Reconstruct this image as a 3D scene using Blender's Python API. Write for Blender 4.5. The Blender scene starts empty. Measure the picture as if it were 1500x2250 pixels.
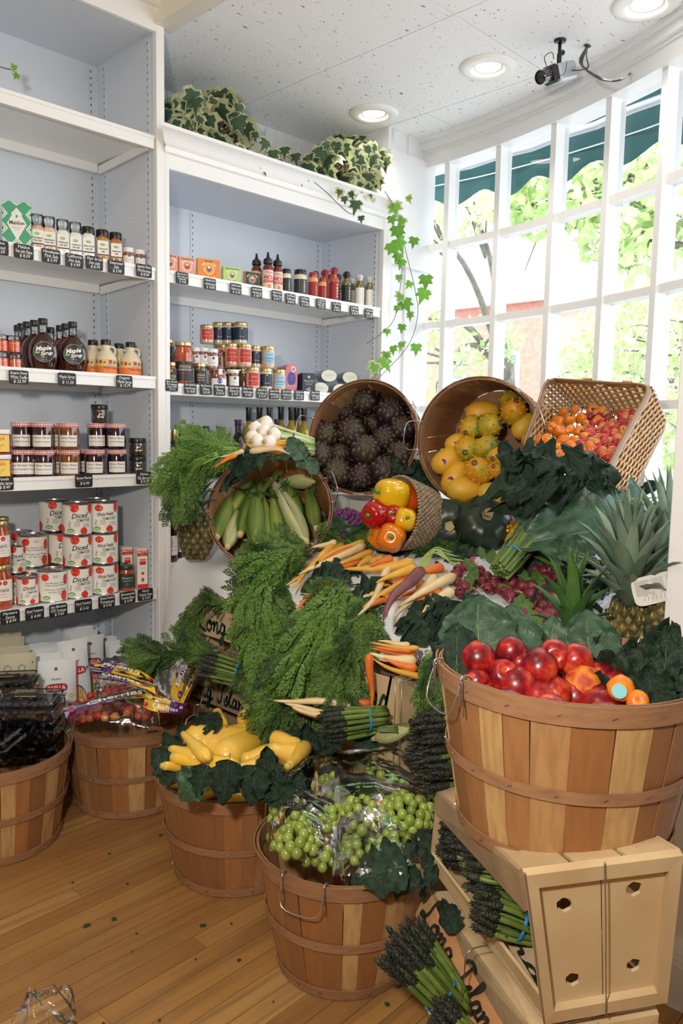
import bpy, math, random
import numpy as np
from mathutils import Vector, Matrix, Euler, noise
R_ = math.radians
random.seed(7)
rng = np.random.default_rng(7)
SC = bpy.context.scene
COL = SC.collection

# ------------------------------------------------------------------ camera
CAM = Vector((-1.673, -2.598, 1.26))
FPX = 1745.0
_h, _p, _r = R_(44.5), R_(6.05), R_(1.07)
_Fh = Vector((math.cos(_h), math.sin(_h), 0)); _R0 = Vector((math.sin(_h), -math.cos(_h), 0)); _Z = Vector((0, 0, 1))
CF = _Fh*math.cos(_p) - _Z*math.sin(_p); _U0 = _Fh*math.sin(_p) + _Z*math.cos(_p)
CR = _R0*math.cos(_r) + _U0*math.sin(_r); CU = _U0*math.cos(_r) - _R0*math.sin(_r)
cd = bpy.data.cameras.new('camera'); cam = bpy.data.objects.new('camera', cd); COL.objects.link(cam)
cd.sensor_fit = 'VERTICAL'; cd.sensor_height = 36.0; cd.lens = FPX/2250*36.0; cd.clip_start = .05; cd.clip_end = 300
cam.matrix_world = Matrix(((CR.x, CU.x, -CF.x, CAM.x), (CR.y, CU.y, -CF.y, CAM.y), (CR.z, CU.z, -CF.z, CAM.z), (0, 0, 0, 1)))
SC.camera = cam

# ------------------------------------------------------------------ world, sun, lights, exposure
w = bpy.data.worlds.new('sky'); SC.world = w; w.use_nodes = True
wn = w.node_tree.nodes; wl = w.node_tree.links
bg = wn['Background']; bg.inputs['Strength'].default_value = 3.4
tc = wn.new('ShaderNodeTexCoord'); sx = wn.new('ShaderNodeSeparateXYZ'); rp = wn.new('ShaderNodeValToRGB')
wl.new(tc.outputs['Generated'], sx.inputs[0]); wl.new(sx.outputs['Z'], rp.inputs[0]); wl.new(rp.outputs[0], bg.inputs[0])
rp.color_ramp.elements[0].color = (.93, .96, 1, 1); rp.color_ramp.elements[1].color = (.62, .78, 1, 1)
def light(name, kind, loc, energy, color, size=.1, rot=None, spot=None, sy=None):
    d = bpy.data.lights.new(name, kind); d.energy = energy; d.color = color
    if kind == 'AREA':
        d.size = size
        if sy: d.shape = 'RECTANGLE'; d.size_y = sy
    elif kind == 'SUN': d.angle = size
    else: d.shadow_soft_size = size
    if spot: d.spot_size = R_(spot); d.spot_blend = .6
    o = bpy.data.objects.new(name, d); COL.objects.link(o); o.location = loc
    if rot: o.rotation_euler = rot
    return o
light('sun', 'SUN', (0, 0, 20), 6.5, (1, .96, .88), R_(1.0), (R_(38), 0, R_(-70)))
# fluorescent ceiling panels of the main room behind the photographer, and the photographer's flash
light('ceiling_panel', 'AREA', (-1.9, -1.7, 3.14), 14, (1, .86, .66), 1.2, (0, 0, 0), sy=.6)
light('ceiling_panel', 'AREA', (-2.9, -3.6, 3.14), 14, (1, .86, .66), 1.2, (0, 0, 0), sy=.6)
fl = light('flash', 'AREA', (CAM + CU*.30 - CR*.26), 28, (1, .93, .82), .10)
fl.matrix_world = Matrix.Translation(CAM + CU*.30 - CR*.26) @ cam.matrix_world.to_3x3().to_4x4()
SC.view_settings.view_transform = 'Standard'; SC.view_settings.look = 'None'
SC.view_settings.exposure = 0.28; SC.view_settings.gamma = 1.0; SC.view_settings.use_curve_mapping = False
SC.cycles.use_denoising = True
SC.cycles.max_bounces = 8; SC.cycles.transparent_max_bounces = 24; SC.cycles.diffuse_bounces = 5
SC.cycles.caustics_reflective = False; SC.cycles.caustics_refractive = False; SC.cycles.sample_clamp_indirect = 4.0

# ------------------------------------------------------------------ measuring
def ray(x, y): return CF + CR*((x-750)/FPX) - CU*((y-1125)/FPX)
def at(x, y, t): return CAM + ray(x, y)*t
def onY(x, y, Y): d = ray(x, y); return CAM + d*((Y-CAM.y)/d.y)
def onX(x, y, X): d = ray(x, y); return CAM + d*((X-CAM.x)/d.x)
def onZ(x, y, z): d = ray(x, y); return CAM + d*((z-CAM.z)/d.z)
def proj(P):
    d = Vector(P)-CAM; z = max(d.dot(CF), .01)
    return 750+FPX*d.dot(CR)/z, 1125-FPX*d.dot(CU)/z, z

# ------------------------------------------------------------------ mesh tools
class MB:
    def __init__(s): s.v = []; s.f = []; s.m = []
    def add(s, vf, mi=0, M=None):
        v, f = vf; k = len(s.v)
        if M is not None: v = [M @ Vector(p) for p in v]
        s.v += [tuple(p) for p in v]; s.f += [tuple(i+k for i in q) for q in f]; s.m += [mi]*len(f)
        return s
    def mesh(s, name, mats, smooth=True, cols=None):
        me = bpy.data.meshes.new(name); me.from_pydata(s.v, [], s.f)
        for m in (mats if isinstance(mats, (list, tuple)) else [mats]): me.materials.append(m)
        if any(s.m): me.polygons.foreach_set('material_index', s.m)
        if smooth:
            me.polygons.foreach_set('use_smooth', [True]*len(me.polygons))
            if smooth is not True:
                me.set_sharp_from_angle(angle=R_(smooth))
        me.update(); return me
def link(name, me, parent=None, M=None):
    o = bpy.data.objects.new(name, me); COL.objects.link(o)
    if parent is not None: o.parent = parent
    if M is not None: o.matrix_basis = M if isinstance(M, Matrix) else Matrix.Translation(M)
    return o
def obj(name, mb, mats, parent=None, M=None, smooth=True):
    return link(name, mb.mesh(name, mats, smooth), parent, M)
def thing(name, label, cat, M=None, group=None):
    o = bpy.data.objects.new(name, None); COL.objects.link(o); o.empty_display_size = .05
    if M is not None: o.matrix_basis = M if isinstance(M, Matrix) else Matrix.Translation(M)
    return tag(o, label, cat, group)
def tag(o, label, cat, group=None):
    o['label'] = label; o['category'] = cat
    if group: o['group'] = group
    return o
def struct(o): o['kind'] = 'structure'; return o
def stuff(o): o['kind'] = 'stuff'; return o
def copy_tree(o, M=None, parent=None, label=None, group=None):
    c = o.copy(); COL.objects.link(c)
    if parent is not None: c.parent = parent
    for ch in o.children: copy_tree(ch, None, c)
    if M is not None: c.matrix_basis = M if isinstance(M, Matrix) else Matrix.Translation(M)
    if label: c['label'] = label
    if group: c['group'] = group
    return c
def T(*a): return Matrix.Translation(a if len(a) == 3 else a[0])
def RZ(a): return Matrix.Rotation(a, 4, 'Z')
def RX(a): return Matrix.Rotation(a, 4, 'X')
def RY(a): return Matrix.Rotation(a, 4, 'Y')
def SCL(x, y=None, z=None): return Matrix.Diagonal((x, y or x, z or x, 1))
def frame(z, up=(0, 0, 1)):
    """rotation whose local Z is z and whose Y leans to up"""
    z = Vector(z).normalized(); x = Vector(up).cross(z)
    if x.length < 1e-4: x = Vector((1, 0, 0)).cross(z)
    x.normalize(); y = z.cross(x)
    return Matrix(((x.x, y.x, z.x, 0), (x.y, y.y, z.y, 0), (x.z, y.z, z.z, 0), (0, 0, 0, 1)))
def box(x0, y0, z0, x1, y1, z1):
    v = [(x0,y0,z0),(x1,y0,z0),(x1,y1,z0),(x0,y1,z0),(x0,y0,z1),(x1,y0,z1),(x1,y1,z1),(x0,y1,z1)]
    return v, [(0,3,2,1),(4,5,6,7),(0,1,5,4),(1,2,6,5),(2,3,7,6),(3,0,4,7)]
def hexa(b, t):
    """box from 4 bottom corners and 4 top corners (same turning order)"""
    return list(b)+list(t), [(0,3,2,1),(4,5,6,7),(0,1,5,4),(1,2,6,5),(2,3,7,6),(3,0,4,7)]
def board(a, b, w, th):
    """plank from a to b, w = width vector, th = thickness vector"""
    a, b, w, th = Vector(a), Vector(b), Vector(w), Vector(th)
    return hexa([a, b, b+w, a+w], [a+th, b+th, b+w+th, a+w+th])
def cbox(x0, y0, z0, x1, y1, z1, c=.003):
    """box with chamfered edges"""
    v = []; f = []
    X, Y, Z = (x0, x1), (y0, y1), (z0, z1)
    def P(i, j, k, a):
        s = [1 if q == 0 else -1 for q in (i, j, k)]
        p = [X[i], Y[j], Z[k]]
        for d in range(3):
            if d != a: p[d] += s[d]*c
        return tuple(p)
    id_ = {}
    for i in (0, 1):
        for j in (0, 1):
            for k in (0, 1):
                for a in range(3): id_[i, j, k, a] = len(v); v.append(P(i, j, k, a))
    for a in range(3):
        for s in (0, 1):
            q = []
            for u, w_ in ((0, 0), (1, 0), (1, 1), (0, 1)):
                ijk = [0, 0, 0]; ijk[a] = s; ijk[(a+1) % 3] = u; ijk[(a+2) % 3] = w_
                q.append(id_[(*ijk, a)])
            f.append(tuple(q) if s else tuple(q[::-1]))
    for a in range(3):
        b, d = (a+1) % 3, (a+2) % 3
        for s in (0, 1):
            for t in (0, 1):
                i0 = [0, 0, 0]; i0[b] = s; i0[d] = t; i1 = list(i0); i1[a] = 1
                q = (id_[(*i0, b)], id_[(*i1, b)], id_[(*i1, d)], id_[(*i0, d)])
                f.append(q if (s+t) % 2 else q[::-1])
    for i in (0, 1):
        for j in (0, 1):
            for k in (0, 1):
                q = tuple(id_[i, j, k, a] for a in range(3)); f.append(q if (i+j+k) % 2 else q[::-1])
    return v, f
def lathe(prof, n=20, caps=True, lobes=None):
    """prof = [(r, z)...]; lobes(angle, t) scales the radius"""
    v = []; f = []
    m = len(prof)
    for i, (r, z) in enumerate(prof):
        for j in range(n):
            a = 2*math.pi*j/n; k = lobes(a, i/(m-1)) if lobes else 1
            v.append((r*k*math.cos(a), r*k*math.sin(a), z))
    for i in range(m-1):
        for j in range(n):
            j2 = (j+1) % n; f.append((i*n+j, i*n+j2, (i+1)*n+j2, (i+1)*n+j))
    if caps:
        if prof[0][0] > 1e-5: f.append(tuple(range(n))[::-1])
        if prof[-1][0] > 1e-5: f.append(tuple((m-1)*n+j for j in range(n)))
    return v, f
def tube(pts, r, n=6, cap=True, flat=1.0):
    pts = [Vector(p) for p in pts]; m = len(pts)
    rs = r if isinstance(r, (list, tuple)) else [r]*m
    v = []; f = []; prev = None
    for i, p in enumerate(pts):
        d = (pts[min(i+1, m-1)]-pts[max(i-1, 0)])
        if d.length < 1e-9: d = Vector((0, 0, 1))
        d.normalize()
        if prev is None:
            x = d.cross(Vector((0, 0, 1)))
            if x.length < .05: x = d.cross(Vector((0, 1, 0)))
        else: x = prev - d*prev.dot(d)
        x.normalize(); prev = x; y = d.cross(x)
        for j in range(n):
            a = 2*math.pi*j/n; v.append(p + x*(rs[i]*math.cos(a)) + y*(rs[i]*flat*math.sin(a)))
    for i in range(m-1):
        for j in range(n):
            j2 = (j+1) % n; f.append((i*n+j, i*n+j2, (i+1)*n+j2, (i+1)*n+j))
    if cap: f.append(tuple(range(n))[::-1]); f.append(tuple((m-1)*n+j for j in range(n)))
    return v, f
def grid(fn, nu, nv, wrap=False):
    v = [fn(i/nu, j/nv) for i in range(nu+1) for j in range(nv+1)]
    f = [(i*(nv+1)+j, (i+1)*(nv+1)+j, (i+1)*(nv+1)+j+1, i*(nv+1)+j+1) for i in range(nu) for j in range(nv)]
    return v, f
def ball(r=1, n=12, m=8, sx=1, sy=1, sz=1):
    return lathe([(r*sx*math.sin(math.pi*i/m) if 0 < i < m else 0.0001*r, -r*sz*math.cos(math.pi*i/m)) for i in range(m+1)], n, caps=False)
def spline(pts, n):
    """Catmull-Rom through pts"""
    P = [Vector(p) for p in pts]; P = [P[0]*2-P[1]] + P + [P[-1]*2-P[-2]]; out = []
    k = len(P)-3
    for i in range(n+1):
        u = i/n*k; s = min(int(u), k-1); t = u-s; a, b, c, d = P[s:s+4]
        out.append(.5*((2*b) + (c-a)*t + (2*a-5*b+4*c-d)*t*t + (3*b-a-3*c+d)*t**3))
    return out
def smooth_noise(p, s): return noise.noise(Vector(p)*s)

# ------------------------------------------------------------------ lettering: outline text as thin flat print
_tc = {}
def glyphs(s, shear=0.0, bold=0.0, res=2):
    key = (s, shear, bold, res)
    if key not in _tc:
        cu = bpy.data.curves.new('t', 'FONT'); cu.body = s; cu.align_x = 'CENTER'; cu.align_y = 'CENTER'
        cu.resolution_u = res; cu.shear = shear; cu.offset = bold; cu.size = 1; cu.fill_mode = 'BOTH'
        o = bpy.data.objects.new('t', cu); COL.objects.link(o)
        dg = bpy.context.evaluated_depsgraph_get(); me = bpy.data.meshes.new_from_object(o.evaluated_get(dg))
        v = [tuple(q.co) for q in me.vertices]; f = [tuple(p.vertices) for p in me.polygons]
        bpy.data.objects.remove(o); bpy.data.meshes.remove(me); _tc[key] = (v, f)
    return _tc[key]
def text_vf(s, size, x=0, z=0, r=None, lift=.0006, shear=0.0, bold=0.0, rot=0.0, fit=None, z0=0, sx=1.0):
    """print standing in the local XZ plane facing -Y; r wraps it on a cylinder round the Z axis; fit = maximum width"""
    v, f = glyphs(s, shear, bold)
    if not v: return [], []
    wd = max(p[0] for p in v)-min(p[0] for p in v)
    k = size
    if fit and wd*k*sx > fit: sx = fit/(wd*k)
    c, s_ = math.cos(rot), math.sin(rot); out = []
    for p in v:
        px, pz = p[0]*k*sx, p[1]*k; X, Z = x+px*c-pz*s_, z+px*s_+pz*c
        if r: a = X/r; out.append(((r+lift)*math.sin(a), -(r+lift)*math.cos(a), Z))
        else: out.append((X, -lift, Z))
    return out, f
def wrapped(x0, x1, z0, z1, r, lift=.0003, n=10, th=.0):
    """rectangle of paper on a cylinder (r) or flat (r None)"""
    def fn(u, w_):
        X = x0+(x1-x0)*u; Z = z0+(z1-z0)*w_
        if r: a = X/r; return ((r+lift)*math.sin(a), -(r+lift)*math.cos(a), Z)
        return (X, -lift, Z)
    return grid(fn, n if r else 1, 1)
def disc_print(cx, cz, rad, r=None, lift=.0005, n=16, sq=1.0, ph=0):
    v = [(cx, cz)]+[(cx+rad*math.cos(2*math.pi*i/n+ph), cz+rad*sq*math.sin(2*math.pi*i/n+ph)) for i in range(n)]
    if r: v = [((r+lift)*math.sin(a/r), -(r+lift)*math.cos(a/r), z) for a, z in v]
    else: v = [(a, -lift, z) for a, z in v]
    return v, [(0, 1+i, 1+(i+1) % n) for i in range(n)]

# ------------------------------------------------------------------ materials
_m = {}
def mat(name, c, rough=.5, c2=None, scale=8.0, detail=3, bump=0.0, bscale=None, metal=0.0, coat=0.0, stretch=None, ramp=(.35, .65),
        rnd=0.0, trans=0.0, sss=0.0, emit=None, alpha=None, ior=1.5, spec=None, vor=None, c3=None, vmul=0.0):
    if name in _m: return _m[name]
    m = bpy.data.materials.new(name); m.use_nodes = True; N = m.node_tree.nodes; L = m.node_tree.links
    b = N['Principled BSDF']; _m[name] = m
    def rgba(q): return (*q, 1) if len(q) == 3 else q
    b.inputs['Base Color'].default_value = rgba(c); b.inputs['Roughness'].default_value = rough
    b.inputs['Metallic'].default_value = metal; b.inputs['Coat Weight'].default_value = coat; b.inputs['IOR'].default_value = ior
    b.inputs['Coat Roughness'].default_value = .08
    if spec is not None: b.inputs['Specular IOR Level'].default_value = spec
    if trans: b.inputs['Transmission Weight'].default_value = trans
    if sss: b.inputs['Subsurface Weight'].default_value = sss; b.inputs['Subsurface Scale'].default_value = .01
    if alpha is not None: b.inputs['Alpha'].default_value = alpha
    if emit: b.inputs['Emission Color'].default_value = rgba(emit[0]); b.inputs['Emission Strength'].default_value = emit[1]
    src = None
    if c2 is not None or bump:
        t = N.new('ShaderNodeTexCoord'); mp = N.new('ShaderNodeMapping'); L.new(t.outputs['Object'], mp.inputs[0])
        if stretch: mp.inputs['Scale'].default_value = stretch
        oi = N.new('ShaderNodeObjectInfo'); sc_ = N.new('ShaderNodeVectorMath'); sc_.operation = 'SCALE'
        sc_.inputs[0].default_value = (37, 17, 51); L.new(oi.outputs['Random'], sc_.inputs['Scale']); L.new(sc_.outputs[0], mp.inputs['Location'])
        n = N.new('ShaderNodeTexNoise'); n.inputs['Scale'].default_value = scale; n.inputs['Detail'].default_value = detail
        L.new(mp.outputs[0], n.inputs['Vector']); src = n.outputs[0]
        if vor:
            vn = N.new('ShaderNodeTexVoronoi'); vn.inputs['Scale'].default_value = vor; L.new(mp.outputs[0], vn.inputs['Vector']); src = vn.outputs['Distance']
    if c2 is not None:
        r = N.new('ShaderNodeValToRGB'); r.color_ramp.elements[0].position = ramp[0]; r.color_ramp.elements[1].position = ramp[1]
        r.color_ramp.elements[0].color = rgba(c); r.color_ramp.elements[1].color = rgba(c2); L.new(src, r.inputs[0]); co = r.outputs[0]
        if c3 is not None:
            e = r.color_ramp.elements.new(min(ramp[1]+.12, .99)); e.color = rgba(c3)
        L.new(co, b.inputs['Base Color'])
    if rnd:
        oi = N.new('ShaderNodeObjectInfo'); hs = N.new('ShaderNodeHueSaturation'); mr = N.new('ShaderNodeMapRange')
        mr.inputs['To Min'].default_value = 1-rnd; mr.inputs['To Max'].default_value = 1+rnd
        L.new(oi.outputs['Random'], mr.inputs[0]); L.new(mr.outputs[0], hs.inputs['Value'])
        if c2 is not None: L.new(co, hs.inputs['Color'])
        else: hs.inputs['Color'].default_value = rgba(c)
        L.new(hs.outputs[0], b.inputs['Base Color'])
    if bump:
        bn = N.new('ShaderNodeTexNoise'); bn.inputs['Scale'].default_value = bscale or scale; bn.inputs['Detail'].default_value = 3
        L.new(mp.outputs[0], bn.inputs['Vector'])
        if vor: bn = vn
        bp = N.new('ShaderNodeBump'); bp.inputs['Strength'].default_value = min(bump, 1); bp.inputs['Distance'].default_value = .004*max(bump, 1)
        L.new(bn.outputs[0], bp.inputs['Height']); L.new(bp.outputs[0], b.inputs['Normal'])
    return m
def pick_mat(name, cols, rough=.5, grain=None, gscale=6, stretch=(1, 1, .06), bump=.25, mixk=.35, coat=0.0, dark=(.25, .13, .06)):
    """colour picked per object from a list, with stretched grain streaks"""
    m = bpy.data.materials.new(name); m.use_nodes = True; N = m.node_tree.nodes; L = m.node_tree.links; b = N['Principled BSDF']
    b.inputs['Roughness'].default_value = rough; b.inputs['Coat Weight'].default_value = coat
    oi = N.new('ShaderNodeObjectInfo'); r = N.new('ShaderNodeValToRGB'); r.color_ramp.interpolation = 'CONSTANT'
    L.new(oi.outputs['Random'], r.inputs[0]); e = r.color_ramp.elements
    e[0].color = (*cols[0], 1); e[1].position = 1/len(cols); e[1].color = (*cols[1], 1)
    for i in range(2, len(cols)): q = e.new(i/len(cols)); q.color = (*cols[i], 1)
    t = N.new('ShaderNodeTexCoord'); mp = N.new('ShaderNodeMapping'); mp.inputs['Scale'].default_value = stretch
    sc_ = N.new('ShaderNodeVectorMath'); sc_.operation = 'SCALE'; sc_.inputs[0].default_value = (91, 33, 57)
    L.new(oi.outputs['Random'], sc_.inputs['Scale']); L.new(sc_.outputs[0], mp.inputs['Location'])
    L.new(t.outputs['Object'], mp.inputs[0]); n = N.new('ShaderNodeTexNoise'); n.inputs['Scale'].default_value = gscale*10; n.inputs['Detail'].default_value = 5
    L.new(mp.outputs[0], n.inputs['Vector']); rr = N.new('ShaderNodeValToRGB'); rr.color_ramp.elements[0].position = .40; rr.color_ramp.elements[1].position = .66
    rr.color_ramp.elements[0].color = (0, 0, 0, 1); rr.color_ramp.elements[1].color = (mixk, mixk, mixk, 1); L.new(n.outputs[0], rr.inputs[0])
    mx = N.new('ShaderNodeMix'); mx.data_type = 'RGBA'; L.new(rr.outputs[0], mx.inputs[0]); L.new(r.outputs[0], mx.inputs[6]); mx.inputs[7].default_value = (*dark, 1)
    L.new(mx.outputs[2], b.inputs['Base Color'])
    bp = N.new('ShaderNodeBump'); bp.inputs['Strength'].default_value = bump; bp.inputs['Distance'].default_value = .002
    L.new(n.outputs[0], bp.inputs['Height']); L.new(bp.outputs[0], b.inputs['Normal'])
    _m[name] = m; return m
def leaf_mat(name, c, c2, scale=14, rough=.5, trans=.25, bump=.6, bscale=60, ramp=(.4, .6), rnd=.15, spec=None):
    """leaf: some light passes through"""
    m = mat(name+'_base', c, rough, c2, scale, bump=bump, bscale=bscale, ramp=ramp, rnd=rnd, spec=spec)
    N = m.node_tree.nodes; L = m.node_tree.links; b = N['Principled BSDF']; out = N['Material Output']
    tr = N.new('ShaderNodeBsdfTranslucent'); mx = N.new('ShaderNodeMixShader'); mx.inputs[0].default_value = trans
    s = b.inputs['Base Color'].links[0].from_socket; L.new(s, tr.inputs[0]); L.new(b.outputs[0], mx.inputs[1]); L.new(tr.outputs[0], mx.inputs[2])
    L.new(mx.outputs[0], out.inputs[0]); return m
def film_mat(name, tint=(1, 1, 1), gl=.12, rough=.08, wr=0.0, fres=1.45):
    """clear thin film or pane: lets light straight through and reflects at its surface"""
    m = bpy.data.materials.new(name); m.use_nodes = True; N = m.node_tree.nodes; L = m.node_tree.links; N.remove(N['Principled BSDF'])
    t = N.new('ShaderNodeBsdfTransparent'); t.inputs[0].default_value = (*tint, 1); g = N.new('ShaderNodeBsdfGlossy'); g.inputs['Roughness'].default_value = rough
    fr = N.new('ShaderNodeFresnel'); fr.inputs[0].default_value = fres; mx = N.new('ShaderNodeMixShader'); ad = N.new('ShaderNodeMath'); ad.operation = 'ADD'
    ad.inputs[1].default_value = gl; L.new(fr.outputs[0], ad.inputs[0]); L.new(ad.outputs[0], mx.inputs[0]); L.new(t.outputs[0], mx.inputs[1]); L.new(g.outputs[0], mx.inputs[2])
    L.new(mx.outputs[0], N['Material Output'].inputs[0])
    if wr:
        tc_ = N.new('ShaderNodeTexCoord'); n = N.new('ShaderNodeTexNoise'); n.inputs['Scale'].default_value = 22; n.inputs['Detail'].default_value = 2; n.inputs['Distortion'].default_value = 1.2
        L.new(tc_.outputs['Object'], n.inputs['Vector']); bp = N.new('ShaderNodeBump'); bp.inputs['Strength'].default_value = wr; bp.inputs['Distance'].default_value = .01
        L.new(n.outputs[0], bp.inputs['Height']); L.new(bp.outputs[0], g.inputs['Normal']); L.new(bp.outputs[0], fr.inputs['Normal'])
    _m[name] = m; return m
white_paint = mat('white_paint', (.80, .81, .82), .35, bump=.05, bscale=60)
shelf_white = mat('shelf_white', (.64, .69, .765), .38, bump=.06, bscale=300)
shelf_cream = mat('shelf_cream', (.84, .84, .83), .3, bump=.03, bscale=80)
black_m = mat('black_plastic', (.012, .012, .013), .35)
steel = mat('galvanised_wire', (.55, .56, .58), .32, metal=1)
print_black = mat('print_black', (.02, .02, .02), .6)
print_white = mat('print_white', (.85, .85, .83), .6)
glassm = film_mat('window_glass', (.97, .99, .98), 0.0, .0)
paper_white = mat('paper_white', (.78, .77, .73), .55)

# ------------------------------------------------------------------ the room
def m_ceiling():
    m = mat('ceiling_tile', (.80, .81, .82), .8, (.84, .85, .86), 30); N = m.node_tree.nodes; L = m.node_tree.links; b = N['Principled BSDF']
    t = N.new('ShaderNodeTexCoord'); mp = N.new('ShaderNodeMapping'); mp.inputs['Scale'].default_value = (1, 2.4, 1); mp.inputs['Rotation'].default_value = (0, 0, .5)
    L.new(t.outputs['Object'], mp.inputs[0]); n = N.new('ShaderNodeTexNoise'); n.inputs['Scale'].default_value = 38; n.inputs['Detail'].default_value = 2; n.inputs['Distortion'].default_value = .4
    L.new(mp.outputs[0], n.inputs['Vector']); r = N.new('ShaderNodeValToRGB'); r.color_ramp.elements[0].position = .685; r.color_ramp.elements[1].position = .71
    r.color_ramp.elements[0].color = (.87, .88, .89, 1); r.color_ramp.elements[1].color = (.16, .17, .20, 1); L.new(n.outputs[0], r.inputs[0]); L.new(r.outputs[0], b.inputs['Base Color'])
    bp = N.new('ShaderNodeBump'); bp.inputs['Strength'].default_value = .5; bp.inputs['Distance'].default_value = .004; bp.invert = True
    n2 = N.new('ShaderNodeTexNoise'); n2.inputs['Scale'].default_value = 60; L.new(mp.outputs[0], n2.inputs['Vector']); L.new(n2.outputs[0], bp.inputs['Height']); L.new(bp.outputs[0], b.inputs['Normal'])
    return m
ceil_m = m_ceiling()
ZC = 2.68; WC = (-1.70, .09)
def cyl(ang, R, z): a = R_(ang); return (WC[0]+R*math.cos(a), WC[1]+R*math.sin(a), z)
# floor: strip boards, each its own piece, over a dark sub-floor
floor = struct(obj('floor', MB().add(box(-5, -6, -.06, 2.2, 1.2, -.0145)), mat('subfloor', (.05, .03, .018), .8), smooth=False))
oakm = pick_mat('floor_oak', [(.36, .180, .055), (.41, .215, .070), (.31, .150, .046), (.38, .195, .060), (.45, .25, .090), (.34, .165, .050)], .33, gscale=3.2, stretch=(.07, 1.4, 1), bump=.12, mixk=.55, coat=.15, dark=(.16, .085, .035))
th = R_(1.8); pw = .0575; D_ = Vector((math.cos(th), math.sin(th), 0)); W_ = Vector((-math.sin(th), math.cos(th), 0))
O_ = Vector((-2.0, -2.25, 0)); nrow = 0; rr = random.Random(3); nplank = 0; far = MB()
far = MB()
for i in range(-66, 48):
    yy = i*pw-2.25; vis = -2.2 < yy < .1
    x = -1.55 - rr.random()*1.2 if vis else -3
    if vis: far.add(board(O_+D_*-3+W_*(i*pw)+Vector((0, 0, -.014)), O_+D_*(x-.001)+W_*(i*pw)+Vector((0, 0, -.014)), W_*(pw-.0018), (0, 0, .013)))
    while x < 4.1:
        L_ = (.5+rr.random()*1.2) if vis else 2.4
        if -1.5 < yy < -1.19 and x < 1.14 < x+L_: L_ = 1.14-x+.001
        a = O_+D_*x+W_*(i*pw); b_ = O_+D_*min(x+L_-.0012, 4.1)+W_*(i*pw)
        q = board(a+Vector((0, 0, -.014)), b_+Vector((0, 0, -.014)), W_*(pw-.0018), (0, 0, .013+rr.random()*.0006))
        if vis and x < 2.3 and nplank < 290: obj('plank', MB().add(q), oakm, floor, smooth=False); nplank += 1
        else: far.add(q)
        x += L_
stuff(obj('far_boards', far, oakm, floor, smooth=False))
# bay ceiling in lay-in tiles, bulkhead, higher main ceiling, outer walls
def slab(x0, y0, x1, y1, z0, z1):
    """ceiling piece whose outer edge follows the curved window"""
    ys = [y0+(y1-y0)*k/6 for k in range(7)]; xr = [min(x1, math.sqrt(3.30**2-(y-WC[1])**2)+WC[0]) if abs(y-WC[1]) < 3.29 else x0 for y in ys]
    if max(xr) <= x0+.004: return None
    p = [(max(x, x0+.002), y) for x, y in zip(xr, ys)]+[(x0, y1), (x0, y0)]; n = len(p)
    return [(x, y, z) for z in (z0, z1) for x, y in p], [tuple(range(n))[::-1], tuple(range(n, 2*n))]+[(k, (k+1) % n, n+(k+1) % n, n+k) for k in range(n)]
mbc = MB()
for j in range(12): mbc.add(slab(.03, -3.0+.3*j, 2.2, -2.7+.3*j, ZC+.012, ZC+.05))
ceil = struct(obj('ceiling', mbc, ceil_m, smooth=False))
for i in range(4):
    for j in range(7):
        x0, y0 = .035+.61*i, max(-3.2+.61*j-.06, -3.0); y1 = min(-3.2+.61*j-.06+.606, .6); q = slab(x0, y0, x0+.606, y1, ZC, ZC+.012)
        if q: obj('tile', MB().add(q), ceil_m, ceil, smooth=False)
beige = mat('beige_paint', (.80, .74, .64), .6)
bulk = struct(obj('trim_1', MB().add(box(-.02, -6, ZC, .03, -.02, 3.2)).add(box(-.035, -6, ZC-.012, .035, -.0, ZC+.02)), beige, smooth=False))
struct(obj('ceiling_main', MB().add(box(-5, -6, 3.2, .03, 1.2, 3.25)), mat('main_ceiling', (.75, .73, .68), .8), smooth=False))
wallm = mat('wall_paint', (.77, .78, .80), .55, bump=.05, bscale=200)
back = struct(obj('wall_back', MB().add(box(-5, .46, 0, 1.9, .56, 3.2)), wallm, smooth=False))
for i in range(26): obj('panel_board', MB().add(cbox(.05+.068*i, .448, 2.3, .05+.068*i+.066, .46, ZC, .003)), wallm, back, smooth=False)
struct(obj('wall_left', MB().add(box(-5.1, -6, 0, -5, 1.2, 3.2)), beige, smooth=False))
struct(obj('wall_front', MB().add(box(-5, -6.1, 0, .13, -6, 3.2)), beige, smooth=False))
pier = struct(obj('wall_right', MB().add(cbox(.03, -6, 0, .13, -1.913, ZC+.2, .002)), wallm, smooth=False))
struct(obj('baseboard_right', MB().add(box(.015, -6, 0, .03, -1.913, .10)).add(box(.02, -6, .10, .03, -1.913, .112)), white_paint, smooth=False))
# curved bay window
A0, A1 = 1.9, -40.0
win = struct(bpy.data.objects.new('window_1', None)); COL.objects.link(win)
def arc_band(a0, a1, r0, r1, z0, z1, n=8):
    v = []; f = []
    for i in range(n+1):
        a = a0+(a1-a0)*i/n
        v += [cyl(a, r0, z0), cyl(a, r1, z0), cyl(a, r1, z1), cyl(a, r0, z1)]
    for i in range(n):
        for k in range(4): f.append((i*4+k, i*4+(k+1) % 4, i*4+4+(k+1) % 4, i*4+4+k))
    f += [(0, 1, 2, 3)[::-1], (n*4, n*4+1, n*4+2, n*4+3)]
    return v, f
mul = [1.15, -3.65, -9.3, -15.1, -20.5, -25.6, -31.2, -36.8]
obj('head_rail', MB().add(arc_band(A0, A1, 3.235, 3.36, 2.553, ZC, 24)), white_paint, win, smooth=30)
obj('apron_wall', MB().add(arc_band(A0+3, A1, 3.24, 3.40, 0, .80, 24)), white_paint, win, smooth=30)
obj('sill_rail', MB().add(arc_band(A0, A1, 3.20, 3.42, .80, .83, 24)), white_paint, win, smooth=30)
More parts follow.
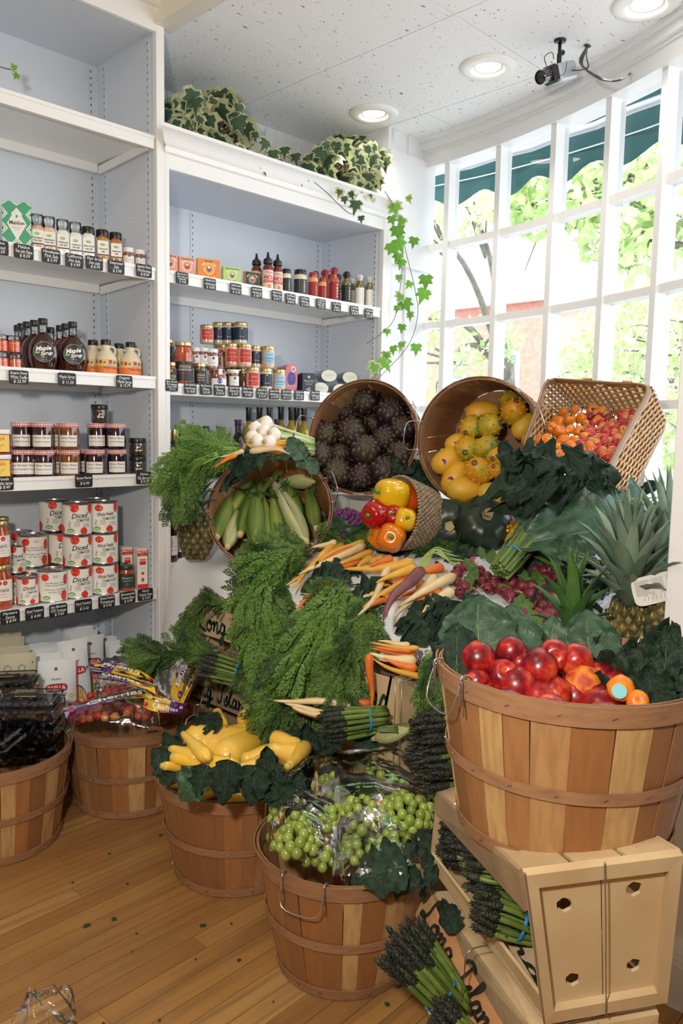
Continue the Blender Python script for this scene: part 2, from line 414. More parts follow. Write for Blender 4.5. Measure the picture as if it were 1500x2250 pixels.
obj('side_jamb', MB().add(arc_band(A0+4.2, 1.2, 3.22, 3.38, .8, ZC, 4)), white_paint, win, smooth=30)
for a in mul[1:]: obj('mullion', MB().add(arc_band(a+.27, a-.27, 3.25, 3.325, .83, 2.553, 1)), white_paint, win, smooth=False)
tz = (2.168, 1.785, 1.365, .985)
for k in range(len(mul)-1):
    for z in tz:
        if not (k > 5): obj('glazing_bar', MB().add(arc_band(mul[k]-(.27 if k else 0), mul[k+1]+.27, 3.262, 3.318, z-.016, z+.016, 2)), white_paint, win, smooth=False)
    zz = (.83,)+tuple(reversed(tz))+(2.553,)
    for q in range(5):
        obj('pane', MB().add(grid(lambda u, v: cyl(mul[k]-.2-(mul[k]-mul[k+1]-.4)*u, 3.30, zz[q]+.01+(zz[q+1]-zz[q]-.02)*v), 2, 1)), glassm, win)
# crown trim over the window, stepped
struct(obj('trim_2', MB().add(arc_band(A0, A1, 3.18, 3.24, ZC-.018, ZC, 24)).add(arc_band(A0, A1, 3.205, 3.24, ZC-.05, ZC-.018, 24)).add(arc_band(A0, A1, 3.225, 3.24, ZC-.062, ZC-.05, 24)), white_paint, smooth=30))
# wall strip between shelving and window, panelled
struct(obj('wall_bay', MB().add(box(1.262, .02, 0, 1.60, .46, ZC)).add(box(1.29, .008, .0, 1.30, .02, ZC)).add(box(1.40, .008, .0, 1.41, .02, ZC)).add(box(1.262, .0, 2.05, 1.60, .02, ZC-.1)), white_paint, smooth=False))
# recessed ceiling lights
lamp_e = mat('lamp_glow', (1, .98, .93), .5, emit=((1, .95, .86), 9))
trimm = mat('lamp_trim', (.88, .87, .85), .35)
baff = mat('lamp_baffle', (.85, .80, .74), .4)
LB = {'back of the bay nearest the ivy': (821, 249), 'middle of the bay beside the camera': (1072, 147), 'bay ceiling nearest the photographer': (1420, 8)}
for k, (x, y) in LB.items():
    p = onZ(x, y, ZC)
    t = thing('recessed_light', 'round white recessed ceiling light, '+k, 'ceiling light', p, 'recessed lights')
    obj('trim_ring', MB().add(lathe([(.066, -.010), (.070, -.014), (.105, -.009), (.112, -.003), (.112, .0), (.066, 0)], 40, caps=False)), trimm, t)
    obj('baffle', MB().add(lathe([(.067, -.011), (.062, -.004), (.058, -.002), (.060, .004), (.050, .006), (.050, -.001)], 32, caps=False)), baff, t)
    obj('lamp', MB().add(lathe([(.0001, -.0035), (.03, -.0035), (.05, -.001)], 24, caps=False)), lamp_e, t)
    light('lamp_light', 'SPOT', p+Vector((0, 0, -.03)), 9, (1, .90, .76), .05, (0, 0, 0), 120).parent = None

# ------------------------------------------------------------------ shelving units
slot_m = mat('slot_black', (.02, .02, .025), .6)
def crown_prof(y0):  # (y, z) stepped classical crown, y0 = wall plane of the header
    return [(y0, 0), (y0-.012, .004), (y0-.014, .022), (y0-.030, .036), (y0-.036, .052), (y0-.052, .066), (y0-.060, .070), (y0-.060, .082), (y0, .082)]
def crown(x0, x1, z, y0=0, ret=False):
    pr = crown_prof(y0); v = []; f = []
    for i, x in enumerate((x0, x1)):
        for (y, zz) in pr:
            ex = (y0-y) * (1 if i else -1)
            v.append((x+ex, y, z+zz))
    n = len(pr)
    for k in range(n-1): f.append((k, k+1, n+k+1, n+k))
    f.append(tuple(range(n))); f.append(tuple(range(n, 2*n))[::-1])
    return v, f
def standard(x, y, z0, z1, face):
    """slotted shelf standard on a panel; face 'x' = looks towards -X, 'y' = looks towards -Y"""
    mb = MB()
    if face == 'x': mb.add(box(x-.004, y-.009, z0, x, y+.009, z1))
    else: mb.add(box(x-.009, y-.004, z0, x+.009, y, z1))
    z = z0+.02
    while z < z1-.01:
        if face == 'x': mb.add(([(x-.0045, y-.002, z), (x-.0045, y+.002, z), (x-.0045, y+.002, z+.008), (x-.0045, y-.002, z+.008)], [(0, 1, 2, 3)]), 1)
        else: mb.add(([(x-.002, y-.0045, z), (x+.002, y-.0045, z), (x+.002, y-.0045, z+.008), (x-.002, y-.0045, z+.008)], [(0, 1, 2, 3)]), 1)
        z += .025
    return mb
def unit(name, label, x0, x1, zs, ztop, zsof, postL, postR, m_in):
    t = thing(name, label, 'shelving')
    def p(n, mb, m=m_in, sm=False): return obj(n, mb, m, t, smooth=sm)
    D = .40
    p('back_panel', MB().add(box(x0, D, .0, x1, D+.02, ztop)))
    p('side_panel', MB().add(box(x1-.001, .0, 0, x1+.018, D+.02, ztop)))
    p('side_panel', MB().add(box(x0-.02, .0, 0, x0+.001, D+.02, ztop)))
    p('top_panel', MB().add(box(x0, .0, zsof, x1, D, zsof+.02)))
    p('header', MB().add(box(x0-.02, -.018, zsof, x1+postR, .001, ztop-.06)), shelf_cream)
    p('post', MB().add(cbox(x1, -.020, 0, x1+postR, .0015, ztop-.05, .002)), shelf_cream)
    if postL: p('post', MB().add(cbox(x0-postL, -.020, 0, x0, .0015, ztop-.05, .002)), shelf_cream)
    p('crown_moulding', MB().add(crown(x0-postL+.008 if postL < .05 else x0-.3, x1+postR-.004, ztop-.075, -.018)), shelf_cream, 30)
    for (a, b) in ((x1-.001, .03), (x1-.001, D-.06)): p('shelf_standard', standard(a, b, .12, zsof-.01, 'x'), [m_in, slot_m])
    p('shelf_standard', standard(x1-.03, D, .12, zsof-.01, 'y'), [m_in, slot_m])
    p('shelf_standard', standard((x0+x1)/2-.2, D, .12, zsof-.01, 'y'), [m_in, slot_m])
    p('toe_kick', MB().add(box(x0, .035, 0, x1, .05, .13)), shelf_cream)
    for z in zs:
        # sheet-metal shelf with a rolled front lip
        m = MB().add(box(x0+.003, .0, z-.012, x1-.006, D-.012, z)).add(box(x0+.003, -.012, z-.036, x1-.006, .002, z+.004)).add(box(x0+.003, -.016, z-.004, x1-.006, -.006, z+.008))
        m.add(box(x0+.003, D-.03, z-.045, x1-.02, D-.012, z-.01))
        m.add(board((x1-.018, .02, z-.036), (x1-.018, D-.03, z-.05), (0, 0, .03), (.010, 0, 0)))
        p('shelf', m, shelf_cream)
    return t
ZS = dict(s0=2.282, salt=1.820, map=1.428, jam=1.070, can=.633, deck=.150)
ZU = dict(top=1.822, mid=1.408, low=.722, bot=.43, deck=.15)
unit('shelving_unit', 'tall white shelving unit on the left holding cans, jam and salt', -1.30, -.032, ZS.values(), 2.80, 2.645, 0, .034, shelf_white)
unit('shelving_unit', 'lower white shelving unit by the window with ivy on its top', .0215, 1.20, ZU.values(), 2.315, 2.19, .019, .060, shelf_white)

# ------------------------------------------------------------------ goods on the shelves
def place(o, x, y, z, turn=-.35):
    """put a thing on a shelf: pixel of the middle of its front foot, shelf height"""
    p = onZ(x, y, z); p.z += .0015
    o.matrix_basis = T(p) @ RZ(turn); return p
def M_at(x, y, z, back=0.0, turn=-.35):
    p = onY(x, y, .037+back); p.z = z+.0005
    return T(p) @ RZ(turn)
gold = mat('gold_lid', (.62, .50, .24), .3, metal=.9); lidw = mat('lid_white', (.82, .82, .80), .4); lidk = mat('lid_black', (.014, .014, .015), .3)
labw = mat('label_white', (.80, .78, .73), .5); labk = mat('label_black', (.016, .017, .02), .45); labr = mat('label_red', (.55, .02, .03), .45)
clearm = film_mat('clear_plastic', (.93, .94, .93), .06, .05)
glassc = film_mat('clear_glass', (.90, .92, .90), .05, .02)
tinm = mat('can_metal', (.45, .45, .44), .3, metal=1)
green = mat('print_green', (.10, .40, .06), .5); redp = mat('print_red', (.62, .02, .02), .5); orangep = mat('print_orange', (.80, .20, .04), .5); goldp = mat('print_gold', (.70, .52, .18), .5)
bluep = mat('print_blue', (.03, .08, .35), .5); teal = mat('print_teal', (.02, .30, .22), .5); greyp = mat('print_grey', (.35, .35, .34), .5)
def content(name, c, c2=None, r=.12, scale=60): return mat(name, c, r, c2, scale, coat=1, ramp=(.42, .62))
def jar(name, label, cat, r, h, body, lid, lidh=.014, lidr=None, neck=.86, lab=None, lines=(), group=None, sq=None, shoulder=.82, labz=(.15, .62), labw_=1.15, body2=None, M=None, fillto=1.0, n=20):
    """lines = [(text, size, z fraction, material, shear)]"""
    t = thing(name, label, cat, M, group)
    lr = lidr or r*neck
    b0 = h-lidh
    pr = [(r*.86, 0), (r*.97, .004), (r, .010), (r, b0*shoulder), (r*.97, b0*(shoulder+.06)), (r*neck*.96, b0*.96), (r*neck*.93, b0)]
    lob = None
    if sq: lob = lambda a, t_: (abs(math.cos(a))**sq+abs(math.sin(a))**sq)**(-1/sq)*.9
    obj('body', MB().add(lathe(pr, n if not sq else 28, lobes=lob)), body, t)
    obj('lid', MB().add(lathe([(lr*.98, b0-.002), (lr, b0), (lr, h-.002), (lr*.95, h), (.0001, h+.0003)], n, caps=False)), lid, t, smooth=40)
    if lab is not None:
        rl = r if not sq else None
        hw = labw_*r
        if sq: lo = obj('label', MB().add(wrapped(-r*.85, r*.85, h*labz[0], h*labz[1], None, r*.92)), lab, t)
        else: lo = obj('label', MB().add(wrapped(-hw, hw, h*labz[0], h*labz[1], r)), lab, t)
        mats = []; mb = MB()
        for (s, size, zf, mm, sh) in lines:
            if mm not in mats: mats.append(mm)
            mb.add(text_vf(s, size, 0, h*zf, r if not sq else None, r*.92+.0006 if sq else .0009, shear=sh, fit=r*1.5), mats.index(mm))
        if mb.v: obj('lettering', mb, mats, lo, smooth=False)
    return t
def carton(name, label, cat, w, d, h, m, prints=(), group=None, M=None, bm=None):
    """cardboard box with its front at local -Y; prints = [(mesh data, material)] given in front-plane coordinates"""
    t = thing(name, label, cat, M, group)
    obj('box', MB().add(cbox(-w/2, 0, 0, w/2, d, h, .0012)), m, t, smooth=False)
    mats = []; mb = MB()
    for vf, mm in prints:
        if mm not in mats: mats.append(mm)
        mb.add(vf, mats.index(mm))
    if mb.v: obj('print', mb, mats, t, smooth=False)
    return t
def poly(pts, lift=.0004): return [(x, -lift, z) for x, z in pts], [tuple(range(len(pts)))]
def rectp(x0, z0, x1, z1, lift=.0004): return poly([(x0, z0), (x1, z0), (x1, z1), (x0, z1)], lift)
def diam(cx, cz, a, b, lift): return poly([(cx-a, cz), (cx, cz-b), (cx+a, cz), (cx, cz+b)], lift)

# --- salt shelf
gcart = mat('carton_green', (.05, .33, .20), .5); cream = mat('carton_cream', (.80, .82, .66), .5); navy = mat('carton_navy', (.02, .03, .06), .5)
def salt_box():
    w, h = .088, .150; P = []
    import itertools
    for i in range(3):
        for j in range(4):
            cx, cz = -w/2+w*i/2, .018+h*.31*j
            for s, m_, l in ((1, cream, .0004), (.72, gcart, .0005), (.58, cream, .0006), (.30, navy, .0007)):
                a, b_ = .0175*s, .020*s
                pts = [(min(max(cx+a*math.cos(q), -w/2+.0005), w/2-.0005), min(max(cz+b_*math.sin(q), .0165), h-.001)) for q in (0, math.pi/2, math.pi, 3*math.pi/2)]
                P.append((poly(pts[::-1], l), m_))
    P += [(diam(0, h*.53, .030, .052, .0009), labw), (text_vf('Maldon', .0165, 0, h*.55, lift=.0013, bold=.02, fit=.046), print_black), (text_vf('SEA SALT', .0068, 0, h*.455, lift=.0013, fit=.03), greyp),
          (text_vf('FLAKES', .0056, 0, h*.41, lift=.0013), greyp), (text_vf('Net Wt. 8.5oz (240g)', .0045, 0, .008, lift=.0013), labw), (diam(0, h*.69, .004, .006, .0013), teal)]
    return P
sb = carton('salt_box', 'green and cream diamond-patterned salt flake box', 'box', .088, .05, .150, gcart, salt_box(), M=M_at(38, 535, ZS['salt'], 0, -.45))
copy_tree(sb, M_at(-34, 520, ZS['salt'], 0, -.45), label='second diamond-patterned salt box, cut off by the left edge of the photo')
def shaker(label, x, y, salt, lidm, txt, grinder, back=.02):
    t = thing('salt_shaker', label, 'shaker', M_at(x, y, ZS['salt'], back), 'salts and seasonings')
    r, h = .0215, .112 if not grinder else .104
    obj('glass_body', MB().add(lathe([(r*.9, 0), (r, .004), (r, h*.78), (r*.75, h*.86), (r*.75, h*.9)], 18, lobes=lambda a, q: (abs(math.cos(a))**5+abs(math.sin(a))**5)**-.2*.93)), salt, t)
    if grinder: obj('grinder_cap', MB().add(lathe([(r*.82, h*.88), (r*.92, h*.9), (r*.92, h*1.0), (r*.96, h*1.02), (r*.96, h*1.2), (r*.9, h*1.22), (.0001, h*1.22)], 20, caps=False)), lidm, t, smooth=50)
    else: obj('cap', MB().add(lathe([(r*1.02, h*.87), (r*1.04, h*.88), (r*1.04, h*1.04), (r*.98, h*1.07), (.0001, h*1.07)], 20, caps=False)), lidm, t, smooth=50)
    lo = obj('label', MB().add(wrapped(-.019, .019, h*.26, h*.72, None, r*.94)), labw, t)
    mb = MB().add(disc_print(-.002, h*.60, .009, None, r*.94+.0004, 8, .5), 1).add(text_vf('JUST', .006, -.002, h*.60, lift=r*.94+.0008, bold=.02), 2)
    for k, s in enumerate(txt): mb.add(text_vf(s, .0078, 0, h*(.47-.085*k), lift=r*.94+.0008, bold=.02, fit=.034), 0)
    mb.add(wrapped(-.019, .019, h*.27, h*.305, None, r*.94+.0004), 0)
    obj('lettering', mb, [print_black, green, labw], lo, smooth=False)
    return t
pinks = content('pink_salt', (.62, .34, .24), (.80, .58, .48)); wsalt = content('white_salt', (.80, .79, .74)); seas = content('seasoned_salt', (.42, .14, .03), (.62, .30, .08), scale=90)
shaker('pink salt grinder with clear cap beside the diamond-patterned box', 82, 545, pinks, clearm, ('Himalayan', 'Pink Salt'), True)
shaker('pink salt grinder with clear cap, right one of the two pink', 108, 549, pinks, clearm, ('Himalayan', 'Pink Salt'), True)
shaker('white sea salt grinder with clear cap next to the pink salt', 138, 556, wsalt, clearm, ('California', 'Sea Salt'), True)
shaker('white sea salt grinder with clear cap beside the black-lidded white shaker', 166, 562, wsalt, clearm, ('California', 'Sea Salt'), True)
shaker('white salt shaker with black lid', 194, 566, wsalt, lidk, ('Fleur de Sel', 'Sea Salt'), False)
shaker('orange seasoned salt shaker with black lid, left one of two', 225, 571, seas, lidk, ('Seasoned', 'Salt'), False)
shaker('orange seasoned salt shaker with black lid, right one of two', 254, 576, seas, lidk, ('Seasoned', 'Salt'), False)
anch = content('anchovy', (.16, .05, .025), (.40, .20, .12), scale=70)
for x, y, l in ((282, 579, 'small white-lidded anchovy jar beside the orange shaker'), (308, 584, 'small white-lidded anchovy jar at the shelf end by the post')):
    jar('anchovy_jar', l, 'jar', .021, .076, anch, lidw, .014, None, .95, labw, [('anchovies', .006, .42, greyp, .2), ('●', .011, .6, bluep, 0)], 'small anchovy jars', M=M_at(x, y, ZS['salt'], .02))

# --- syrup shelf
syr = mat('dark_syrup', (.035, .008, .004), .05, coat=1); syr2 = mat('amber_syrup', (.09, .012, .004), .05, coat=1)
def flask(label, x, y, back=.02, front=True, glass=syr, group='dark maple syrup bottles'):
    t = thing('syrup_bottle', label, 'bottle', M_at(x, y, ZS['map'], back), group)
    pr = [(.030, 0), (.036, .006), (.039, .02), (.045, .040), (.0475, .062), (.045, .088), (.036, .108), (.022, .124), (.0145, .134)]
    obj('body', MB().add(lathe(pr, 28), M=SCL(1, .62, 1)), glass, t)
    obj('neck', MB().add(lathe([(.0150, .133), (.0135, .140), (.0125, .152), (.0145, .158), (.0145, .162)], 18)), glassc, t)
    obj('cap', MB().add(lathe([(.0148, .160), (.0155, .161), (.0155, .179), (.0145, .181), (.0001, .181)], 20, caps=False)), lidk, t, smooth=50)
    obj('ear_handle', MB().add(tube([(.0125+.015*math.sin(a)*1.0, 0, .140+.013*math.cos(a)) for a in np.linspace(.1, 3.0, 9)], .0028, 8)), glassc, t)
    if front:
        f = lambda X, Z: -.62*math.sqrt(max(.0475**2-X*X-(1.05*(Z-.062))**2*.35, 1e-6))
        def wrap(vf, l): return [(X, f(X, Z)-l, Z) for X, _, Z in vf[0]], vf[1]
        lo = obj('label', MB().add(wrap(disc_print(0, .068, .0345, None, 0, 28), .0015), 1).add(wrap(disc_print(0, .068, .033, None, 0, 28), .0020), 0), [labk, greyp], t, smooth=False)
        mb = MB().add(wrap(text_vf('Maple', .021, -.003, .079, shear=.3, bold=.03, rot=.14), .0028), 0).add(wrap(text_vf('Syrup', .017, .007, .063, shear=.3, bold=.03, rot=.14), .0028), 0)
        mb.add(wrap(rectp(-.029, .061, -.014, .068), .0026), 1).add(wrap(text_vf('JUST', .006, -.021, .0645, bold=.02), .0032), 0)
        mb.add(wrap(text_vf('100% PURE', .004, 0, .049), .0028), 0).add(wrap(text_vf('12.5 FL OZ', .004, 0, .041), .0028), 0)
        obj('lettering', mb, [print_white, green], lo, smooth=False)
    return t
flask('dark maple syrup bottle with round black label beside the red honey jars', 96, 812)
flask('dark maple syrup bottle with round black label beside the cream jugs', 161, 818)
for x, y, bk, l in ((78, 812, .09, 'dark syrup bottle directly behind the left labelled one'), (62, 811, .155, 'dark syrup bottle, second behind the left labelled one'), (50, 811, .22, 'dark syrup bottle, third behind the left labelled one'), (42, 811, .28, 'hindmost dark syrup bottle behind the honey jars'),
                 (146, 817, .09, 'amber syrup bottle behind the right labelled one'), (134, 816, .155, 'amber syrup bottle, second behind the right labelled one'), (112, 813, .24, 'dark syrup bottle standing between the two labelled ones')):
    flask(l, x, y, bk, False, syr if x < 120 else syr2)
jugm = mat('jug_cream', (.72, .63, .46), .4, sss=.1)
def jug(label, x, y, back=.02, full=True):
    t = thing('syrup_jug', label, 'jug', M_at(x, y, ZS['map'], back), 'cream plastic maple syrup jugs')
    obj('body', MB().add(lathe([(.034, 0), (.038, .004), (.039, .010), (.039, .060), (.036, .070), (.028, .083), (.018, .094), (.0145, .100), (.0165, .108), (.0165, .114)], 24)), jugm, t)
    obj('cap', MB().add(lathe([(.0175, .112), (.0180, .114), (.0180, .128), (.0165, .131), (.0001, .131)], 20, caps=False)), lidk, t, smooth=50)
    obj('handle', MB().add(tube(spline([(.014, 0, .106), (.028, 0, .106), (.033, 0, .094), (.030, 0, .080)], 8), .004, 8)), jugm, t)
    lo = obj('label', MB().add(wrapped(-.052, .052, .008, .036, .039), 0).add(wrapped(-.052, .052, .036, .060, .039), 1), [orangep, goldp], t)
    mb = MB().add(text_vf('Maple Syrup', .0105, .012, .030, .039, .0008), 0).add(text_vf('ORGANIC', .006, .012, .040, .039, .0010, bold=.02), 2).add(wrapped(-.002, .026, .037, .043, .039, .0006), 3)
    for k, (a, b_, c) in enumerate(((-.045, .006, 4), (-.030, .010, 5), (-.014, .007, 4), (.004, .012, 5), (.022, .008, 4), (.036, .010, 5))): mb.add(wrapped(a, a+b_, .045, .058-(k % 3)*.003, .039, .0005, 2), c)
    obj('lettering', mb, [print_black, greyp, labw, teal, bluep, redp], lo, smooth=False)
    return t
jug('cream syrup jug with orange label, front left of the four', 233, 824)
jug('cream syrup jug with orange label at the shelf end by the post', 287, 829)
jug('cream syrup jug half hidden behind the dark round-labelled bottle', 205, 822, .07); jug('cream syrup jug standing behind between the two front jugs', 262, 826, .10)
hon = content('honey_orange', (.55, .07, .03))
def honey(label, x, y, z, back=.02):
    return jar('honey_jar', label, 'jar', .0215, .056, content('honey_body', (.28, .06, .04)), clearm, .014, .0215, .97, hon, [('Really Raw', .0065, .52, labw, .1), ('white truffle', .006, .38, goldp, .1), ('honey', .007, .24, goldp, 0)], 'small red honey jars', labz=(.06, .66), labw_=1.5, M=M_at(x, y, z, back), n=18)
z = ZS['map']
honey('red-labelled honey jar, lower of the front right stack', 33, 808, z); honey('red-labelled honey jar, topmost beside the syrup bottle', 31, 808-(0), z).location.z += .0575
honey('red-labelled honey jar, lower of the stack at the left edge', 3, 806, z); honey('red-labelled honey jar, upper of the stack at the left edge', 3, 806, z).location.z += .0575

# --- jam shelf
def gingham():
    m = mat('gingham_lid', (.8, .8, .8), .4); N = m.node_tree.nodes; L = m.node_tree.links; b = N['Principled BSDF']
    t = N.new('ShaderNodeTexCoord'); s = N.new('ShaderNodeSeparateXYZ'); L.new(t.outputs['Object'], s.inputs[0])
    a = N.new('ShaderNodeMath'); a.operation = 'ARCTAN2'; L.new(s.outputs['X'], a.inputs[0]); L.new(s.outputs['Y'], a.inputs[1])
    vs = []
    for src, k in ((a.outputs[0], 5.0), (s.outputs['Z'], 130.0)):
        x = N.new('ShaderNodeMath'); x.operation = 'MULTIPLY'; x.inputs[1].default_value = k; L.new(src, x.inputs[0])
        y = N.new('ShaderNodeMath'); y.operation = 'FRACT'; L.new(x.outputs[0], y.inputs[0])
        g = N.new('ShaderNodeMath'); g.operation = 'GREATER_THAN'; g.inputs[1].default_value = .5; L.new(y.outputs[0], g.inputs[0]); vs.append(g.outputs[0])
    ad = N.new('ShaderNodeMath'); ad.operation = 'ADD'; L.new(vs[0], ad.inputs[0]); L.new(vs[1], ad.inputs[1])
    dv = N.new('ShaderNodeMath'); dv.operation = 'MULTIPLY'; dv.inputs[1].default_value = .5; L.new(ad.outputs[0], dv.inputs[0])
    r = N.new('ShaderNodeMix'); r.data_type = 'RGBA'; L.new(dv.outputs[0], r.inputs[0]); r.inputs[6].default_value = (.82, .80, .78, 1); r.inputs[7].default_value = (.58, .015, .03, 1)
    L.new(r.outputs[2], b.inputs['Base Color']); return m
ging = gingham()
jams = {'strawberry': content('jam_dark', (.035, .006, .010)), 'apricot': content('jam_apricot', (.17, .05, .012), (.26, .09, .02)), 'raspberry': content('jam_rasp', (.028, .004, .012)), 'four fruits': content('jam_four', (.022, .004, .008))}
def jam(kind, label, x, y, lvl=0, back=.02):
    c = {'strawberry': 'Strawberry Preserves', 'apricot': 'Apricot Preserves', 'raspberry': 'Raspberry Preserves', 'four fruits': 'Four Fruits Preserves'}[kind]
    t = jar('jam_jar', label, 'jar', .0355, .094, jams[kind], ging, .013, .0365, 1.0, labw, [('Bonne Maman', .0105, .45, print_black, .35), (c, .0085, .31, print_black, .35), ('Product of France   Net Wt. 13 oz', .0036, .19, greyp, 0)], 'jam jars with gingham lids', shoulder=.86, labz=(.13, .55), labw_=.9, M=M_at(x, y, ZS['jam'], back, -.5))
    t.location.z += .0945*lvl; return t
jam('strawberry', 'dark strawberry jam jar with gingham lid, bottom row left of the apricot', 97, 1043); jam('apricot', 'amber apricot jam jar, bottom row', 153, 1042)
jam('raspberry', 'raspberry jam jar, bottom row between the apricot and the rightmost jam', 208, 1039); jam('four fruits', 'dark four-fruit jam jar, bottom row beside the fig spread', 257, 1037)
jam('strawberry', 'dark jam jar stacked on the front strawberry jar', 95, 1043, 1); jam('apricot', 'amber apricot jam jar, upper of its stack', 152, 1042, 1); jam('four fruits', 'dark four-fruit jam jar stacked above the rightmost bottom one', 256, 1037, 1)
jam('strawberry', 'strawberry jam jar behind the bottom row, left of the front one', 64, 1040, 0, .06); jam('strawberry', 'strawberry jam jar hindmost at the left of the bottom row', 40, 1033, 0, .07); jam('strawberry', 'dark jam jar on the hindmost left one, top row', 50, 1036, 1, .07)
jam('apricot', 'apricot jam jar behind the amber top one', 122, 1042, 1, .09); jam('apricot', 'apricot jam jar behind the bottom row beside the amber one', 122, 1042, 0, .09)
jam('raspberry', 'raspberry jam jar behind the raspberry front one', 190, 1037, 0, .09); jam('four fruits', 'dark jam jar in the top row carrying the black fig jar', 214, 1035, 1, .07)
figm = content('fig_spread', (.02, .012, .008), (.07, .04, .02), scale=200)
def fig(label, x, y, zz, back=.02):
    return jar('fig_spread_jar', label, 'jar', .030, .068, figm, lidk, .016, .0305, 1.0, None, (), 'black-lidded fig spread jars', M=M_at(x, y, ZS['jam']+zz, back, -.5)), 
for l, x, y, zz, bk in (('fig spread jar with black lid, lower one by the post', 302, 1034, 0, .02), ('fig spread jar with black lid, upper one by the post', 302, 1034, .069, .02), ('black-lidded jar alone on top of the back jam jar', 220, 1036, .19, .08)):
    t = fig(l, x, y, zz, bk)[0]
    obj('lettering', MB().add(text_vf('DIVINA', .007, .004, .044, .0305, .0008)).add(text_vf('Fig', .009, .004, .033, .0305, .0008, bold=.03)).add(text_vf('Spread', .009, .004, .023, .0305, .0008, bold=.03)), print_white, t, smooth=False)
yel = mat('label_yellow', (.85, .62, .12), .5)
for l, lv in (('red jelly jar with yellow label, lower one at the left edge', 0), ('red jelly jar with yellow label, upper one at the left edge', 1)):
    t = jar('jelly_jar', l, 'jar', .033, .081, content('red_jelly', (.30, .02, .02)), lidw, .013, .0315, .95, yel, [('SMASH', .019, .62, redp, 0), ('SUPERFRUIT', .0085, .36, redp, 0), ('SPREAD', .008, .25, redp, 0)], 'red jelly jars', labz=(.10, .78), labw_=1.3, M=M_at(4, 1052, ZS['jam'], .02, -.8)); t.location.z += .0825*lv

# --- can shelf
tomr = mat('tomato_red', (.60, .025, .015), .3, (.75, .06, .03), 30); tomg = mat('tomato_stalk', (.05, .20, .03), .5)
def can(label, x, y, kind='Diced', lvl=0, back=.03, small=False, turn=-.35, text=True):
    r, h = (.051, .1135) if not small else (.0365, .098)
    t = thing('tomato_can', label, 'can', M_at(x, y, ZS['can'], back, turn), 'tomato cans'); t.location.z += (h+.001)*lvl
    obj('can_body', MB().add(lathe([(r, 0), (r*1.012, .0015), (r*1.012, .004), (r, .005), (r, h-.005), (r*1.012, h-.004), (r*1.012, h-.001), (r*.97, h), (r*.96, h-.004), (r*.8, h-.0045), (r*.78, h-.0035), (.0001, h-.0035)], 28, caps=False)), tinm, t, smooth=35)
    obj('pull_ring', MB().add(lathe([(.006, h-.003), (.009, h-.0015), (.011, h-.003)], 10, caps=False), M=T(0, -.02, 0)), tinm, t)
    lo = obj('label', MB().add(lathe([(r+.0004, .006), (r+.0004, h-.006)], 28, caps=False)), labw, t)
    mb = MB()
    def D(cx, cz, rad, mi, sq=1, l=.0008): mb.add(disc_print(cx, cz, rad, r, l, 18, sq), mi)
    k = r/.051; kh = h/.1135
    if kind == 'San Marzano':
        D(-.030*k, .090*kh, .014*k, 1, .9); D(.046*k, .080*kh, .012*k, 1, 1.5); D(-.062*k, .02, .013*k, 1, 1.6); D(.038*k, .024*kh, .0135*k, 1, 1.35)
        for s, zz, sz in (('San Marzano Tomato', .070, .0085), ('of Agro Sarnese-Nocerino', .062, .0075), ('Pomodoro San Marzano', .047, .008), ('dell’ Agro Sarnese', .038, .0075)): mb.add(text_vf(s, sz*k, .008*k, zz*kh, r, .001, shear=.4), 0)
        mb.add(text_vf('WHOLE\nPEELED', .005*k, .006, .092*kh, r, .001), 0)
    else:
        D((-.012 if kind == 'Diced' else -.018)*k, (.098 if kind == 'Diced' else .092)*kh, .0155*k, 1, 1.0 if kind == 'Diced' else .75)
        D(.048*k, .095*kh, .012*k, 1, 1.6); D(.020*k, .016*kh, .013*k, 1, .95); D(-.066*k, .02*kh, .014*k, 1, 1.3)
        mb.add(text_vf(kind, (.025 if kind == 'Diced' else .0185)*k, .004*k, .070*kh, r, .001, shear=.35, bold=.015, rot=.08, fit=.060*k), 0)
        mb.add(text_vf('TOMATOES', .0145*k, .018*k, .054*kh, r, .001, rot=.06, bold=.012, fit=.050*k), 0)
        mb.add(text_vf('from the\nCAMPANIA\nREGION\nOF ITALY', .0048*k, -.004*k, .040*kh, r, .001), 0)
        mb.add(text_vf('SELECTED &\nCANNED\nin Tomato Juice', .0048*k, .030*k, .036*kh, r, .001), 0)
        mb.add(poly([(0, 0), (1, 0)]) if 0 else ([], []), 0)
        st = [((-.030+.002*math.sin(i*1.3))*k, (.050-.0035*i)*kh) for i in range(6)]
        for i, (a, b_) in enumerate(st): mb.add(wrapped(a-.002*k, a+.0035*k, b_-.003*kh, b_, r, .0008, 1), 3)
    # leaf shaped green mark, stalks on the tomatoes
    cx, cz = -.026*k, .018*kh
    mb.add(disc_print(cx, cz, .0135*k, r, .0008, 16, .55, .2), 2); mb.add(text_vf('Just', .0115*k, cx, cz, r, .0012, bold=.03), 4)
    for (a, b_) in ((.020*k, .028*kh),) + (((-.020*k, .103*kh),) if kind != 'Diced' else ((-.03*k, .104*kh),)):
        for q in range(5):
            an = .3+q*.62; c_, s_ = math.cos(an)*.009*k, math.sin(an)*.006*k
            vv = [(a-.001, b_), (a+.001, b_), (a+c_, b_+s_)]
            mb.add(([((r+.0013)*math.sin(X/r), -(r+.0013)*math.cos(X/r), Z) for X, Z in vv], [(0, 1, 2)]), 5)
    obj('lettering', mb, [print_black, tomr, green, greyp, labw, tomg], lo, smooth=False)
    return t
for lv, nm in ((0, 'lowest'), (1, 'middle'), (2, 'top')):
    can(f'diced tomato can, {nm} of the tall stack beside the whole peeled stack', 172, 1312-0, 'Diced', lv, .03, turn=-.40)
    can(f'whole peeled tomato can, {nm} of the stack beside the tomato paste', 229, 1302, 'Whole Peeled', lv, .03, turn=-.45)
